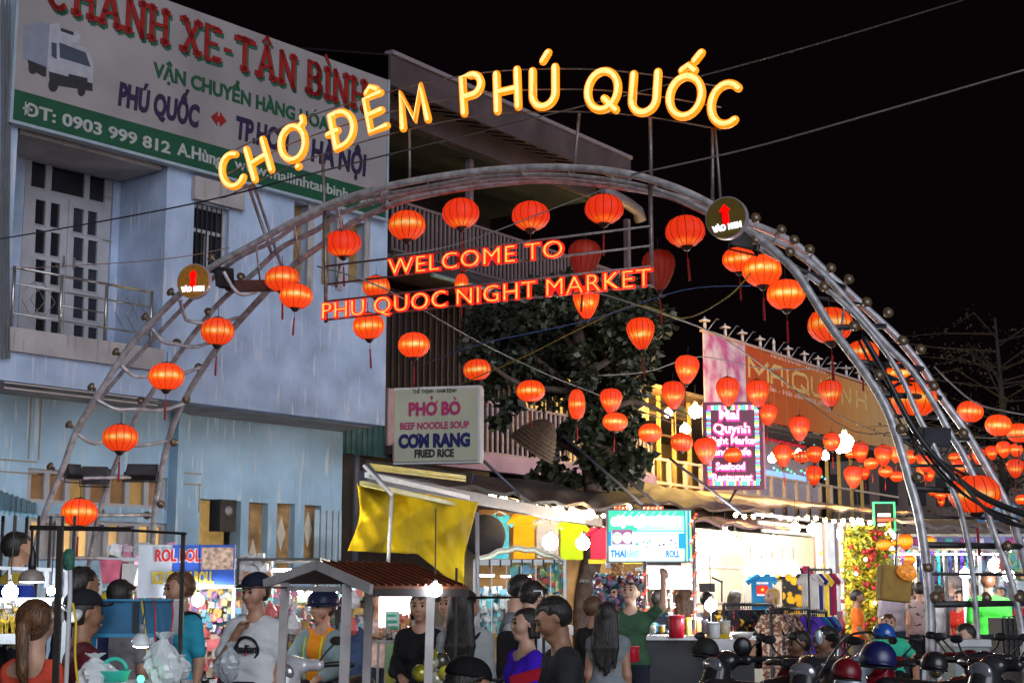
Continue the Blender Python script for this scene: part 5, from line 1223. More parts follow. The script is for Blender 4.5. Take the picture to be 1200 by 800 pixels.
for px, py, Y, rp, m, lab in (
  (12,693,9,9,LB_S,WB+'hanging at the picture edge under the pale rail'), (60,692,9,5,LB_S,WB+'small, hanging between the pendant lamp and the dark post'),
  (232,703,12.6,7,LB_W,WB+'shining at the shoulder of the man in the teal shirt'),
  (582,632,22,4,LB_W,WB+'small, beside the blue T-shirt'), (645,635,22,9,LB_W,WB+'large, before the grey T-shirt'), (683,636,22,8,LB_W,WB+'large, between the lime and the red T-shirt'),
  (836,634,24,7,LB_W,WB+'over the cream shop wall, first of five'), (850,630,24,9,LB_W,WB+'over the cream shop wall, second of five'), (862,640,24,8,LB_W,WB+'over the cream shop wall, third of five'), (893,641,25,8,LB_W,WB+'over the cream shop wall, fourth of five'), (908,638,25,8,LB_W,WB+'over the cream shop wall, fifth of five'),
  (932,618,27,6,LB_Y,CB+'under the tan awning, nearest the purple awning'), (953,620,27,7,LB_W,WB+'under the tan awning between two warm ones'), (984,625,28,6,LB_Y,CB+'under the tan awning beside the white post'), (1006,618,28,8,LB_W,WB+'last one under the tan awning near its tip'),
  (1027,628,29,6,LB_Y,CB+'under the green framed sign, the one nearer the awning'), (1043,627,29,6,LB_Y,CB+'under the green framed sign, the one nearer the arch foot'),
  (783,484,42,5,LB_A,CB+'upstairs in the restaurant beside the hanging lantern'), (803,503,42,6,LB_A,CB+'upstairs in the restaurant above the louvers'), (815,482,43,8,LB_A,'large amber bulb upstairs at the corner of the pink sign'), (732,485,41,4,LB_A,'small amber bulb seen through the tree leaves'),
  (990,519,40,11,LB_A,'very bright amber bulb under the end of the orange banner'), (984,527,38,4,LB_W,WB+'small, just below the bright amber bulb'), (967,534,38,5,LB_W,WB+'small, between lanterns of the restaurant bar'), (905,537,40,5,LB_W,WB+'small, beside the blue lamp of the restaurant bar'), (936,530,44,4,LB_W,WB+'tiny, deep in the restaurant bar'),
  (1182,674,21,7,LB_W,WB+'behind the slanting pipe near the green shirt'), (1131,672,22,6,LB_W,WB+'on top of the white lamp post behind the arch foot'), (1166,662,26,8,LB_S,WB+'soft, among the hanging clothes of the far stall'), (1188,646,27,4,LB_S,WB+'small, at the far edge over the far stall'),
  (833,709,15.6,7,LB_W,WB+'on a stand over the corn grill')):
    bulb(px, py, Y, rp, m, lab)
# warm string under the dark awning
t = thing('string_light', 'string of warm white bulbs under the front edge of the long dark awning', 'string light', (0,0,0))
sp_ = [(577,583,19.3,5),(590,586,19.8,5),(606,590,20.3,3.5),(626,594,21,5),(641,596,21.4,3),(655,599,22,6.5),(670,598,22.4,3.5),(676,601,22.6,4),(691,602,23,6),(737,594,23.5,3)]
for x, y, Y, rp in sp_: bulb(x, y, Y, rp, LB_Y, parent=t)
MB().tube(smooth_path([P(x, y-5, Y) for x, y, Y, rp in sp_], 3), .008, 5).obj('cable', wire_m, t)
t = thing('string_light', 'string of small warm bulbs deeper under the dark awning behind the hanging T-shirts', 'string light', (0,0,0))
sp_ = [(566+k*8.3, 588+k*1.0+2*math.sin(k*1.7), 22.5+k*.12, 2.2) for k in range(18)]
for x, y, Y, rp in sp_: bulb(x, y, Y, rp, LB_Y, parent=t)
MB().tube(smooth_path([P(x, y-2, Y) for x, y, Y, rp in sp_], 2), .006, 5).obj('cable', wire_m, t)
t = thing('string_light', 'string of small bulbs along the underside of the tan awning', 'string light', (0,0,0))
sp_ = [(862+k*10.5, 603+k*.55+1.5*math.sin(k*1.3), 29+k*.2, 2.4) for k in range(16)]
for x, y, Y, rp in sp_: bulb(x, y, Y, rp, LB_Y, parent=t)
MB().tube(smooth_path([P(x, y-2, Y) for x, y, Y, rp in sp_], 2), .006, 5).obj('cable', wire_m, t)
# ================================================ WIRES overhead
def wire(pts, r, label, m=wire_m, cat='wire'):
    return MB().tube(smooth_path([P(*p) for p in pts], 5), r, 5).obj('overhead_wire', m, None, 2, label=label, cat=cat)
greyw = mat('grey_wire', (.20,.19,.18), .6); yelw = mat('yellow_wire', (.25,.24,.04), .6)
wire([(-20,283,22),(60,270,21),(230,238,19),(380,200,17.5),(640,135,19.5),(900,68,19),(1130,0,19)], .011, 'long black wire climbing from the house window to the top edge of the sky')
wire([(-20,317,23),(180,305,22),(270,290,22)], .007, 'thin pinkish wire crossing the house balcony', mat('pink_wire', (.30,.16,.13), .6))
wire([(740,205,17),(870,176,16),(1000,140,15),(1215,78,14)], .010, 'pale wire rising from the arch crown to the right edge of the sky', greyw)
wire([(372,312,18.4),(450,338,18.3),(560,400,22),(640,438,25),(700,462,27),(800,500,32)], .010, 'pale cable sagging from the arch post down through the hanging lanterns', greyw)
wire([(540,450,21),(620,415,20),(680,385,19),(745,358,18),(800,373,18),(850,350,17),(880,320,17)], .009, 'yellow green wire looping in front of the tree', yelw)
wire([(690,340,18),(770,365,19),(845,395,23),(900,433,27),(960,475,30),(1040,510,33),(1085,512,33)], .012, 'grey wire running beneath the orange banner to the arch foot', greyw)
wire([(700,440,24),(760,435,24),(820,418,24),(900,432,25),(1000,430,26)], .010, 'thin grey wire between the tree and the large lantern', greyw)
wire([(740,455,30),(820,490,30),(900,505,30),(1010,520,31),(1120,540,30)], .010, 'black wire strung with the far lanterns')
wire([(900,430,28),(1000,505,30),(1090,500,30),(1140,512,26),(1230,510,22)], .010, 'black wire carrying the three lanterns against the sky')
wire([(1095,430,16),(1140,470,18),(1180,482,18),(1230,490,18)], .010, 'thin wire with small knots right of the arch foot', greyw)
wire([(490,430,19),(560,404,18),(690,375,17.5),(800,340,17),(880,335,16.5)], .006, 'thin blue wire across the tree crown', mat('blue_wire', (.05,.10,.25), .6))
wire([(460,300,18),(540,285,18),(660,240,17.5),(745,208,17)], .008, 'grey wire passing in front of the top row of lanterns', greyw)
wire([(555,555,20),(545,590,20),(540,602,19)], .008, 'blue rope hanging from the noodle sign', mat('blue_wire', (.05,.10,.25), .6))
# guy rods from the balcony down over the awnings
for a, b, lab in (((563,536,20),(616,586,20),'grey rod slanting from the noodle sign down to the awning'),((660,510,26),(752,590,24),'dark rod slanting behind the bamboo basket'),((715,545,26),(775,595,24),'dark rod slanting past the tree trunk'),((785,537,25),(870,602,24),'rod slanting below the pink restaurant sign'),((430,543,15),(459,580,15),'short rod at the yellow tarpaulin corner')):
    MB().tube([P(*a), P(*b)], .022, 6).obj('guy_rod', mat('rod_grey', (.13,.14,.18), .5, .3), None, 2, label=lab, cat='rod')
# ================================================ SIGNS
paper = mat('cream_sign_board', (.42,.43,.32), .5, var=.12, scale=2)
NS = Plane(P(508,490,19).x, 19, -14); t = thing('noodle_sign', 'square cream sign for beef noodle soup and fried rice, lettered pink, navy and black', 'sign', (NS.o.x, 19, 0), NS.a)
un = lambda x, y: NS.uv(x, y)
a0, zt_ = un(463,457); a1, _ = un(560,448); _, zb_ = un(463,541)
MB().box(a0, a1, 0, .16, zb_, zt_).obj('board', paper, t)
MB().box(a0-.02, a1+.02, .02, .18, zt_, zt_+.03).box(a0-.02, a1+.02, .02, .18, zb_-.03, zb_).box(a1+.001, a1+.03, .01, .18, zb_, zt_).obj('edge_trim', mat('sign_trim_white', (.55,.55,.55), .5), t)
def sl(txt, x0, x1, yb, hp, m, bold, lean_=0):
    u0, z0 = un(x0, yb); u1, _ = un(x1, yb-(x1-x0)*.06); z1 = un(x0, yb-hp)[1]; text(txt, 'lettering', m, t, u0, -.001, z0, w=u1-u0, h=z1-z0, bold=bold, ext=.006)
mg, nv, bk = mat('sign_magenta', (.38,.03,.12), .5), mat('sign_navy', (.01,.012,.10), .5), mat('sign_black', (.02,.02,.02), .5)
sl('THẾ THỊNH - NAM ĐỊNH', 484, 535, 461, 4.5, bk, .01); sl('PHỞ BÒ', 479, 540, 486.5, 15, mg, .05); sl('BEEF NOODLE SOUP', 469, 550, 503, 8, mg, .03); sl('CƠM RANG', 467, 551, 524, 15, nv, .06); sl('FRIED RICE', 486, 532, 535.5, 9, bk, .04)
# pink LED sign of the restaurant
RS = Plane(P(858,520,34).x, 34, -4); t = thing('led_sign', 'dark LED sign with glowing pink lettering inside a rainbow light border', 'sign', (RS.o.x, 34, 0), RS.a)
u0, zt_ = RS.uv(823,471); u1, _ = RS.uv(893,471); zb_ = RS.uv(823,573)[1]
MB().box(u0, u1, 0, .3, zb_, zt_).obj('housing', mat('led_sign_black', (.05,.004,.025), .3, emit=.10, ecol=(.7,.02,.25)), t)  # magenta glow of the lettering put into the dark housing itself
MB().box(u1+.002, u1+.04, .0, .3, zb_, zt_).obj('side_plate', mat('led_side', (.5,.2,.3), .4), t)
rbm = [em('led_'+n_, c, .95) for n_, c in (('red',(1,.08,.05)),('green',(.08,1,.25)),('blue',(.08,.35,1)),('violet',(.35,.1,1)),('white',(1,1,1)),('cyan',(.1,.7,1)),('yellow',(1,.85,.1)))]
nl_ = 0
for k in range(26):
    for uu, zz in ((u0+.13+(u1-u0-.26)*k/25, zt_-.13), (u0+.13+(u1-u0-.26)*k/25, zb_+.13)):
        MB().box(uu-.026, uu+.026, -.03, -.001, zz-.05, zz+.05).obj('border_led', rbm[(k*3+nl_) % 7], t)
for k in range(34):
    zz = zb_+.2+(zt_-zb_-.4)*k/33
    for uu in (u0+.13, u1-.13): MB().box(uu-.045, uu+.045, -.03, -.001, zz-.024, zz+.024).obj('border_led', rbm[(k*2+(uu > 0)) % 7], t)
pk = em('pink_neon_rim', (1.0,.02,.30), .85); pw = em('pink_white_neon', (1.0,.66,.84), 1.05)
for txt, x0, x1, yb in (('Mai',843,866,491),('Quynh',836,879,507),('Night Market',829,888,520),('and Cafe',836,880,533),('Seafood',839,873,550),('Restaurant',835,882,563)):
    a_, z_ = RS.uv(x0, yb); b_, _ = RS.uv(x1, yb)
    text(txt, 'neon_rim', pk, t, a_-.02, -.002, z_-.03, w=b_-a_+.04, h=(.22 if yb in (491,507) else .16)+.04, bold=.07, ext=.012)
    text(txt, 'neon_lettering', pw, t, a_, -.015, z_, w=b_-a_, h=.22 if yb in (491,507) else .16, bold=.035, ext=.012)
MB().bar((u1-.6,.2,zb_),(u1-.9,.3,zb_-.5), .04).obj('support', dark_steel, t)
# green framed small sign
t = thing('framed_sign', 'small sign with green light frame and red and white lines of light', 'sign', P(1036,605,31)); w_ = 26*31/F; h_ = 34*31/F
MB().box(-w_/2, w_/2, 0, .08, -h_/2, h_/2).obj('housing', dark_in, t)
gm = em('green_neon', (.05,1,.25), 1.3); 
for a_,b_,c_,d_ in ((-w_/2,w_/2,h_/2-.03,h_/2),(-w_/2,w_/2,-h_/2,-h_/2+.03),(-w_/2,-w_/2+.03,-h_/2+.031,h_/2-.031),(w_/2-.03,w_/2,-h_/2+.031,h_/2-.031)): MB().box(a_,b_,-.03,-.001,c_,d_).obj('neon_tube', gm, t)
for z_, mm, ww in ((.03,em('white_led_line',(1,1,1),1.4),.13),(-.07,em('red_led_line',(1,.08,.03),1.4),.14),(-.17,MATS['white_led_line'],.13)):
    MB().box(-ww, ww, -.02, -.001, z_-.03, z_+.03).obj('light_line', mm, t)
# cream roll sign with its booth
TS = Plane(P(762,628,16.6).x, 16.6, 3); t = thing('cream_roll_sign', 'bright light box sign reading Thailand cream roll above the stall with red light posts', 'sign', (TS.o.x,16.6,0), TS.a)
u0, zt_ = TS.uv(713,598); u1, _ = TS.uv(811,598); zb_ = TS.uv(713,657)[1]; W_ = u1-u0; H_ = zt_-zb_
lit = lambda n_, c, s_=1.0: mat('lit_print_'+n_, tuple(min(1,x) for x in c), .4, var=.05, emit=s_, ecol=c, evar=.12, scale=9)
MB().box(u0-.015, u1+.015, 0, .14, zb_-.015, zt_+.015).obj('box', mat('sign_box_grey', (.22,.22,.24), .5, .4), t)
def tsr(a, b, c, d, m, y, nm='printed_area'): return MB().box(u0+W_*a, u0+W_*b, y-.003, y, zb_+H_*c, zb_+H_*d).obj(nm, m, t)
tsr(0,.9,0,1, lit('pale_mint',(.62,.95,.93)), -.002, 'lit_face'); tsr(0,.9,.58,1, lit('green',(.03,.55,.30)), -.006); tsr(.34,.9,.60,.9, lit('sky',(.35,.80,.90)), -.010); tsr(0,.03,.3,.58, lit('blue',(.0,.25,.75)), -.006)
tsr(.9,1,0,1, lit('deep_blue',(.0,.28,.62)), -.002)
for k in range(2): tsr(.92+k*.045,.938+k*.045,0,1, lit('lime',(.45,.95,.30)), -.008)
tsr(.83,.9,.25,.55, MATS['lit_print_deep_blue'], -.008); tsr(.33,.82,.22,.58, lit('white',(1,1,1),1.15), -.013); tsr(.04,.28,.33,.62, lit('plum',(.28,.08,.22)), -.014)
for k, (cx_, cc_) in enumerate(((.10,(.55,.85,.5)),(.22,(.85,.72,.62)))):
    c0_ = (u0+W_*cx_, zb_+H_*.46); MB().prism([(c0_[0]+.055*math.cos(a*.5236), c0_[1]+.062*math.sin(a*.5236)) for a in range(12)], -.022, -.018).obj('dish_picture', lit('dish%d' % k, cc_), t)
rs = random.Random(4)
for k in range(16):
    cx_ = rs.choice((.36,.42,.48,.62,.66,.72,.77)); c0_ = (u0+W_*(cx_+rs.uniform(-.03,.03)), zb_+H_*rs.uniform(.27,.42)); r_ = rs.uniform(.008,.018)
    MB().prism([(c0_[0]+r_*math.cos(a*1.05), c0_[1]+r_*.8*math.sin(a*1.05)) for a in range(6)], -.022, -.018).obj('picture_spot', lit(('inky','leafy','cocoa')[k%3], ((.03,.08,.25),(.05,.35,.25),(.2,.1,.15))[k%3]), t)
for k in range(8): 
    a_ = u0+W_*(.14+k*.085); MB().bar((a_,-.014,zb_+H_*.86),(a_+W_*.07,-.014,zb_+H_*.985), .006, .012).obj('print_ray', MATS['lit_print_sky'], t)
# puffy top title and letters
cwm = lit('cream_white',(1,.97,.85),1.2)
for k, (a_, b_) in enumerate(((.03,.07),(.09,.05),(.14,.06),(.21,.08),(.29,.09),(.37,.06),(.47,.08),(.56,.09),(.65,.08),(.73,.07),(.80,.05))):
    c0_ = (u0+W_*a_+W_*b_*.5, zb_+H_*(.78+.02*(k%2))); MB().prism([(c0_[0]+W_*b_*.62*math.cos(a*.5236), c0_[1]+H_*(.10+.02*(k%3))*math.sin(a*.5236)) for a in range(12)], -.024-.002*k, -.02).obj('puffy_letter', cwm, t)
for wd, a_, b_, mm in (('THAI',.02,.20,lit('royal',(.0,.10,.55))),('LAND',.215,.36,lit('mid_blue',(.25,.45,.85))),('CREAM',.40,.65,lit('pale_blue',(.50,.72,.95))),('ROLL',.68,.84,MATS['lit_print_royal'])):
    text(wd, 'lettering', mm, t, u0+W_*a_, -.005, zb_+H_*.08, w=W_*(b_-a_), h=H_*.14, bold=.03, ext=.01)
for k in range(12): MB().box(u0+W_*(.08+k*.05), u0+W_*(.105+k*.05), -.02, .1, zt_+.02, zt_+.045).obj('led_ticker', em('red_ticker',(1,.1,.03),1.2), t) if k not in (4,5,6) else None
t = thing('cream_roll_booth', 'steel booth posts wrapped in spiral red and white LEDs over a counter of jars', 'stall', (0,0,0))
redl, whl = em('red_led_spiral', (1.0,.07,.02), 2.4), em('white_led_spiral', (1,.85,.85), 2.2)
for x, y0, y1, Y, ms in ((756,657,755,16.4,(redl,redl,whl)),(814,597,757,16.4,(redl,redl,whl)),(787,660,752,17.6,(whl,redl,whl))):
    p = P(x, 700, Y); z1 = P(x, y0, Y).z; z0 = P(x, y1, Y).z
    MB().tube([(p.x,p.y,0),(p.x,p.y,z1)], .022, 8).obj('post', stainless, t, 2)
    n_ = int((z1-z0)/.034)
    for k in range(n_):
        zz = z0+(k+.5)*.034; a_ = k*1.1
        MB().ball((p.x+.03*math.cos(a_), p.y+.03*math.sin(a_), zz), .015, 6, 4, sq=(1.2,1.2,.8)).obj('led', ms[k % 3], t)
for (xa, xb, yy) in ((756,814,752),):
    MB().box(P(735,700,16).x, P(880,700,16).x, 15.7, 16.5, P(760,744,16).z-.04, P(760,744,16).z).obj('counter_top', mat('steel_counter', (.45,.45,.46), .25, .8, var=.2), t)
    MB().box(P(735,700,16).x+.02, P(880,700,16).x-.02, 15.75, 16.45, .3, P(760,744,16).z-.041).obj('counter_body', mat('dark_counter', (.03,.03,.035), .4, .3), t)
MB().box(P(757,700,16.5).x, P(813,700,16.5).x, 16.45, 17.9, P(780,662,16.5).z-.04, P(780,662,16.5).z).obj('canopy', mat('booth_canopy_white', (.75,.72,.72), .5), t)
for k in range(4):
    MB().box(P(762+k*13,700,16.8).x, P(771+k*13,700,16.8).x, 16.7, 17.5, P(780,668,16.8).z-.02, P(780,668,16.8).z).obj('tube_light', em('booth_tube', (1,.97,.97), 24), t)
# glowing acrylic canopy front
MB().box(P(760,700,16.5).x, P(811,700,16.5).x, 16.44, 16.449, P(780,690,16.5).z, P(780,664,16.5).z).obj('acrylic_shade', mat('lit_acrylic', (.9,.9,.9), .3, emit=1.5, ecol=(1,.97,.98)), t)
sb_w = Plane(P(232,660,12.8).x, 12.8, 2); t = thing('ice_roll_sign', 'blue banner lettered ROL BOL in red and CREAM ROLL in yellow with a snack photo', 'sign', (sb_w.o.x,12.8,0), 0)
q = lambda x, y: (P(x,y,12.8).x-sb_w.o.x, P(x,y,12.8).z)
x0, z1 = q(203,638); x1, z0 = q(274,686)
MB().box(x0, x1, 0, .03, z0, z1).obj('board', mat('banner_blue', (.03,.10,.48), .5, var=.3, scale=4, emit=.10, ecol=(.05,.15,.6)), t)
MB().box(q(188,0)[0], x0-.004, .0, .03, q(188,700)[1], z1).obj('side_board', mat('side_board_white', (.58,.62,.68), .5), t)
MB().box(q(258,0)[0], x1-.01, -.008, -.001, q(0,667)[1], q(0,641)[1]).obj('snack_photo', mat('snack_photo', (.42,.28,.20), .5, var=.7, scale=30), t)
wo, rd, yl = mat('outline_white', (.7,.7,.72), .5), mat('letter_red', (.6,.02,.03), .5), mat('letter_yellow', (.75,.55,.05), .5)
for b_, mm, e_ in ((.10,wo,.006),(.03,rd,.012)): text('ROL BOL', 'lettering', mm, t, q(207,0)[0], -.001, q(0,657)[1], w=q(257,0)[0]-q(207,0)[0], h=q(0,643)[1]-q(0,657)[1], bold=b_, ext=e_)
text('ICE CREAM ROLL', 'lettering', yl, t, q(204,0)[0], -.001, q(0,683)[1], w=q(272,0)[0]-q(204,0)[0], h=q(0,669)[1]-q(0,683)[1], bold=.05, ext=.010)
# blue awning sign far right
t = thing('cafe_awning', 'blue barrel shaped awning sign behind the largest lantern', 'awning', P(1172,598,30)); kx = 30/F
MB().prism([(-28*kx,-14*kx),(-27*kx,2*kx),(-20*kx,13*kx),(8*kx,13*kx),(20*kx,5*kx),(23*kx,-14*kx)], 0, .9).obj('hood', mat('faded_blue_canvas', (.05,.16,.36), .7, var=.3, scale=3), t)
text('CAFE', 'lettering', mat('faded_letter', (.40,.45,.5), .6), t, -20*kx, -.001, -6*kx, w=38*kx, h=.2, bold=.03, ext=.008)
# ================================================ TREE
def leaf_cluster(mb, c, r, n, size, rs, flat=.8):
    for _ in range(n):
        v = Vector((rs.gauss(0,1), rs.gauss(0,1), rs.gauss(0,1)*flat)); v = v.normalized()*r*(rs.random()**.45); p = c+v
        d = Vector((rs.uniform(-1,1), rs.uniform(-1,1), rs.uniform(-.9,.2))).normalized(); s_ = size*rs.uniform(.6,1.3)
        x = d.cross(Vector((rs.uniform(-1,1),rs.uniform(-1,1),rs.uniform(-1,1)))).normalized()*s_*.34
        mb.add([p, p+d*s_*.45+x, p+d*s_, p+d*s_*.45-x], [(0,1,2,3)])
leafm = mat('dark_leaves', (.022,.030,.011), .5, var=.7, scale=3, spec=.6); bark = mat('tree_bark', (.09,.06,.045), .85, var=.5, scale=9, bump=.8)
TY = 27.5
t = thing('street_tree', 'leafy dark green tree whose trunk rises through the awning between the balcony and the restaurant', 'tree', (P(688,700,TY).x, TY, 0))
o_ = Vector((P(688,700,TY).x, TY, 0)); rs = random.Random(5)
def tp(x, y, Y=TY): return P(x, y, Y)-o_
trunk = MB()
trunk.tube(smooth_path([Vector((tp(684,740).x,0,0)), tp(684,715), tp(690,672), tp(697,640), tp(699,600), tp(692,550), tp(688,500), tp(686,460), tp(682,420), tp(676,385)], 4), [.19]*4+[.18]*8+[.16]*10+[.14]*8+[.11]*7, 12)
trunk.obj('trunk', bark, t, 2)
br = []
for a, b, c in (((697,635),(678,610),(668,585)),((686,470),(640,430),(590,390)),((684,440),(730,410),(770,372)),((682,420),(650,380),(625,350)),((688,500),(740,470),(790,490)),((690,540),(655,520),(620,535)),((676,385),(690,350),(715,330)),((686,460),(610,450),(560,415)),((690,520),(720,530),(745,545))):
    dY = rs.uniform(-1.2,1.0); pts = [tp(*a), tp(*b, TY+dY*.5), tp(*c, TY+dY)]; MB().tube(smooth_path(pts,4), [.075-.006*i for i in range(9)], 7).obj('branch', bark, t, 2); br.append(pts)
crown = MB()
CL = [(570,378,30),(600,362,30),(632,350,32),(670,345,34),(706,350,34),(742,352,28),(590,400,34),(632,395,36),(680,385,38),(725,385,36),(765,375,24),(560,412,22),(605,430,28),(655,425,38),(705,420,38),(745,412,30),(640,452,26),(700,455,30),(738,450,26),(575,440,20),(560,460,18),(548,480,15),(668,500,12),(722,480,28),(745,500,16),(710,515,22),(740,540,22),(708,550,18),(690,575,14),(655,515,14),(648,545,14),(635,560,12),(668,560,12),(620,575,8),(752,536,12),(600,470,12),(586,490,10),(722,560,14)]
CL += [(688,440,16),(690,475,15),(684,505,14),(694,535,13),(680,410,16),(676,470,12),(702,495,12)]
for i_, (x, y, r) in enumerate(CL):
    Yc = TY+rs.uniform(-.9,1.8) if i_ < len(CL)-7 else TY-.45; leaf_cluster(crown, tp(x, y, Yc), r*Yc/F*1.05, int(r*r*.46)+22, .15 if y < 470 else .20, rs)
crown.obj('crown', leafm, t, kind='stuff')
# wire wrapped round the trunk
MB().tube([tp(679+k*.2,680-3*math.sin(k), TY-.2) for k in range(0,60,4)], .012, 5).obj('trunk_wrap', greyw, t)
fine = MB(); rs = random.Random(11)
t2 = thing('dark_tree', 'faint dark feathery tree against the black sky beyond the arch foot', 'tree', (14.5,46,0))
bark2 = mat('night_bark', (.012,.010,.009), .9)
MB().tube([(0,0,0),(.1,0,3),(.3,0,7),(.2,0,10)], [.22,.18,.10,.03], 8).obj('trunk', bark2, t2, 2)
tw = MB()
for k in range(60):
    z0 = rs.uniform(3.5,9.5); a_ = rs.uniform(0,6.28); L_ = rs.uniform(1.6,4.6); p0 = Vector((.2,0,z0)); p1 = p0+Vector((math.cos(a_)*L_*.6, math.sin(a_)*L_*.5, rs.uniform(.1,.9))); p2 = p1+Vector((math.cos(a_)*L_*.5, math.sin(a_)*L_*.4, rs.uniform(-.7,.3)))
    tw.tube([p0,p1,p2], [.03,.018,.006], 4)
    for j in range(16):
        q = p1.lerp(p2, rs.random()) if j % 3 else p0.lerp(p1, rs.uniform(.4,1)); leaf_cluster(fine, q, .40, 2, .11, rs)
tw.obj('branch', bark2, t2); fine.obj('crown', mat('dim_foliage', (.008,.010,.005), .9, var=.5), t2, kind='stuff')
# bamboo basket hung on the balcony
bb = thing('bamboo_basket', 'large woven bamboo basket hung upside down before the slatted balcony', 'basket', P(633,510,24)); bb.scale = (.72,.72,.72)
bb.rotation_euler = (.3,.55,.2)
MB().lathe([(.55,-.36),(.54,-.33),(.44,-.05),(.30,.20),(.12,.36),(.0,.38)], 24).obj('woven_shell', mat('bamboo_weave', (.075,.045,.022), .7, var=.6, scale=18, bump=.7), bb, 2)
for k in range(9): zz = -.35+k*.08; r_ = [.555,.54,.50,.47,.43,.38,.32,.25,.18][k]; MB().tube([(r_*math.cos(a*.2618), r_*math.sin(a*.2618), zz) for a in range(24)], .014, 5, closed=True).obj('cane_hoop', mat('bamboo_cane', (.14,.09,.045), .6, var=.3), bb, 2)
# yellow tarpaulin
yt = mat('yellow_tarpaulin', (.80,.53,.0), .85, var=.35, scale=2.2, bump=.5)
def tarp(u, v):
    top = (1-u)*Vector((418,566,0))+u*Vector((560,588,0)); bot = Vector((410,645-6*math.sin(u*3.1),0))*(1-u)+Vector((543,690,0))*u
    if u < .6: bot.y = 645+6*u
    else: bot.y = 649+(u-.6)*112
    q = top*(1-v)+bot*v; q.x += 3*math.sin(v*5+u*2)*v+(6*math.sin(v*3.1) if u < .3 else -4*v*(1-v)*4)
    Y = 15.2+2.0*u+.05*math.sin(u*19+v*2.5)+.05*math.sin(u*9-v*7)+.09*abs(math.sin(v*5+u*9))+.07*abs(math.sin(u*17-v*9))+.05*math.sin(u*6+v*3)
    return P(q.x, q.y, Y)
MB().grid(tarp, 60, 26, .01).obj('yellow_tarpaulin', yt, None, 2, label='large creased yellow tarpaulin hanging beside the roofed cart', cat='tarpaulin')
for a, b, lab in (((459,578,14.9),(455,660,14.9),'thin white pole standing in front of the yellow tarpaulin'),):
    MB().tube([P(*a), P(*b)], .018, 6).obj('tarp_pole', mat('white_pole', (.6,.6,.6), .5), None, 2, label=lab, cat='pole')
MB().bar(P(426,545,14.9), P(460,580,14.8), .025).obj('tarp_strut', MATS['white_pole'], None, label='thin white strut slanting from the awning to the pole at the tarpaulin', cat='strut')
# ================================================ THE CROWD
C_ = cloth
denim = C_('denim', (.05,.08,.16), .35); blk = C_('black', (.012,.012,.014), .3); jeans = C_('dark_jeans', (.02,.025,.04)); grey = C_('grey', (.24,.25,.27), .15)
down = ((.03,-.03,-.27), (.05,.03,-.52)); 
g1, *_ = person('woman with a brown ponytail and low backed orange red top at the lower left', 44, 700, 7.3, 150, C_('orange_red', (.75,.09,.05), .2), 'l', .3, blk, hair='pony', hairm=HAIRB, head=(25,-4), female=True, open_back=True, neck='wide', h=.011, armL=((.04,.08,-.25),(.0,.33,-.22)), armR=((.04,.08,-.25),(.0,.33,-.22)))
person('person in a maroon shirt and black cap beside the white pole', 101, 693, 8.6, 120, C_('maroon', (.10,.012,.02)), 'd', .6, blk, hair='short', cap=('cap', C_('black_cap', (.015,.015,.02))))
person('man in a dark navy shirt with his back turned, behind the blue metal box', 99, 662, 10.4, 150, C_('navy', (.012,.016,.05)), 'd', 1.8, blk, hair='short', head=(-15,0))
person('man in a grey shirt seen from behind over the blue metal box', 143, 677, 11.2, 170, C_('grey_plain', (.20,.19,.20)), 'm', .6, jeans, hair='short', armR=((.10,.04,-.25),(.10,.25,-.35)))
person('man in a teal T-shirt with a strap across his chest', 211, 668, 11.6, -38, C_('teal', (.03,.30,.42), .15), 'm', .62, C_('navy_trousers', (.012,.018,.05)), hair='short', hairm=HAIRB, head=(-18,-6), armL=((.04,-.02,-.27),(.05,.02,-.52)), armR=down, bag=(1,), build=.96, h=.012)
g2, hd_, lb_, J_, s_ = person('man in a black cap and printed white T-shirt raising a hand to his chin', 300, 673, 11.4, -20, C_('white_tee', (.62,.63,.64), .08), 'm', .62, C_('black_trousers', (.012,.013,.02)), hair='short', head=(-12,-4), cap=('cap', C_('black_cap2', (.012,.014,.03))), armL=((.05,.10,-.25),(-.15,.19,-.01)), armR=((.03,-.03,-.26),(.0,.10,-.47)), build=.96, h=.011, loose=.01)
# ring print and script on the T-shirt
mbp = MB(); c0_ = np.array([0, .125, 1.185])
ring = [(c0_[0]+.085*math.cos(a*math.pi/14), c0_[2]+.085*math.sin(a*math.pi/14)) for a in range(29)]
MB().tube([(x, .108-.9*x*x*2.2+(z-1.185)*.12, z) for x, z in ring[:28]], .011, 6, closed=True).obj('ring_print', C_('print_black', (.02,.02,.025)), g2, 2)
tx = text('Italian', 'script_print', C_('print_black', (.02,.02,.025)), g2, .105, .118, 1.165, w=-.20, h=.055, bold=.03, ext=-.01, shear=.4)
MB().ball((0,.122,1.155), .010, 6, 4).obj('print_dot', C_('print_red', (.5,.03,.03)), g2)
f = Field((-.13,.08,.84),(.13,.22,1.0), .012); f.box((-.10,.09,.87),(.10,.17,.97), .03); link('belt_bag', field_mesh('belt_bag', f, C_('bag_navy', (.02,.025,.05))), g2)
g3, *_r = person('scooter rider in a dark bucket helmet, grey jacket and orange shirt', 378, 694, 13.0, -25, C_('orange', (.80,.27,.015), .15), 'm', .5, C_('dark_trousers', (.03,.02,.03)), sit=.78, hair='short', head=(-14,0), cap=('helmet', C_('helmet_navy', (.012,.016,.04), rough=.3)), armL=((.10,.10,-.23),(.05,.36,-.30)), armR=((.10,.10,-.23),(.05,.36,-.30)), h=.012, scale=1.02)
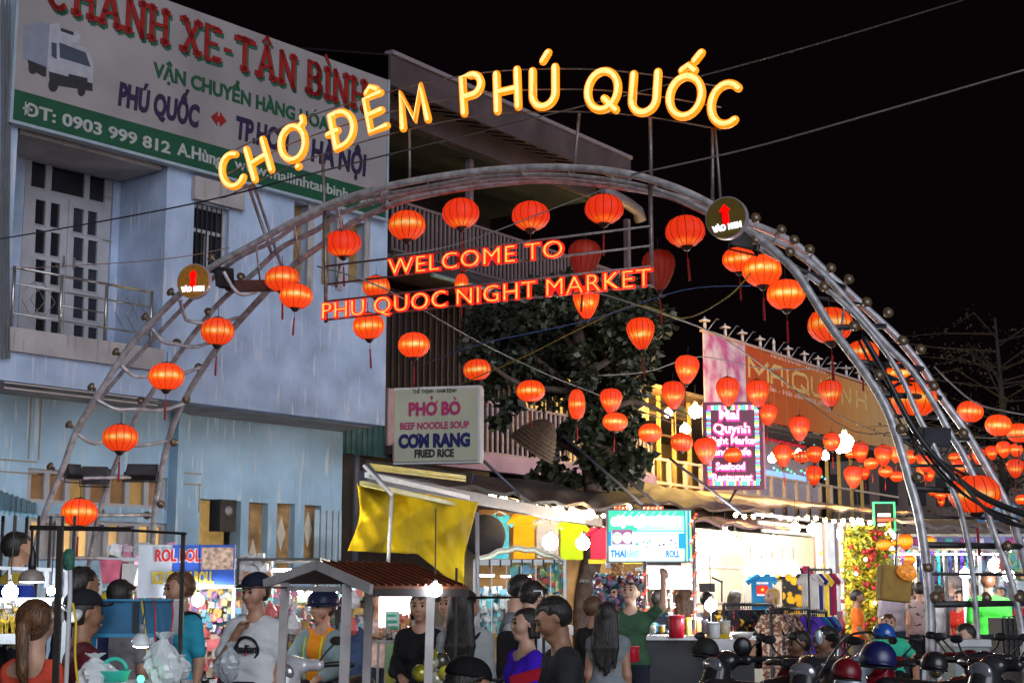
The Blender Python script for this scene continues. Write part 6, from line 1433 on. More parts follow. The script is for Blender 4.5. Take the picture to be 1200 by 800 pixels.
# open jacket over the orange shirt
hd_, lb_, J_, s_ = _r
jf = Field((-.45,-.25,.78),(.45,.50,1.36), .013); 
jf.cap(lb_((-.11,-.01,1.31)), lb_((.11,-.01,1.31)), .088, k=.05).cap(lb_((-.08,0,1.22)), lb_((.08,0,1.22)), .128, k=.05).cap(lb_((-.07,0,1.02)), lb_((.07,0,1.02)), .13, k=.05)
for sd in (1,-1): a_, e_, w_ = J_[sd]; jf.cap(a_, e_, .070, .064, k=.03).cap(e_, e_+(w_-e_)*.85, .064, .050, k=.02)
jf.clip(lambda X,Y_,Z_: np.where(np.abs(X) < .055+.12*(1.30-Z_)*0+.02, Y_-.03, -1)); link('jacket', field_mesh('jacket', jf, C_('grey_green_jacket', (.20,.27,.27), .25)), g3)
for sd in (1,-1): MB().tube([(sd*.075,.135,1.02-.14),(sd*.078,.150,1.10),(sd*.080,.115,1.21)], .006, 5).obj('piping', C_('lime_piping', (.45,.65,.05)), g3)
person('person in a blue denim jacket facing away beside the roofed cart', 404, 697, 14.2, 165, denim, 'm', 1.9, blk, hair='pony', loose=.02, female=True)
person('woman in a black top facing the viewer behind the cart lamp', 493, 692, 12.0, -8, C_('black_top', (.012,.011,.012)), 'm', 1.75, blk, female=True, hair='bob', hairm=HAIR, armL=((.05,.05,-.26),(-.04,.24,-.30)), armR=((.05,.05,-.26),(-.02,.22,-.32)), loose=.01, h=.013)
gph, hd_, lb_, J_, s_ = person('person in a grey shirt lifting a phone to take a picture', 528, 690, 12.6, -40, grey, 'm', .7, jeans, hair='short', armL=((.06,.14,-.20),(-.06,.30,.02)), armR=((.06,.14,-.20),(-.06,.30,.02)))
q_ = (J_[1][2]+J_[-1][2])/2; MB().box(-.08,.08,-.006,.006,-.04,.04).obj('mobile_phone', mat('phone_white', (.7,.72,.75), .2), None, label='pale mobile phone held up by the person in grey', cat='phone', loc=gph.matrix_basis @ Vector((q_[0], q_[1]+.05, q_[2]+.08)), rot=(0,0,.5))
person('woman with long dark hair in a loose pale grey blouse, back to the viewer', 546, 688, 10.8, 160, C_('pale_blouse', (.42,.44,.44), .12), 'm', 1.8, C_('pale_skirt', (.35,.36,.38)), female=True, hair='long', loose=.03, hem=.74, bag=(-1,), h=.012, head=(-20,0))
person('short person of whom only a black peaked cap shows at the bottom edge', 548, 773, 7.2, 110, blk, 'm', .6, blk, hair='short', cap=('cap', C_('black_cap3', (.008,.008,.009))), scale=.98, head=(0,-8))
person('tall man in a grey T-shirt with a black backpack bending his head down', 597, 669, 12.4, 80, grey, 'l', .6, jeans, hair='short', head=(10,-28), lean=.12)
g4, hd_, lb_, J_, s_ = person('man in a white T-shirt and black backpack turned away, arm bent at his waist', 622, 679, 11.5, 150, C_('white_tee2', (.55,.57,.60), .1), 'l', .62, C_('navy_trousers', (.012,.018,.05)), hair='short', head=(-25,-25), armL=((.06,.0,-.27),(-.02,.18,-.42)), armR=((.06,.0,-.27),(-.02,.18,-.42)), build=.96)
f = Field((-.24,-.36,.85),(.24,-.02,1.45), .014); f.box((-.15,-.28,.93),(.15,-.13,1.34), .06, .05); link('backpack', field_mesh('backpack', f, C_('backpack_black', (.018,.016,.018))), g4)
person('woman in a violet blue top looking left with folded arms', 615, 710, 10.2, -62, C_('violet_blue', (.055,.012,.50), .15), 'l', .5, blk, female=True, hair='bob', neck='wide', head=(-10,2), armL=((.04,.06,-.25),(-.20,.20,-.28)), armR=((.04,.06,-.25),(-.20,.20,-.30)), h=.011, build=.96)
person('man in a charcoal T-shirt looking down at his hands, the darkest figure in front', 664, 694, 8.4, -75, C_('charcoal', (.028,.028,.030), .2), 'd', .65, blk, hair='messy', head=(-4,-24), lean=.10, armL=((.03,.05,-.27),(-.02,.28,-.30)), armR=((.03,.05,-.27),(-.02,.28,-.30)), h=.011, build=.96)
person('woman with very long straight black hair in a grey dress', 712, 703, 12.6, 165, C_('grey_dress', (.22,.24,.26)), 'm', .1, blk, female=True, hair='long', dress=.55)
person('person with brown hair partly hidden behind the long haired woman', 697, 697, 14.0, 140, C_('black_plain', (.02,.02,.022)), 'm', .6, blk, hair='short', hairm=HAIRB)
person('man in a dark green T-shirt reaching one arm up to the stall roof', 738, 679, 15.6, -12, C_('bottle_green', (.045,.10,.055), .15), 'l', .6, jeans, hair='short', head=(-14,18), armR=((.16,.05,.12),(.17,.10,.38)), armL=((.10,.08,-.26),(.12,.34,-.30)), h=.012, build=.96)
person('figure in a dark blue leaf print shirt behind the red light post', 772, 690, 17.9, 175, C_('leaf_print', (.01,.012,.022), .2, col2=(.10,.28,.42), thr=(.36,.46), scale=16), 'm', .7, blk, hair='short', loose=.03, build=1.15)
person('woman with long wavy dark hair in a white off shoulder dress', 803, 686, 18.6, 160, C_('white_dress', (.60,.56,.54), .1), 'm', .3, C_('white_skirt', (.6,.58,.56)), female=True, hair='wavy', hairm=HAIRB, dress=.45, neck='wide')
person('man with short dark hair and a grey shirt at the cream wall', 829, 692, 20.5, 150, C_('pale_grey_shirt', (.28,.26,.28)), 'm', .8, jeans, hair='short')
person('person with a blond scarf behind the clothes rack', 904, 688, 22.0, -60, C_('cream_top', (.55,.45,.35)), 'l', .8, jeans, female=True, hair='bob', hairm=HAIRY, h=.018)
person('person in a striped shirt and maroon shorts walking behind the shirts', 976, 676, 28, 150, C_('striped', (.60,.55,.55), .1, col2=(.25,.05,.10), thr=(.48,.52), scale=9), 'm', .6, C_('maroon_shorts', (.16,.02,.05)), shorts=True, h=.02, legs={1:((.03,.12,-.40),(.05,.18,-.83)),-1:((0,-.05,-.42),(0,-.25,-.80))})
person('man in a white shirt shading his eyes with a raised hand', 992, 679, 30.5, -70, C_('white_shirt', (.58,.58,.56), .08), 'm', .6, C_('white_shorts', (.5,.5,.48)), shorts=True, h=.02, armL=((.12,.14,.0),(-.06,.14,.20)), armR=((.10,.12,.0),(.0,.12,.20)), hair='short')
person('boy in a bright orange shirt and grey trousers with a hand on his hip', 1004, 690, 25.5, 70, C_('bright_orange', (.85,.16,.02), .12), 'd', .6, C_('grey_trousers', (.06,.055,.06)), h=.018, hair='messy', armR=((.14,-.08,-.22),(.03,.0,-.40)), armL=((.05,.05,-.26),(.04,.2,-.42)), head=(12,-5))
person('person with a grey shirt hidden behind the hanging golden box', 1045, 676, 26.5, 10, C_('mauve_shirt', (.30,.26,.30)), 'm', .6, C_('jean_skirt', (.03,.05,.09)), h=.02, armL=down, armR=down)
person('man in a printed tan tank top and black shorts', 1077, 681, 26, 170, C_('tan_print', (.36,.26,.24), .1, col2=(.06,.05,.06), thr=(.36,.42), scale=14), 'm', .12, C_('black_shorts', (.012,.012,.014)), shorts=True, h=.02)
person('dark haired person just behind the man in the tank top', 1066, 681, 27.2, 120, C_('pale_top', (.45,.42,.44)), 'm', .6, jeans, h=.022, female=True, hair='bob')
person('person in white trousers between the tank top man and the arch foot', 1098, 684, 27.5, 165, C_('white_long', (.6,.6,.62), .1), 'm', .7, C_('white_trousers', (.6,.6,.6)), h=.022)
person('grey haired man in a mauve shirt behind the arch foot', 1115, 673, 24, -120, C_('mauve_grey', (.26,.22,.27)), 'l', .6, jeans, h=.018, hair='short', hairm=mat('grey_hair', (.28,.22,.20), .6))
person('woman in a red dress with gold print behind the arch foot', 1124, 690, 23, -60, C_('red_gold', (.50,.02,.015), .1, col2=(.55,.35,.05), thr=(.32,.38), scale=18), 'm', .5, blk, h=.018, female=True, hair='bob', dress=.6)
person('man in a bright green shirt, back turned, between the slanting pipes', 1157, 669, 21.5, 160, C_('bright_green', (.07,.62,.06), .12), 'm', .7, C_('olive_trousers', (.08,.08,.05)), h=.016, hair='short', hairm=mat('reddish_hair', (.16,.06,.03), .5), build=1.1)
person('person in a red shirt at the right picture edge under the colourful goods', 1193, 690, 24, -70, C_('red_shirt', (.5,.03,.05)), 'm', .6, blk, h=.02)
person('dark figure bending among goods behind the green shirted man', 1134, 676, 27, 40, C_('dusk_blue', (.04,.06,.14)), 'm', .6, blk, h=.024)
person('woman with black hair bending low by the white lamp post', 1131, 729, 15.5, -60, C_('white_blouse', (.6,.6,.6), .1), 'l', .6, blk, sit=.42, female=True, hair='bob', head=(0,-10), h=.015, scale=1.0)
person('child in a mint green shirt leaning on a scooter', 1041, 718, 17, -12, C_('mint', (.05,.60,.38), .12), 'l', .5, blk, sit=.62, hair='short', hairm=HAIRB, armL=((.10,.10,-.20),(.05,.30,-.22)), armR=((.16,.08,-.20),(.30,.20,-.30)), h=.013, scale=.88)
person('man in a dark red shirt sitting among the parked scooters, face turned left', 935, 737, 13.5, -55, C_('dark_red', (.17,.012,.02), .2), 'd', 1.5, blk, sit=.50, hair='messy', head=(-10,-4), h=.012, scale=1.0, armL=((.06,.12,-.24),(-.02,.36,-.26)), armR=((.06,.12,-.24),(-.02,.36,-.26)))
person('man in a black and blue jacket sitting next to the man in dark red', 967, 732, 13.0, -60, C_('black_blue', (.012,.014,.022), .3), 'd', 1.8, blk, sit=.52, hair='messy', head=(-12,-6), h=.012, scale=1.02)

for px_, yt_, Y_, yw_, cc, nm, kw in ((1056,684,31,160,(.05,.12,.30),'person in a navy blue top deep between the stalls, next to the golden box',{}),(1108,686,30,-60,(.55,.50,.45),'person in a beige top passing behind the slim dark posts',{'female':True,'hair':'bob'}),
    (1143,684,29,120,(.45,.05,.10),'person in a crimson top behind the glowing tube post',{}),(1172,686,28,-30,(.10,.30,.45),'person in a sky blue shirt facing the viewer beyond the green shirted man',{}),(1018,686,32,100,(.50,.48,.20),'person in a mustard shirt at the foot of the flower wall',{}),(862,690,24,140,(.40,.12,.20),'person in a rose top looking at the dark floral rack',{'female':True,'hair':'long'}),
    (655,692,19,120,(.20,.22,.30),'person in a slate shirt behind the tree trunk',{}),(445,690,16,30,(.50,.35,.30),'stall keeper in a salmon shirt behind the green price card',{'female':True,'hair':'bob'}),(258,690,15.5,-20,(.30,.32,.34),'person in a grey shirt among the wares under the blue banner',{})):
    person(nm, px_, yt_, Y_, yw_, C_('extra_'+nm.split(' top')[0].split(' shirt')[0].split()[-1], cc), 'm', .65, jeans, h=.022, **{'hair':'short', **kw})
# ================================================ STALLS, CARTS, SCOOTERS
PAL = [(.7,.05,.06),(.9,.55,.05),(.05,.35,.6),(.65,.66,.68),(.1,.45,.2),(.75,.2,.4),(.9,.85,.3),(.3,.1,.35),(.85,.4,.1),(.05,.5,.55),(.5,.35,.25),(.8,.8,.82)]
PAL = [tuple(c_*.68+.32*g_*.7 for c_, g_ in zip(c, (.42,.38,.34))) for c in PAL]
GM = [mat('goods_%s' % n_, c, .45, var=.3, scale=20) for n_, c in zip(('red','amber','blue','silver','green','pink','yellow','plum','orange','turquoise','tan','white'), PAL)]
gcount = [0]
def goods(parent, p0, p1, z0, z1, depth, n, smin, smax, seed, pal=GM, name='goods', shapes='bbbs'):
    """a heap of small wares between two ground points; too many to count"""
    rs = random.Random(seed); mb = MB(); p0, p1 = Vector(p0), Vector(p1); d = p1-p0; L_ = d.length; d.normalize(); nn = Vector((-d.y, d.x)); ang = math.atan2(d.y, d.x)
    for _ in range(int(n*1.7)):
        s_ = rs.uniform(smin, smax)*.72; u = rs.uniform(0, L_); z = rs.uniform(z0, z1); y = rs.uniform(0, depth); c = p0+d*u+nn*y; k = rs.randrange(len(pal))
        if rs.choice(shapes) == 'b':
            M = Matrix.Translation((c.x, c.y, z)) @ Matrix.Rotation(ang+rs.uniform(-.5,.5), 4, 'Z') @ Matrix.Rotation(rs.uniform(-.25,.25), 4, 'Y'); a_, b_ = rs.uniform(.6,1.4), rs.uniform(.6,1.8)
            mb.box(-s_*a_/2, s_*a_/2, -s_/3, s_/3, -s_*b_/2, s_*b_/2, k, M)
        else: mb.ball((c.x, c.y, z), s_*.5, 8, 5, k, (1,1,rs.uniform(.6,1.5)))
    return mb.obj(name, pal, parent, kind='stuff')
def frame_stall(name, label, cat, x0, x1, Y, depth, ztop, post, m, rails=(), ang=0.0, group=None, zb=0.0):
    pa = P(x0,700,Y); pb = P(x1,700,Y); w_ = (pb-pa).length; t = thing(name, label, cat, (pa.x, pa.y, 0), ang, group)
    for (x, y) in ((0,0),(w_,0),(0,depth),(w_,depth)): MB().box(x-post/2, x+post/2, y-post/2, y+post/2, zb, ztop-post/2-.001).obj('post', m, t)
    for (a, b) in (((0,0),(w_,0)),((0,depth),(w_,depth)),((0,0),(0,depth)),((w_,0),(w_,depth))): MB().bar((*a,ztop),(*b,ztop), post, post).obj('top_rail', m, t)
    for zz in rails: MB().bar((0,0,zz),(w_,0,zz), post*.6).bar((0,depth,zz),(w_,depth,zz), post*.6).obj('rail', m, t)
    return t, w_
def hshirt(mb, c, w_, h_, ang=0.0, d=.03):
    """a T-shirt outline hung flat, a real thin solid"""
    o = [(-.30,.5),(-.12,.5),(-.06,.455),(.06,.455),(.12,.5),(.30,.5),(.52,.30),(.42,.20),(.32,.28),(.32,-.5),(-.32,-.5),(-.32,.28),(-.42,.20),(-.52,.30)]
    ca, sa = math.cos(ang), math.sin(ang); n = len(o)
    vs = [Vector((c[0]+x*w_*ca-yy*sa, c[1]+x*w_*sa+yy*ca+.02*math.sin(x*14+c[0]*3), c[2]+z*h_)) for yy in (-d/2, d/2) for x, z in o]
    return mb.add(vs, [tuple(range(n)), tuple(range(2*n-1,n-1,-1))]+[(i,n+i,n+(i+1)%n,(i+1)%n) for i in range(n)])
# ---- nearest black frame stall (left)
blkf = mat('rusty_black_frame', (.022,.014,.012), .6, .3, var=.5, scale=14)
t = thing('stall_frame', 'black square pipe stall frame standing nearest at the lower left', 'stall frame', (0,0,0))
for (x, yt_, xb, w_, Y) in ((71,617,65,.026,7.0),(215,626,210,.020,7.9)):
    p = P(x, yt_, Y); q = P(xb, 800, Y); d = (q-p)/(p.z-q.z); e_ = p+d*p.z; MB().bar(p, (e_.x, e_.y, .0), w_).obj('post', blkf, t)
MB().bar(P(36,618,7.0), P(152,620,7.45), .018, .022).obj('top_bar', blkf, t)
MB().bar(P(150,621,7.45), P(218,625,7.9), .011, .013).obj('top_bar', blkf, t)
MB().bar(P(38,617,7.02), P(37,650,7.02), .010).obj('hook_bar', blkf, t)
t = thing('pendant_lamp', 'grey bell shaped pendant lamp with black stem, lit white below', 'lamp', P(37,680,7.0)); kx = 7.0/F
MB().lathe([(15*kx,-1*kx),(15*kx,0),(14.5*kx,4*kx),(11*kx,10*kx),(4*kx,13*kx)], 20).obj('shade', mat('grey_enamel', (.28,.24,.20), .4), t, 2)
MB().lathe([(4.5*kx,13*kx),(5*kx,18*kx),(4*kx,27*kx),(2.5*kx,34*kx),(.5*kx,40*kx)], 12).obj('stem', black_plastic, t, 2)
MB().lathe([(0,-2.5*kx),(13.5*kx,-2*kx),(13.5*kx,-1.1*kx),(0,-1*kx)], 20).obj('lit_glass', em('lamp_disc_white', (.92,.96,1), 9), t, 2)
def cone_lamp(px, py, Y, rp, label, tilt):
    kx = Y/F; t = thing('clamp_lamp', label, 'lamp', P(px,py,Y), group='conical stall lamps'); t.rotation_euler = tilt
    MB().lathe([(rp*kx,0),(rp*.95*kx,rp*.3*kx),(rp*.5*kx,rp*1.0*kx),(rp*.35*kx,rp*1.1*kx)], 18).obj('shade', mat('white_lamp_shell', (.7,.72,.74), .35), t, 2)
    MB().lathe([(0,-.25*rp*kx),(rp*.6*kx,-.2*rp*kx),(rp*.93*kx,.0),(0,.01*kx)], 18).obj('lit_glass', em('lamp_glass_bright', (.9,.96,1), 22), t, 2)
    MB().lathe([(rp*.3*kx,rp*1.1*kx),(rp*.3*kx,rp*2.0*kx)], 10).obj('socket', SOCK, t, 2)
    MB().tube([(0,0,rp*2*kx),(rp*.1*kx,.0,rp*3.2*kx),(0,0,rp*4.2*kx)], .004, 5).obj('cord', wire_m, t)
cone_lamp(62,722,7.9,13,'wide white stall lamp tilted toward the viewer beside the dark post', (.9,.1,.3))
cone_lamp(90,722,8.0,9,'smaller white stall lamp right beside the white pole', (1.0,0,-.7))
cone_lamp(165,755,7.7,12,'white cone lamp hanging over the tables in front of the blue metal box', (.15,.08,0))
MB().tube([P(82,652,7.2), P(82,700,7.2), Vector((P(82,700,7.2).x,7.2,0))], .011, 8).obj('white_pole', mat('chalky_white_pole', (.62,.63,.66), .5), None, 2, label='white pole standing just right of the dark post, yellow cable beside it', cat='pole')
MB().tube(smooth_path([P(85,706,7.15), P(89,730,7.15), P(88,770,7.15), P(93,812,7.15)],4), .006, 6).obj('yellow_cable', mat('yellow_cable', (.75,.52,.02), .5), None, 2, label='yellow cable running down along the white pole', cat='cable')
MB().lathe([(.012,0),(.028,.01),(.030,.08),(.012,.10)], 10, c=P(80,668,7.2)).obj('green_cord_coil', mat('green_cord', (.05,.20,.14), .6, var=.6, scale=60), None, 2, label='coil of green cord tied at the top of the white pole', cat='cord')
# blue metal box on its frame
t = thing('blue_cabinet', 'blue painted metal cabinet on legs with wires hanging over it', 'cabinet', (P(112,700,8.8).x, 8.8, 0)); kx = 8.8/F; bz = lambda y: P(150,y,8.8).z
bl_ = mat('blue_cabinet_paint', (.012,.115,.24), .5, .1, var=.25, scale=8)
MB().box(0, 90*kx, 0, .30, bz(744), bz(704)).obj('body', bl_, t)
MB().box(0, 90*kx, -.02, -.002, bz(746), bz(742)).obj('lip', mat('cabinet_lip', (.02,.22,.42), .4), t); MB().box(-.01, 90*kx+.01, -.025, .31, bz(704)+.001, bz(704)+.012).obj('lid', MATS['cabinet_lip'], t)
MB().box(44*kx, 51*kx, -.012, -.001, bz(742), bz(705)).obj('channel', mat('dark_slot', (.01,.02,.03), .6), t)
for x in (1,88): MB().box(x*kx-.012, x*kx+.012, -.01, .014, 0, bz(744)).obj('leg', MATS['cabinet_lip'], t)
for k, (xa, mm) in enumerate(((166,'yellow_cable'),(180,'red_cord'),(201,'red_cord'))):
    MB().tube(smooth_path([P(xa,703,8.76), P(xa+2,720,8.7), P(xa+5-k*3,745,8.7), P(xa+6-k*4,770,8.7)],4), .005, 5).obj('hanging_wire', mat(mm, (.5,.05,.06) if mm != 'yellow_cable' else (.75,.52,.02), .5), None, 2, label=('short yellow wire draped over the blue cabinet','red wire hanging before the middle of the blue cabinet','red wire hanging at the outer end of the blue cabinet')[k], cat='wire')
# crumpled plastic bags, mint basket
def bagblob(px, py, Y, rp, label, m, seed, name='plastic_bag', cat='bag', sq=1.0):
    rs = random.Random(seed); c = P(px,py,Y); r = rp*Y/F; mb = MB(); n, k = 22, 16; vs = []; ph = [rs.uniform(0,6.3) for _ in range(9)]
    for i in range(k+1):
        v = i/k
        for j in range(n):
            a = 2*math.pi*j/n; rr = r*(math.sin(math.pi*min(v*1.18,1))**.6*.95+.06 if v < .84 else .10+.42*(v-.84)/.16)
            rr *= 1+.13*math.sin(5*a+ph[0]+v*7)+.10*math.sin(9*a-ph[1]+v*13)+rs.uniform(-.09,.09)
            vs.append(c+Vector((rr*math.cos(a)+.12*r*math.sin(v*6+ph[2]), rr*math.sin(a)*.8, r*sq*(v*2-1)*1.05+rs.uniform(-.05,.05)*r)))
    fs = [(i*n+j, i*n+(j+1)%n, (i+1)*n+(j+1)%n, (i+1)*n+j) for i in range(k) for j in range(n)]+[tuple(range(n))[::-1]]
    return mb.add(vs, fs).obj(name, m, None, 25, label=label, cat=cat)
plast = mat('thin_white_plastic', (.72,.76,.78), .25, var=.1, bump=.3, spec=.8)
bagblob(112,789,7.4,22,'crumpled white plastic bag beside the mint green basket', plast, 1); bagblob(192,775,7.6,20,'tall white plastic bag at the foot of the black post', plast, 2, sq=1.6); bagblob(210,782,7.7,14,'small white plastic bag behind the black post', plast, 3)
bagblob(268,776,10.4,13,'translucent plastic bag hanging from the cap wearer\'s hand', mat('clear_plastic', (.5,.55,.6), .2, spec=.8, alpha=.75), 4, sq=1.7)
mint = mat('mint_plastic', (.05,.62,.48), .35, var=.1)
t = thing('mint_basket', 'mint green plastic basket with raised handle on the front table', 'basket', P(134,790,7.4)); kx = 7.4/F
MB().lathe([(14*kx,-8*kx),(18*kx,4*kx),(19*kx,5*kx),(17*kx,4*kx),(13*kx,-6*kx)], 20).obj('bowl', mint, t, 2); MB().tube([(14*kx*math.cos(a), 0, 4*kx+14*kx*math.sin(a)) for a in np.linspace(0.1,3.04,12)], 2.3*kx, 8).obj('handle', mint, t, 2)
MB().box(P(90,700,7.2).x, P(200,700,7.6).x, 7.1, 8.2, P(150,806,7.4).z-.03, P(150,806,7.4).z).box(P(92,700,7.2).x, P(95,700,7.2).x, 7.15,7.2, 0, P(150,806,7.4).z-.031).box(P(195,700,7.2).x, P(198,700,7.2).x, 7.15,7.2, 0, P(150,806,7.4).z-.031).obj('front_table', mat('pale_table', (.6,.62,.64), .5), None, label='pale stall table at the bottom edge carrying bags and the mint basket', cat='table')
ej = em('green_power_light', (.05,1,.3), 6); MB().ball(P(165,795,7.4), .018, 8, 5).obj('green_light', ej, None, label='small green indicator light on the front table', cat='light')
# skewer stall at the left edge
t = thing('skewer_stall', 'stall with pale rail, hanging shades and rows of yellow skewers at the left edge', 'stall', (0,0,0)); whm = mat('white_rail', (.62,.66,.70), .4)
MB().bar(P(-30,664,9.6), P(82,668,9.6), .022).obj('top_rail', whm, t); MB().bar(P(-30,748,9.4), P(36,748,9.4), .03,.06).obj('shelf', whm, t)
for x in (-28,12,55,65): MB().bar(P(x,667,9.6), P(x,688,9.6), .018 if x < 50 else .03).obj('hanger', whm, t)
MB().bar(P(80,650,9.7), Vector((P(80,650,9.7).x,9.7,0)), .03).bar(P(-28,665,9.7), Vector((P(-28,665,9.7).x,9.7,0)), .03).obj('post', whm, t)
rs = random.Random(3)
for k in range(22):
    x = -4+k*1.9; p = P(x, 718+rs.uniform(-4,3), 9.45); q = P(x+rs.uniform(-3,3), 742, 9.45)
    MB().tube([p,q], .004, 4).obj('stick', mat('skewer_stick', (.6,.5,.25), .6), t)
    MB().tube([P(x,723+rs.uniform(0,8),9.44), P(x+rs.uniform(-1,1),746,9.44)], .016, 6, rnd=True).obj('skewer_food', mat(('corn_yellow','grilled_gold')[k%2], ((.70,.50,.04),(.55,.33,.03))[k%2], .5, var=.4, scale=60), t)
goods(t, (P(-20,700,9.5).x,9.5), (P(38,700,9.5).x,9.5), P(0,760,9.5).z, P(0,705,9.5).z, .3, 90, .02,.05, 8, [GM[3],GM[11],GM[1],GM[3]], shapes='bs')
MB().box(P(-20,700,9.8).x, P(78,700,9.8).x, 9.95, 9.99, P(0,712,9.8).z, P(0,700,9.8).z).obj('lit_strip', em('strip_white', (.9,.95,1), 3.5), t)
person('man in a blue and yellow striped shirt standing high behind the skewer stall', 23, 621, 14.5, 130, C_('blue_yellow_stripe', (.02,.05,.35), .1), 'm', .9, blk, hair='short', h=.018)
for o in COL.objects:
    if o.name.startswith('shirt') and o.data.materials[0].name == 'cloth_blue_yellow_stripe': SH = o
m = MATS['cloth_blue_yellow_stripe']; nt = m.node_tree; b = nt.nodes['Principled BSDF']; tc = nt.nodes.new('ShaderNodeTexCoord'); wv = nt.nodes.new('ShaderNodeTexWave'); wv.bands_direction = 'Z'; wv.inputs['Scale'].default_value = 1.5; wv.inputs['Distortion'].default_value = .6; cr = nt.nodes.new('ShaderNodeValToRGB'); cr.color_ramp.interpolation = 'CONSTANT'
el = cr.color_ramp.elements; el[0].position = 0; el[0].color = (.02,.05,.32,1); el[1].position = .72; el[1].color = (.70,.50,.06,1); q = el.new(.5); q.color = (.45,.47,.52,1)
nt.links.new(tc.outputs['Object'], wv.inputs['Vector']); nt.links.new(wv.outputs['Color'], cr.inputs['Fac']); nt.links.new(cr.outputs['Color'], b.inputs['Base Color'])
MB().grid(lambda u, v: P(-20+62*u, 598+8*u-28*(1-v)*(1-u*.5), 15+2*(1-v))+Vector((0,0,.02*math.sin(u*60))), 40, 4, .02).obj('corrugated_awning', mat('blue_corrugated', (.20,.42,.52), .4, .3, var=.3), None, label='small blue corrugated awning at the left edge under the house windows', cat='awning')
GR = thing('dark_grille', 'dark upright barred grille behind the striped shirt at the left edge', 'grille')
for k in range(7):
    MB().bar(P(4+k*14,604,15.5), Vector((P(4+k*14,604,15.5).x,15.5,0)), .028).obj('bar', dark_steel, GR)
# ---- snack stall behind blue cabinet
t, w_ = frame_stall('snack_stall', 'brightly lit snack stall with white tubs and boxes behind the blue cabinet', 'stall', 118, 192, 13.6, 1.2, P(150,655,13.6).z, .03, whm, rails=(P(150,690,13.6).z,))
kx = 13.6/F; zz = lambda y, Y=13.6: P(150,y,Y).z
MB().box(30*kx, 72*kx, .25, .30, zz(692), zz(664)).obj('light_panel', em('panel_white', (.9,.96,1), 16), t)
MB().box(0, w_, .0, 1.1, zz(738), zz(733)).obj('counter', whm, t)
MB().hexa([(2*kx,-.02,zz(683)),(20*kx,-.02,zz(683)),(20*kx,.2,zz(683)),(2*kx,.2,zz(683))],[(-2*kx,-.05,zz(655)),(24*kx,-.05,zz(656)),(24*kx,.25,zz(656)),(-2*kx,.25,zz(655))]).obj('pink_tub', mat('pink_tub', (.72,.16,.24), .5, var=.4, scale=9), t)
MB().hexa([(24*kx,-.02,zz(684)),(38*kx,-.02,zz(684)),(38*kx,.2,zz(684)),(24*kx,.2,zz(684))],[(25*kx,-.05,zz(660)),(44*kx,-.05,zz(661)),(44*kx,.25,zz(661)),(25*kx,.25,zz(660))]).obj('white_tub', mat('white_tub', (.66,.64,.62), .5), t)
MB().box(18*kx, 40*kx, -.05, .2, zz(692), zz(684.5)).obj('cardboard_box', mat('cardboard', (.48,.26,.15), .8, var=.2), t)
MB().ball((12*kx,-.04,zz(700)), .07, 10, 6, sq=(1.2,1,.8)).obj('yellow_melon', mat('melon_yellow', (.8,.60,.02), .5), t)
goods(t, (P(118,700,13.7).x,13.75), (P(192,700,13.7).x,13.75), zz(710), zz(692), .3, 120, .04,.10, 21); goods(t, (P(118,700,13.7).x,13.85), (P(190,700,13.7).x,13.85), zz(660), zz(640), .5, 80, .05,.13, 22, [GM[3],GM[11],GM[4],GM[3],GM[5]])
for o in kids_of(t):
    if o.get('kind') == 'stuff': o.location = (-t.location.x, -t.location.y, 0)
# ---- ROL BOL stall goods and posts
t, w_ = frame_stall('ice_roll_stall', 'stall with slim pale posts under the blue ROL BOL banner, crammed with wares', 'stall', 204, 274, 12.7, .9, P(230,687,12.7).z, .028, whm)
def stuff_in(t, *a, **k):
    o = goods(t, *a, **k); o.location = (-t.location.x, -t.location.y, 0); 
    if t.rotation_euler.z: o.matrix_parent_inverse = t.matrix_basis.inverted(); o.location = (0,0,0)
    return o
stuff_in(t, (P(206,700,13).x,13.1), (P(274,700,13).x,13.1), P(0,740,13).z, P(0,690,13).z, .4, 200, .035,.09, 31)
stuff_in(t, (P(206,700,13).x,13.1), (P(274,700,13).x,13.1), P(0,800,13).z, P(0,740,13).z, .4, 130, .05,.12, 32, [GM[3],GM[11],GM[0],GM[10],GM[3]])
t, w_ = frame_stall('toy_stall', 'toy and wares stall between the blue banner and the roofed cart, hung with clear bags', 'stall', 278, 372, 14.2, 1.0, P(300,655,14.2).z, .025, mat('thin_black_rail', (.03,.03,.03), .5))
stuff_in(t, (P(276,700,14.2).x,14.3), (P(420,700,14.2).x,14.3), P(0,800,14.2).z, P(0,690,14.2).z, .5, 460, .04,.11, 41)
stuff_in(t, (P(276,700,14.2).x,14.25), (P(312,700,14.2).x,14.25), P(0,685,14.2).z, P(0,655,14.2).z, .2, 60, .06,.14, 42, [GM[3],GM[10],GM[11]])
for k_ in range(3): MB().box(-.75+k_*.62, -.35+k_*.62, .15, .19, P(0,690+k_*2,14.2).z, P(0,688+k_*2,14.2).z).obj('tube_light', em('stall_tube_white', (1,.95,.88), 110), t)  # three tubes added to brighten the wares
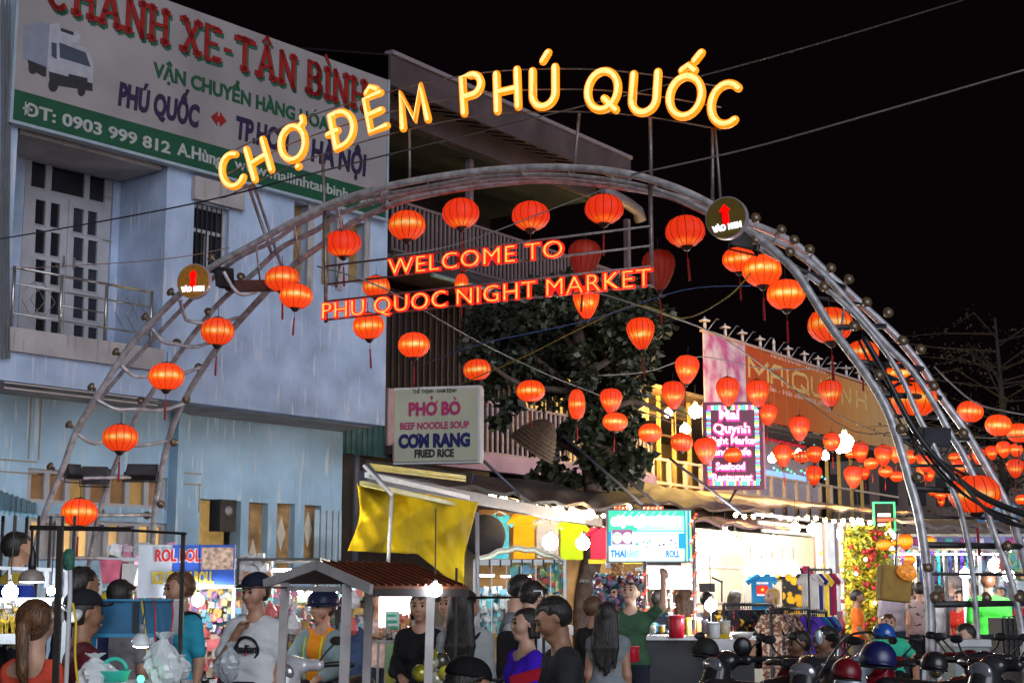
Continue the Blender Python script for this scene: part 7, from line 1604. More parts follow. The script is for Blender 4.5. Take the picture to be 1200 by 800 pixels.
# clear bags of toys hung in rows on the stall front
for k_ in range(26):
    rs_ = random.Random(k_+500); bx_ = P(212+rs_.uniform(0,205), 700, 13.9); zz_b = P(0, rs_.choice((700,716,732,748,764))+rs_.uniform(-3,3), 13.9).z; r_ = rs_.uniform(.045,.075)
    MB().lathe([(.01,r_*1.5),(r_*.3,r_*1.2),(r_,r_*.3),(r_*1.05,-r_*.6),(r_*.6,-r_*1.3),(.0,-r_*1.4)], 9, c=(bx_.x-t.location.x, -.25, zz_b)).obj('toy_bag', GM[(11,3,0,5,9,11,3)[k_%7]], t, 25)
MB().box(.05, .30, .02, .1, P(0,700,14.2).z, P(0,670,14.2).z).obj('cardboard_panel', MATS['cardboard'], t)
MB().box(.2, 1.0, .5, .55, P(0,668,14.2).z, P(0,665,14.2).z).obj('tube_light', em('stall_tube_white', (1,.95,.88), 110), t)
# ---- roofed cart
CT = thing('roofed_cart', 'small pushcart with white posts and brown gabled tin roof', 'cart', (0,0,0))
wp = mat('cart_white_paint', (.40,.37,.37), .5, var=.3, scale=6); tin = mat('brown_tin_roof', (.16,.045,.02), .5, .2, var=.3, scale=7, bump=.2); dkw = mat('cart_dark_beam', (.03,.022,.02), .6)
fL, fR, ap = P(313,680,8.9), P(438,686,8.0), P(374,659,8.45); dv = Vector((.82,.57,0)).normalized()*.58
MB().hexa([fL, ap, ap+dv, fL+dv*1.0], [q+Vector((0,0,-.018)) for q in (fL, ap, ap+dv, fL+dv)]).obj('roof_pitch', tin, CT)
MB().hexa([ap+Vector((0,0,.006)), fR, fR+dv, ap+dv+Vector((0,0,.006))], [q+Vector((0,0,-.014)) for q in (ap, fR, fR+dv, ap+dv)]).obj('roof_pitch', tin, CT)
for k in range(12):
    a_ = (k+.5)/12; q0 = ap+dv*a_+Vector((0,0,.012)); q1 = fR+dv*a_+Vector((0,0,.006)); MB().bar(q0, q1, .012, .008).obj('roof_rib', tin, CT)
off_ = Vector((-.01,-.025,0))
MB().bar(fL+off_+Vector((0,0,-.018)), ap+off_+Vector((0,0,-.012)), .02, .05).obj('barge_board', wp, CT); MB().bar(ap+off_+Vector((0,0,-.012)), fR+off_+Vector((0,0,-.018)), .021, .05).obj('barge_board', wp, CT)
MB().bar(fR+Vector((0,.01,-.03)), fR+dv+Vector((0,.01,-.03)), .015, .05).obj('eave_beam', dkw, CT)
for (x, y, Y, mm) in ((334,682,8.75,wp),(407,684,8.2,wp),(433,690,8.9,wp),(505,692,8.45,wp)):
    q = P(x, y, Y); x2 = P(x-8, 800, Y); MB().bar(q, (x2.x-(q.x-x2.x)*0, Y, 0), .045 if x != 407 else .05, .045).obj('post', mm, CT)
MB().bar(P(338,689,8.7), P(402,690,8.22), .015, .028).obj('cross_board', wp, CT); MB().bar(P(284,688,8.9), P(336,688,8.7), .006, .01).obj('rod', dkw, CT)
MB().box(P(330,700,8.4).x, P(470,700,8.4).x, 8.05, 8.7, P(400,815,8.4).z-.03, P(400,815,8.4).z).obj('counter', wp, CT)
bulb(510,691,8.2,8,LB_S,'bright white bulb at the corner post of the roofed cart')
cf = thing('cart_front_stall', 'bright glass display stall with red edge behind the roofed cart', 'stall', (P(440,700,12.8).x,12.8,0)); kx = 12.8/F; zz = lambda y: P(440,y,12.8).z
MB().box(0, 46*kx, .35, .40, zz(735), zz(694)).obj('lit_back', em('display_white', (1,.90,.86), 4.5), cf)
MB().box(-2*kx, 48*kx, 0, .4, zz(693), zz(690)).obj('red_edge', em('red_edge_light', (1,.08,.05), 1.3), cf); MB().box(-10*kx, 50*kx, -.1, .5, zz(752), zz(749)).obj('shelf', stainless, cf)
for k in range(4): MB().bar((( -4+k*9)*kx, -.08, zz(752)), ((-6+k*9)*kx, -.08, 0), .02).obj('leg', stainless, cf)
for k in range(5): MB().box((14+(k%2)*1.2)*kx, (24+k*.8)*kx, -.03-.004*k, -.028-.004*k+.002, zz(722+k*3.6), zz(719.4+k*3.6)).obj('price_line', mat('price_green', (.03,.42,.25), .5) if k%2 == 0 else mat('price_white', (.8,.85,.8), .5), cf)
MB().box(12*kx, 28*kx, -.025, -.02, zz(737), zz(716)).obj('price_card', mat('card_mint', (.45,.75,.60), .5), cf)
stuff_in(cf, (P(436,700,12.8).x,12.75), (P(485,700,12.8).x,12.75), zz(748), zz(738), .25, 90, .03,.06, 51, [GM[8],GM[10],GM[11],GM[11]]); stuff_in(cf, (P(465,700,12.8).x,12.8), (P(486,700,12.8).x,12.8), zz(735), zz(722), .2, 30, .03,.06, 52, [GM[8],GM[0]])
MB().box(14*kx, 33*kx, -.12, -.10, .2, zz(753)).obj('yellow_poster', mat('poster_yellow', (.75,.62,.04), .5, var=.5, scale=6, col2=(.1,.5,.35)), cf)
MB().box(33.5*kx, 42*kx, -.115, -.10, .2, zz(765)).obj('pink_poster', mat('poster_pink', (.70,.45,.50), .5, var=.6, scale=8), cf)
# balloons
bn = thing('balloon_bunch', 'bunch of shiny yellow and clear balls in front of the woman in black', 'balloons', P(508,785,8.9)); kx = 8.9/F
for k, (x, y, r) in enumerate(((-15,-3,10),(-3,8,9),(8,10,10),(14,-3,9),(3,-10,10),(-10,-18,9),(-2,18,7),(16,-20,10),(2,-26,10))):
    MB().ball((x*kx, (k%3)*.04, y*kx), r*kx, 14, 9).obj('ball', mat(('shiny_yellow','shiny_pale','shiny_smoke')[k%3], ((.62,.55,.05),(.6,.6,.45),(.10,.10,.07))[k%3], .12, .2, var=.6, scale=14, spec=1.0), bn, 2)
MB().bar(P(535,665,8.6), Vector((P(533,700,8.6).x,8.6,0)), .014).obj('cart_rod', blkf, None, label='thin dark rod rising beside the roofed cart in front of the pale blouse', cat='rod')
bk2 = thing('black_rack', 'thin black pipe rack between the pale blouse and the violet top', 'rack', (0,0,0))
MB().tube([P(548,700,9.6), P(637,699,9.6), Vector((P(637,700,9.6).x,9.6,0))], .011, 6).obj('pipe', blkf, bk2, 2); MB().tube([P(636,700,9.6), P(635,692,9.6), P(625,692,9.6)], .008, 6).obj('hook', stainless, bk2)
# ---- clear canopy toy rack
t, w_ = frame_stall('toy_rack', 'white rack hung with colourful toys under a pale canopy and cold tube lights', 'stall', 556, 662, 16.5, 1.4, P(600,657,16.5).z, .03, whm)
kx = 16.5/F; zz = lambda y: P(600,y,16.5).z
MB().grid(lambda u, v: (u*w_, v*1.5-.1, zz(655)+.14*math.sin(u*3.14)+.01*math.sin(u*30)), 20, 4, .02).obj('canopy', mat('cream_canopy', (.60,.55,.42), .6, var=.15), t)
for k in range(8):
    MB().box((4+k*12.5)*kx, (6+k*12.5)*kx, -.02, .0, zz(664), zz(655)).obj('clip', black_plastic, t)
for k, (a_, b_) in enumerate(((2,22),(30,52),(58,80))): MB().box(a_*kx, b_*kx, .6, .64, zz(674+k), zz(672+k)).obj('tube_light', em('cold_tube', (.85,.97,1), 48), t)
stuff_in(t, (P(600,700,16.5).x,16.55), (P(662,700,16.5).x,16.55), zz(725), zz(662), .2, 210, .05,.12, 61, [GM[4],GM[1],GM[0],GM[2],GM[6],GM[9],GM[8]])
stuff_in(t, (P(556,700,16.5).x,17.3), (P(600,700,16.5).x,17.3), zz(740), zz(690), .3, 110, .05,.12, 62, [GM[3],GM[11],GM[9],GM[2]])
for k in range(5): MB().bar(((20+k*17)*kx,-.05,zz(662)), ((20+k*17)*kx,-.05,zz(760)), .012).obj('hanging_strip', whm, t)
MB().box(80*kx, 112*kx, -.5, .1, zz(742), zz(732)).box(82*kx,84*kx,-.45,-.42,0,zz(742)).box(108*kx,110*kx,-.45,-.42,0,zz(742)).obj('white_table', mat('tablecloth_white', (.65,.64,.60), .7), t)
MB().tube([P(559,600,15.5), P(560,700,15.5), Vector((P(560,700,15.5).x,15.5,0))], .022, 8).obj('striped_pole', mat('grey_pole', (.4,.38,.4), .5, .3), None, 2, label='grey pole standing at the edge of the yellow tarpaulin', cat='pole')
t = thing('round_hat', 'large dark grey round hat hanging behind the grey pole', 'hat', P(568,627,21)); MB().lathe([(25*21/F,-.02),(24*21/F,.02),(12*21/F,.09),(0,.12)], 24, ax=(0,-1,.1)).obj('brim', mat('dark_grey_felt', (.018,.026,.05), .9), t, 2)
MB().ball(P(554,620,21.2), .16, 10, 6, sq=(.7,.4,1.5)).obj('green_toy', GM[4], None, label='green inflatable toy behind the round grey hat', cat='toy')
# ---- hanging T-shirts
for x0, x1, y0, y1, col, nm in ((573,598,603,654,(.06,.42,.58),'turquoise'),(600,628,602,654,(.70,.30,.006),'bright orange'),(627,656,607,653,(.30,.33,.37),'grey'),(655,685,611,655,(.26,.42,.006),'lime green'),(691,713,618,654,(.62,.02,.06),'red')):
    Y = 24.5; c = P((x0+x1)/2, (y0+y1)/2, Y); w_ = (x1-x0)*Y/F; h_ = (y1-y0)*Y/F
    t = thing('hanging_tee', nm+' T-shirt hanging in the row under the dark awning', 'T-shirt', c, group='T-shirts hung in a row')
    hshirt(MB(), (0,0,0), w_*1.35, h_, 0, .04).obj('garment', cloth(nm.replace(' ','_')+'_tee', col, .12), t)
    MB().tube([(-w_*.3,0,h_*.5),(0,0,h_*.58),(w_*.3,0,h_*.5)], .008, 5).obj('hanger', whm, t)
MB().box(P(690,700,24.8).x, P(757,700,24.8).x, 24.8, 24.84, P(0,660,24.8).z, P(0,655,24.8).z).obj('yellow_cloth', mat('yellow_cloth', (.85,.55,.02), .7), None, label='yellow cloth strip beneath the red T-shirt', cat='cloth')
MB().box(P(560,700,27).x, P(760,700,27).x, 27.5, 27.6, .2, P(0,595,27).z).obj('backdrop_cloth', mat('orange_brown_cloth', (.55,.30,.10), .8, var=.5, scale=2), None, label='orange brown curtain behind the hanging T-shirts', cat='curtain')
t = thing('tinsel_display', 'display of orange tinsel and dark beaded goods behind the raised arm', 'display', (P(700,700,20).x,20.5,0))
stuff_in(t, (P(697,700,20.5).x,20.5), (P(757,700,20.5).x,20.5), P(0,745,20.5).z, P(0,672,20.5).z, .4, 330, .05,.11, 71, [GM[7],GM[2],GM[7],GM[9],GM[0],mat('goods_black',(.02,.02,.03),.4)], shapes='s')
stuff_in(t, (P(717,700,20.5).x,20.4), (P(729,700,20.5).x,20.4), P(0,672,20.5).z, P(0,657,20.5).z, .2, 60, .05,.09, 72, [GM[8]], shapes='s')
MB().box(0.15,.15+14*20/F,-.05,.2,P(0,665,20.5).z,P(0,658,20.5).z).obj('paper_box', whm, t)
# ---- counter goods of the cream roll booth
def jar(px, py, Y, wp_, hp_, body, lid, label, cat='jar', name='jar'):
    kx = Y/F; t = thing(name, label, cat, P(px, py, Y)); r = wp_*kx/2; h_ = hp_*kx
    MB().lathe([(r*.85,0),(r,.1*h_),(r,.8*h_),(r*.92,.84*h_)], 16).obj('body', body, t, 40); MB().lathe([(r*1.04,.84*h_),(r*1.06,h_*.97),(r*.9,h_),(0,h_)], 16).obj('lid', lid, t, 40); return t
clr = mat('clear_tub', (.55,.55,.50), .2, var=.4, scale=25, spec=.8); redp = mat('red_plastic', (.55,.01,.03), .35); wht = mat('white_plastic', (.7,.7,.7), .35)
jar(793,747,15.6,18,26,redp,mat('red_lid',(.62,.015,.04),.3),'large red tub with lid on the cream roll counter','tub','red_tub')
jar(747,741,15.9,12,12,mat('red_sweets',(.5,.03,.03),.4,var=.5,scale=40),whm,'jar of red sweets beside the green shirted man'); jar(764,742,15.9,10,12,clr,mat('green_lid',(.1,.5,.2),.4),'green lidded tub between the red jar and the white cup'); jar(776,741,15.8,7,9,mat('orange_juice',(.8,.45,.08),.3),wht,'small orange cup left of the red tub','cup','cup'); jar(807,744,15.8,7,20,mat('yellow_bottle',(.7,.6,.15),.3),mat('yellow_cap',(.85,.7,.05),.4),'yellow capped bottle right of the red tub','bottle','bottle'); jar(819,742,15.8,7,18,mat('orange_bottle',(.75,.35,.1),.3),wht,'orange bottle by the red light post','bottle','bottle')
jar(837,747,15.0,14,18,wht,wht,'white rounded bottle standing before the corn grill','bottle','bottle'); jar(850,742,15.2,12,15,mat('cream_jar',(.62,.52,.35),.4,var=.3,scale=30),whm,'glass jar of pale snacks before the corn grill'); jar(800+26,741,15.1,8,15,mat('mauve_bottle',(.35,.25,.32),.3),wht,'mauve bottle beside the white rounded one','bottle','bottle')
for k, x in enumerate((731,741)): jar(x,775,14.5,16,18,(mat('blue_bucket',(.1,.4,.6),.4),redp)[k],(wht,mat('red_lid',(.62,.015,.04),.3))[k],('blue','red')[k]+' bucket under the cream roll counter','bucket','bucket')
cg = thing('corn_grill', 'steel grill box stacked with yellow corn cobs', 'grill', (P(826,700,15.4).x,15.4,0)); kx = 15.4/F; zz = lambda y: P(840,y,15.4).z
MB().box(0, 34*kx, 0, .5, zz(762), zz(748)).obj('box', mat('steel_counter', (.45,.45,.46), .25, .8), cg); MB().box(32*kx, 58*kx, .05, .45, zz(768), zz(750)).obj('carton', mat('cardboard', (.48,.26,.15), .8), cg); MB().lathe([(.07,0),(.11,.04),(.12,.07),(.10,.06)], 16, c=(45*kx,.2,zz(749))).obj('bowl', wht, cg, 2)
for k in range(9):
    z_ = zz(747-(k//3)*3.2); MB().tube([((4+(k%3)*2)*kx, .05+(k%3)*.09, z_), ((14+(k%3)*2)*kx, .04+(k%3)*.09, z_+.01), ((26+(k%3)*2)*kx, .05+(k%3)*.09, z_)], [.022,.028,.016], 8, rnd=True).obj('corn_cob', mat('corn', (.80,.55,.03), .5, var=.35, scale=70, bump=.6), cg, 2)
MB().tube([P(846,722,15.5), P(846,745,15.5)], .008, 6).tube([P(833,712,15.6),P(834,760,15.6)], .008, 6).obj('lamp_stand', stainless, None, label='thin stand holding the bulb over the corn grill', cat='stand')
MB().tube([P(834,676,18.5),P(847,682,18.5)], .012, 6).tube([P(846,680,18.5),P(846,705,18.5)], .010, 6).obj('microphone_stand', black_plastic, None, label='slim boom stand before the cream wall', cat='stand')
MB().box(P(820,700,22).x,P(838,700,22).x,22,22.03,P(0,693,22).z,P(0,683,22).z).obj('picture_frame', MATS['dark_ceiling'], None, label='small dark frame on the cream wall', cat='frame')
# ---- clothes racks
def rack(label, x0, x1, Y0, Y1, ytop, ylen, n, mats_, zt_shift=0, group=None, kind_w=.045):
    p0, p1 = P(x0,ytop,Y0), P(x1,ytop,Y1); t = thing('clothes_rack', label, 'clothes rack', (p0.x,p0.y,0)); o = Vector((p0.x,p0.y,0)); a, b = p0-o, p1-o
    MB().tube([a,b], .018, 8).obj('rail', dark_steel, t, 2)
    for q in (a, b): MB().tube([q, Vector((q.x,q.y,0))], .018, 8).obj('post', dark_steel, t, 2)
    d = (b-a); rs = random.Random(int(x0)); ang = math.atan2(d.y, d.x)
    for k in range(n):
        c = a+d*((k+.5)/n); L_ = ylen*Y0/F*rs.uniform(.9,1.05); w_ = .42
        # garments hang across the rail, slightly turned
        aa = ang+math.pi/2+rs.uniform(-.35,.35)
        mb = MB(); hshirt(mb, (c.x, c.y, c.z-.06-L_/2), w_*rs.uniform(.85,1.1), L_, aa, kind_w); mb.obj('garment', mats_[k % len(mats_)], t)
        MB().tube([c+Vector((0,0,.03)), c+Vector((0,0,-.05))], .006, 4).obj('hanger', dark_steel, t)
    return t
flo = cloth('floral_dark', (.02,.02,.03), .2, col2=(.75,.42,.03), thr=(.40,.47), scale=13); flo2 = cloth('floral_red', (.02,.015,.02), .2, col2=(.60,.10,.08), thr=(.40,.47), scale=18); flo3 = cloth('floral_teal', (.02,.02,.03), .2, col2=(.20,.45,.40), thr=(.38,.45), scale=16); pais = cloth('paisley_brown', (.16,.07,.05), .2, col2=(.55,.42,.30), thr=(.42,.5), scale=26); pais2 = cloth('paisley_plum', (.07,.03,.05), .2, col2=(.50,.35,.30), thr=(.42,.5), scale=26)
rack('rack of dark shirts with small yellow and red flowers behind the corn grill', 848, 905, 18.0, 18.8, 708, 66, 20, [flo,flo2,cloth('black_a',(.02,.02,.025)),flo3,flo])
rack('rack of long brown patterned trousers behind the man in dark red', 903, 947, 17.6, 18.4, 713, 84, 16, [pais,pais2,pais,cloth('paisley_grey',(.14,.10,.10),.2,col2=(.5,.45,.4),thr=(.42,.5),scale=26)])
rack('short rack of blue and violet garments at the end of the patterned trousers', 948, 968, 17.8, 18.4, 716, 60, 8, [cloth('violet',(.10,.04,.40)),cloth('royal_blue',(.03,.08,.50)),cloth('teal_b',(.03,.30,.40)),cloth('indigo',(.05,.03,.25))])
rack('rack of plain T-shirts, white, navy, yellow and maroon beside the sunflower dress', 947, 974, 22.5, 24.5, 667, 50, 8, [cloth('white_c',(.62,.6,.58)),cloth('navy_c',(.02,.03,.12)),cloth('blush',(.55,.42,.40)),cloth('yellow_c',(.8,.55,.05)),cloth('navy_d',(.03,.03,.16)),cloth('maroon_c',(.20,.01,.04)),cloth('maroon_d',(.26,.015,.06))])
MB().bar(P(868,668,24), P(946,662,25.5), .02).bar(P(946,662,25.5), Vector((P(946,662,25.5).x,25.5,0)), .02).bar(P(872,668,24), Vector((P(872,668,24).x,24,0)), .02).obj('display_rail', whm, None, label='white display rail carrying the red flag T-shirt and sunflower dress', cat='rail')
t = thing('display_tee', 'blue T-shirt with a red flag print hanging on the display rail', 'T-shirt', P(893,694,24)); hshirt(MB(), (0,0,0), 36*24/F*1.0, 44*24/F, 0, .08).obj('garment', cloth('petrol_blue', (.015,.14,.30), .1), t)
MB().box(-.09,.09,-.055,-.045,-.02,.11).obj('flag_print', cloth('flag_red', (.75,.03,.02)), t)
st_ = [(.035*math.cos(math.pi/2+a*math.pi/5)*(1 if a%2 == 0 else .4), .045+.035*math.sin(math.pi/2+a*math.pi/5)*(1 if a%2 == 0 else .4)) for a in range(10)]
MB().prism(st_, -.062, -.056).obj('star_print', cloth('star_yellow', (.9,.7,.05)), t)
for z_ in (.13,-.05): MB().box(-.09,.09,-.055,-.045,z_,z_+.03).obj('print_line', cloth('print_white', (.7,.7,.7)), t)
sun_d = bpy.data.materials.new('sunflower_cloth'); MATS['sunflower_cloth'] = sun_d; sun_d.use_nodes = True; nt = sun_d.node_tree; b = nt.nodes['Principled BSDF']; b.inputs['Roughness'].default_value = .85
tc = nt.nodes.new('ShaderNodeTexCoord'); vo = nt.nodes.new('ShaderNodeTexVoronoi'); vo.inputs['Scale'].default_value = 7.5; cr = nt.nodes.new('ShaderNodeValToRGB'); nt.links.new(tc.outputs['Object'], vo.inputs['Vector']); nt.links.new(vo.outputs['Distance'], cr.inputs['Fac']); nt.links.new(cr.outputs['Color'], b.inputs['Base Color'])
el = cr.color_ramp.elements; el[0].position = .0; el[0].color = (.35,.12,.01,1); el[1].position = .52; el[1].color = (.012,.012,.015,1); q = el.new(.12); q.color = (.90,.50,.01,1); q = el.new(.45); q.color = (.85,.42,.01,1)
t = thing('sunflower_dress', 'black dress with big yellow sunflowers hanging on the display rail', 'dress', P(928,692,24)); hshirt(MB(), (0,0,0), 34*24/F, 52*24/F, 0, .10).obj('garment', sun_d, t)
t = thing('maroon_tee', 'maroon T-shirt hanging right behind the sunflower dress', 'T-shirt', P(938,688,24.6)); hshirt(MB(), (0,0,0), 34*24/F, 50*24/F, 0, .06).obj('garment', MATS['cloth_maroon_c'], t)
for k in range(5): 
    t = thing('cone_lamp', 'white glowing cone shade '+('over the sleeve of the red flag T-shirt','over the red flag T-shirt','between the flag T-shirt and the sunflower dress','over the sunflower dress','over the maroon T-shirt')[k], 'lamp', P(880+k*12.5,664,23.4), group='white cone shades over the display rail')
    MB().lathe([(.11,-.10),(.085,-.02),(.035,.08),(.02,.12)], 12).obj('shade', em('shade_glow', (.92,.96,1), 1.5), t, 2); MB().ball((0,0,-.10), .035, 8, 5).obj('bulb', LB_S, t, 2); MB().tube([(0,0,.12),(0,0,.3)], .005, 4).obj('cord', wire_m, t)
# ---- pharmacy-like glass front and post
MB().bar(P(972,612,25), Vector((P(972,612,25).x,25,0)), .12).obj('white_column', mat('white_column_paint', (.6,.6,.58), .5), None, label='white column under the tan awning', cat='column')
MB().bar(P(978,612,26), Vector((P(978,612,26).x,26,0)), .07).obj('dark_column', mat('dark_column_paint', (.08,.07,.08), .5), None, label='slim dark column next to the white one', cat='column')
t = thing('glass_shopfront', 'lit glass shop front with yellow stickers behind the white column', 'shop front', (P(955,700,30).x,30,0)); kx = 30/F; zz = lambda y: P(980,y,30).z
MB().box(0, 46*kx, 0, .05, 0, zz(612)).obj('glass', mat('lit_shop_glass', (.55,.62,.60), .3, var=.4, scale=2, emit=.35, ecol=(.8,1,.9), evar=.5), t)
for k, x in enumerate((0,13,27,40,46)): MB().box(x*kx-.04, x*kx+.04, -.05, -.001, 0, zz(612)).obj('mullion', mat('mullion_brown', (.20,.13,.10), .5), t)
for k in range(14): rs = random.Random(k+90); x = rs.uniform(3,44); y = rs.uniform(636,690); MB().box(x*kx, (x+4)*kx, -.03, -.02, zz(y+5), zz(y)).obj('sticker', mat('sticker_yellow', (.75,.80,.05), .5), t)
MB().box(30*kx, 44*kx, -.06, -.051, zz(688), zz(664)).obj('notice', wht, t)
# flower wall
fw = thing('flower_wall', 'wall of yellow blossom and red roses lit from above beside the shop', 'flower display', (P(1020,700,27.5).x,27.5,0)); kx = 27.5/F; zz = lambda y: P(1020,y,27.5).z
MB().box(-24*kx, 26*kx, .35, .42, 0, zz(615)).obj('backing', mat('rust_backing', (.16,.12,.04), .8, var=.4), fw)
lf = MB(); rs = random.Random(6)
for k in range(3200):
    x = rs.uniform(-25,26)*kx; z = rs.uniform(zz(750), zz(618)); y = rs.uniform(-.05,.33); s_ = rs.uniform(.03,.075); d = Vector((rs.uniform(-1,1),rs.uniform(-1,.3),rs.uniform(-1,1))).normalized()*s_; e_ = d.cross(Vector((rs.uniform(-1,1),1,rs.uniform(-1,1)))).normalized()*s_*.5; p = Vector((x,y,z))
    if x < -14*kx-(zz(618)-z)*.0 and rs.random() < .3: continue
    lf.add([p, p+d+e_, p+d*2, p+d-e_], [(0,1,2,3)], rs.choice((0,0,0,1,2)))
lf.obj('blossom', [mat('blossom_yellow', (.80,.58,.03), .6), mat('leaf_olive', (.18,.20,.03), .6), mat('blossom_lime', (.35,.42,.04), .6)], fw, kind='stuff')
for k in range(38):
    MB().ball((rs.uniform(-22,24)*kx, rs.uniform(-.12,-.02), rs.uniform(zz(740), zz(622))), rs.uniform(.035,.06), 7, 5).obj('rose', mat(('rose_red','rose_dark')[k%2], ((.60,.02,.02),(.35,.01,.015))[k%2], .6, var=.5, scale=60), fw, 2)
for k in range(10): MB().ball((rs.uniform(-22,24)*kx, -.15, rs.uniform(zz(720), zz(640))), .035, 6, 4).obj('fairy_light', em('fairy_white', (1,.9,.7), 6), fw)
# hanging golden box
t = thing('golden_box', 'tilted golden brown fabric box hanging by a cord before the flower wall', 'box', P(1048,684,15.0)); t.rotation_euler = (0,.10,.12); kx = 15/F
f = Field((-.22,-.13,-.22),(.22,.13,.22), .012); f.box((-19*kx,-.08,-20*kx),(18*kx,.08,21*kx), .02); f.clip(lambda X,Y_,Z_: -X-19*kx+(Z_+.2)*.10-.03); link('box_body', field_mesh('box_body', f, mat('golden_fabric', (.36,.21,.04), .75, var=.15, scale=20, bump=.2)), t)
MB().tube([(0,0,21*kx),(.0,0,60*kx)], .006, 5).obj('cord', wire_m, t)
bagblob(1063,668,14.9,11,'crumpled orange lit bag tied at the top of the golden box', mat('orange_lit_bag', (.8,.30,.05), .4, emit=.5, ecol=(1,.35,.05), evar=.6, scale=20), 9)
# ---- far right stalls
t, w_ = frame_stall('clothes_stall', 'cold lit clothes stall under a grey awning behind the arch foot', 'stall', 1052, 1150, 28, 3, P(1100,640,28).z, .06, whm)
stuff_in(t, (P(1052,700,28).x,30), (P(1240,700,28).x,30), P(0,700,28).z, P(0,648,28).z, .5, 420, .08,.22, 81, [GM[2],GM[3],GM[11],GM[7],GM[11],GM[2]])
stuff_in(t, (P(1052,700,28).x,30.5), (P(1240,700,28).x,30.5), P(0,770,28).z, P(0,700,28).z, .5, 260, .10,.25, 82)
MB().box(0, w_+2, 3.1, 3.2, 0, P(1100,625,31).z).obj('back_cloth', mat('pale_blue_back', (.50,.56,.62), .6, var=.3), t)
for k in range(6): MB().box(.2+k*.75, .8+k*.75, .8, .86, P(1100,648,28).z, P(1100,646.5,28).z).obj('tube_light', MATS['cold_tube'], t)
for k in range(16):
    mb = MB(); hshirt(mb, (.1+k*.11, 1.2, P(1100,668,29).z), .42, .75, 1.3, .05); mb.obj('garment', cloth(('white_c','navy_c','blush','violet','teal_b')[k%5], (.6,.6,.6)), t)
MB().bar((.0,1.2,P(1100,655,29).z+.05),(1.9,1.2,P(1100,655,29).z+.05), .02).obj('rail', dark_steel, t)
MB().box(0, w_+1.5, -.2,-.1, P(1100,640,28).z, P(1100,629,28).z).obj('valance', mat('violet_valance', (.16,.14,.32), .7, var=.4, scale=3), t)
for k in range(9): MB().box(k*.28,k*.28+.13,-.23,-.201,P(1100,640,28).z+.02,P(1100,631,28).z).obj('valance_print', mat(('print_teal','print_magenta','print_pale')[k%3], ((.05,.35,.32),(.45,.05,.25),(.5,.5,.6))[k%3], .6), t)
MB().bar(P(1131,676,21.9), Vector((P(1134,700,21.9).x,21.9,0)), .07).obj('lamp_post', em('post_glow', (.8,.88,1), .9), None, label='glowing white tube post behind the arch foot', cat='lamp post')
for x, nm in ((1182,'grey post holding the bulb by the slanting pipe'),(1092,'slim dark post behind the first pipe of the arch foot'),(1108,'second slim dark post behind the arch foot')): MB().bar(P(x,650 if x != 1182 else 678,22), Vector((P(x,700,22).x,22,0)), .04).obj('slim_post', dark_steel, None, label=nm, cat='post')
t = thing('toy_bunch', 'bunch of bright toys at the right picture edge', 'toys', (P(1188,700,24).x,24,0)); stuff_in(t, (P(1184,700,24).x,24), (P(1215,700,24).x,24), P(0,675,24).z, P(0,650,24).z, .4, 70, .08,.16, 83, [GM[0],GM[9],GM[8],GM[4],GM[6]])
bx = thing('cool_box', 'large grey white cool box on the ground behind the arch foot', 'cool box', (P(1130,700,14.6).x,14.6,0)); kx = 14.6/F; zz = lambda y: P(1130,y,14.6).z
MB().box(-14*kx, 26*kx, 0, .4, .1, zz(757)).obj('body', mat('grey_green_box', (.25,.30,.29), .6, var=.2), bx); MB().box(-16*kx, 28*kx, -.02, .42, zz(757)+.001, zz(749)).obj('lid', mat('box_lid_white', (.55,.56,.56), .5), bx)
sp2 = thing('wire_cage', 'dark mesh cage standing behind the right foot of the arch', 'cage', (P(1175,700,17).x,17,0)); kx = 17/F
for k in range(7): MB().bar((k*6*kx,0,P(0,770,17).z),(k*6*kx,0,P(0,722,17).z), .012).bar((0,.0,P(0,770-k*8,17).z),(36*kx,0,P(0,770-k*8,17).z), .012).obj('wire', dark_steel, sp2)
MB().box(-.02,36*kx+.02,.02,.5,.3,P(0,724,17).z).obj('cage_body', mat('dusty_dark', (.07,.06,.05), .8), sp2)
# ---- speaker on the house
sp_p = WL.pw(261,604,1.15); t = thing('wall_speaker', 'black loudspeaker hung in the lit opening of the blue house', 'speaker', sp_p, WL.a); MB().box(-.18,.18,-.15,.15,-.28,.28).obj('cabinet', black_plastic, t); MB().lathe([(.09,-.02),(.09,.0),(.05,.015),(.0,.005)], 18, c=(0,-.165,.08), ax=(0,-1,0)).obj('cone', mat('cone_grey', (.25,.25,.27), .35, .4), t, 2)
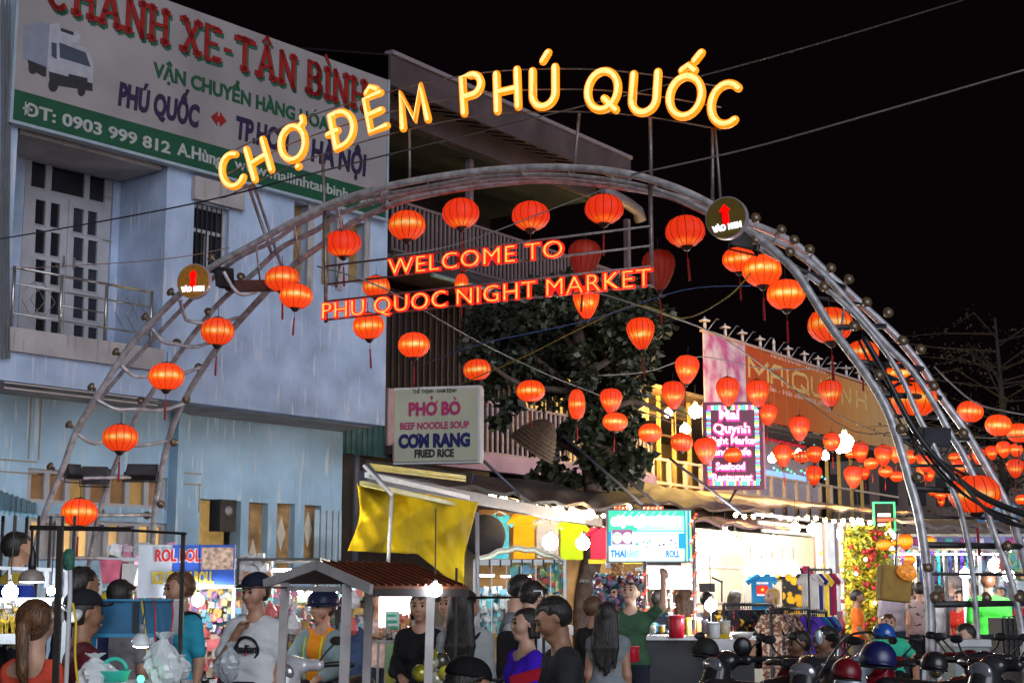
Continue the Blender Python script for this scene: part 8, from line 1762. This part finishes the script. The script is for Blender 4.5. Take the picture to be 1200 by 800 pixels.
# ================================================ SCOOTERS
def scooter(px, py, Y, yaw, col, label, seatc=(.015,.015,.017), name='scooter'):
    """px, py: where the handlebar centre shows; yaw: heading from facing the viewer"""
    p = P(px, py, Y); k = 1.0; t = thing(name, label, 'scooter', (p.x, p.y, 0), math.radians(180+yaw), group='parked scooters'); s_ = 1.1; t.scale = (s_,s_,s_)
    body = mat('paint_%s' % col[0], col[1], .22, .2, var=.1, spec=.8)
    # y forward: front wheel at +.62, rear at -.62, bars at y=.28
    f = Field((-.34,-1.0,.15),(.34,.80,1.12), .022)
    f.cap((0,.44,.92),(0,.60,.50), .10,.14, k=.04).cap((-.16,.40,.78),(.16,.40,.78), .075, k=.05).cap((-.19,.42,.55),(.19,.42,.55), .08, k=.05).cap((-.14,.42,.40),(.14,.42,.40), .06, k=.04).cap((0,.62,.60),(0,.66,.52), .07,.10, k=.02)
    f.box((-.12,-.20,.26),(.12,.40,.34), .03, .05).cap((0,-.25,.55),(0,-.85,.72), .155,.08, k=.08, sy=1.0).cap((-.08,-.35,.42),(.08,-.35,.42), .13, k=.06)
    link('fairing', field_mesh('fairing', f, body), t)
    f = Field((-.42,.12,.86),(.42,.62,1.12), .02); f.cap((-.18,.31,1.00),(.18,.31,1.00), .042, k=.02).cap((0,.36,.98),(0,.44,.95), .085,.07, k=.04); link('handlebar_cowl', field_mesh('cowl', f, body), t)
    MB().ball((0,.50,.955), .075, 12, 8, sq=(1.3,.5,.9)).obj('headlight', mat('headlight_glass', (.38,.40,.43), .08, .6, spec=1), t, 2)
    MB().box(-.07,.07,-.975,-.965,.50,.60).obj('number_plate', mat('plate_white', (.6,.6,.58), .4), t)
    for k_ in (-.09,.09): MB().bar((k_,.655,.60),(k_*1.6,.56,.82), .014, .02).obj('front_trim', stainless, t)
    for sd in (1,-1):
        MB().ball((sd*.12,.545,.74), .05, 8, 5, sq=(1.2,.4,.8)).obj('indicator', mat('indicator_amber', (.6,.25,.03), .2), t, 2)
        MB().tube([(sd*.20,.30,1.0),(sd*.30,.24,1.01),(sd*.37,.18,1.0)], [.018,.019,.020], 8, rnd=True).obj('grip', black_plastic, t, 2)
        MB().tube([(sd*.19,.32,1.03),(sd*.25,.34,1.09),(sd*.29,.31,1.14)], .007, 6).obj('mirror_stem', dark_steel, t, 2); MB().ball((sd*.31,.30,1.165), .050, 12, 7, sq=(1.15,.2,.62)).obj('mirror', black_plastic, t, 2)
    f = Field((-.2,-.85,.60),(.2,-.02,.90), .02); f.cap((0,-.12,.74),(0,-.70,.80), .10,.095, k=.03); f.clip(lambda X,Y_,Z_: .72-Z_); link('seat', field_mesh('seat', f, mat('seat_vinyl', seatc, .5)), t)
    for y in (.62,-.62):
        MB().tube([(0,y+.235*math.cos(a*.3307), .29+.235*math.sin(a*.3307)) for a in range(19)], .05, 8, closed=True).obj('tyre', mat('tyre_rubber', (.015,.015,.015), .8), t, 2); MB().lathe([(.19,-.02),(.19,.02),(.04,.05),(.0,.05)], 16, c=(0,y,.29), ax=(1,0,0)).lathe([(.19,-.02),(.19,.02),(.04,.05),(.0,.05)], 16, c=(0,y,.29), ax=(-1,0,0)).obj('rim', stainless, t, 2)
    MB().tube([(.07,.62,.29),(.07,.50,.70)], .022, 8).tube([(-.07,.62,.29),(-.07,.50,.70)], .022, 8).obj('fork', stainless, t, 2)
    MB().tube([(0,-.82,.66),(-.0,-.95,.60),(0,-1.0,.48)], .035, 6).obj('mudguard', black_plastic, t, 2); MB().ball((0,-.90,.72), .055, 8, 5, sq=(1.4,.6,.8)).obj('tail_light', mat('tail_red', (.5,.01,.01), .2), t, 2)
    return t
scooter(373,752,12.2,-22,('pearl_white',(.62,.62,.64)),'white scooter ridden by the man in the orange shirt')
scooter(887,768,13.2,-50,('black_gloss',(.03,.03,.035)),'black scooter parked nearest the corn grill')
scooter(925,772,12.6,120,('grey_beige',(.24,.21,.18)),'beige grey scooter in front of the man in dark red')
scooter(968,775,12.2,-30,('black_gloss2',(.035,.035,.04)),'black scooter between the beige one and the red helmet')
scooter(1010,780,12.2,150,('deep_red',(.30,.008,.02)),'dark red scooter under the child in mint')
scooter(1060,770,12.4,-70,('silver_blue',(.30,.36,.42)),'silver blue scooter next to the arch foot')
scooter(1105,768,13.0,130,('wine',(.12,.01,.02)),'wine red scooter behind the arch foot')
scooter(1150,775,12.6,160,('black_gloss3',(.03,.03,.035)),'black scooter right of the arch foot with a chrome edge')
scooter(1195,772,12.2,-50,('graphite',(.04,.04,.045)),'graphite scooter at the right picture edge')
def helmet(px, py, Y, rp, m, label, yaw=0):
    t = thing('helmet', label, 'helmet', P(px,py,Y)); r = rp*Y/F; t.rotation_euler = (0,.1,yaw)
    f = Field((-1.4*r,-1.6*r,-1.2*r),(1.4*r,1.4*r,1.3*r), r/9); f.cap((0,-.08*r,.0),(0,.12*r,0), r, r, k=.01); f.clip(lambda X,Y_,Z_: -.45*r-Z_-.1*Y_); link('shell', field_mesh('shell', f, m), t)
    MB().lathe([(r*1.0,-.47*r),(r*1.06,-.40*r),(r*1.0,-.33*r)], 22).obj('rim_band', black_plastic, t, 2); MB().tube([(r*.8*math.sin(a), -r*1.05*math.cos(a)-.18*r, -.20*r) for a in np.linspace(-1,1,9)], .09*r, 6).obj('peak', m, t, 2)
helmet(1029,772,10.6,21,mat('helmet_blue', (.010,.014,.10), .38, var=.2, spec=.9),'large dark blue helmet with a decal resting on the red scooter')
helmet(1036,727+15,11.5,12,mat('helmet_blue_white', (.02,.10,.42), .2, col2=(.6,.62,.66), thr=(.38,.42), scale=5, spec=.9),'blue and white helmet behind the dark blue one', .6)
helmet(992,788,10.2,17,mat('helmet_red', (.16,.005,.012), .35, spec=.6),'glossy dark red helmet at the bottom edge')
helmet(1095,778,11.0,15,mat('helmet_black', (.02,.02,.022), .3, spec=.8),'plain black helmet hung behind the arch foot')
helmet(827,762,13.2,15,mat('cap_black_felt', (.010,.010,.011), .7),'black rounded helmet at the cart below the red tub', .4)
MB().ball(P(870,757,12.4), .075, 14, 8, sq=(1,.4,1)).obj('round_mirror', mat('mirror_back', (.012,.012,.014), .3), None, 2, label='round black mirror sticking up left of the scooters', cat='mirror')
MB().ball(P(960,746,12.4), .055, 14, 8, sq=(.55,.3,1.1)).obj('oval_mirror', mat('mirror_pale', (.50,.58,.66), .1, .3), None, 2, label='pale oval mirror in front of the man in the black jacket', cat='mirror')
MB().tube(smooth_path([P(955,800,10),P(1000,742,11.5),P(1080,750,11.5)],5), .01, 5).obj('brake_cable', wire_m, None, 2, label='black cable arching over the helmets', cat='cable')
# red folder held by the violet topped woman
MB().box(-.10,.10,-.012,.012,-.03,.03).obj('red_folder', mat('red_folder', (.65,.02,.05), .4), None, label='bright red folder under the arm of the woman in violet', cat='folder', loc=P(617,793,8.9), rot=(.3,-.25,.3))
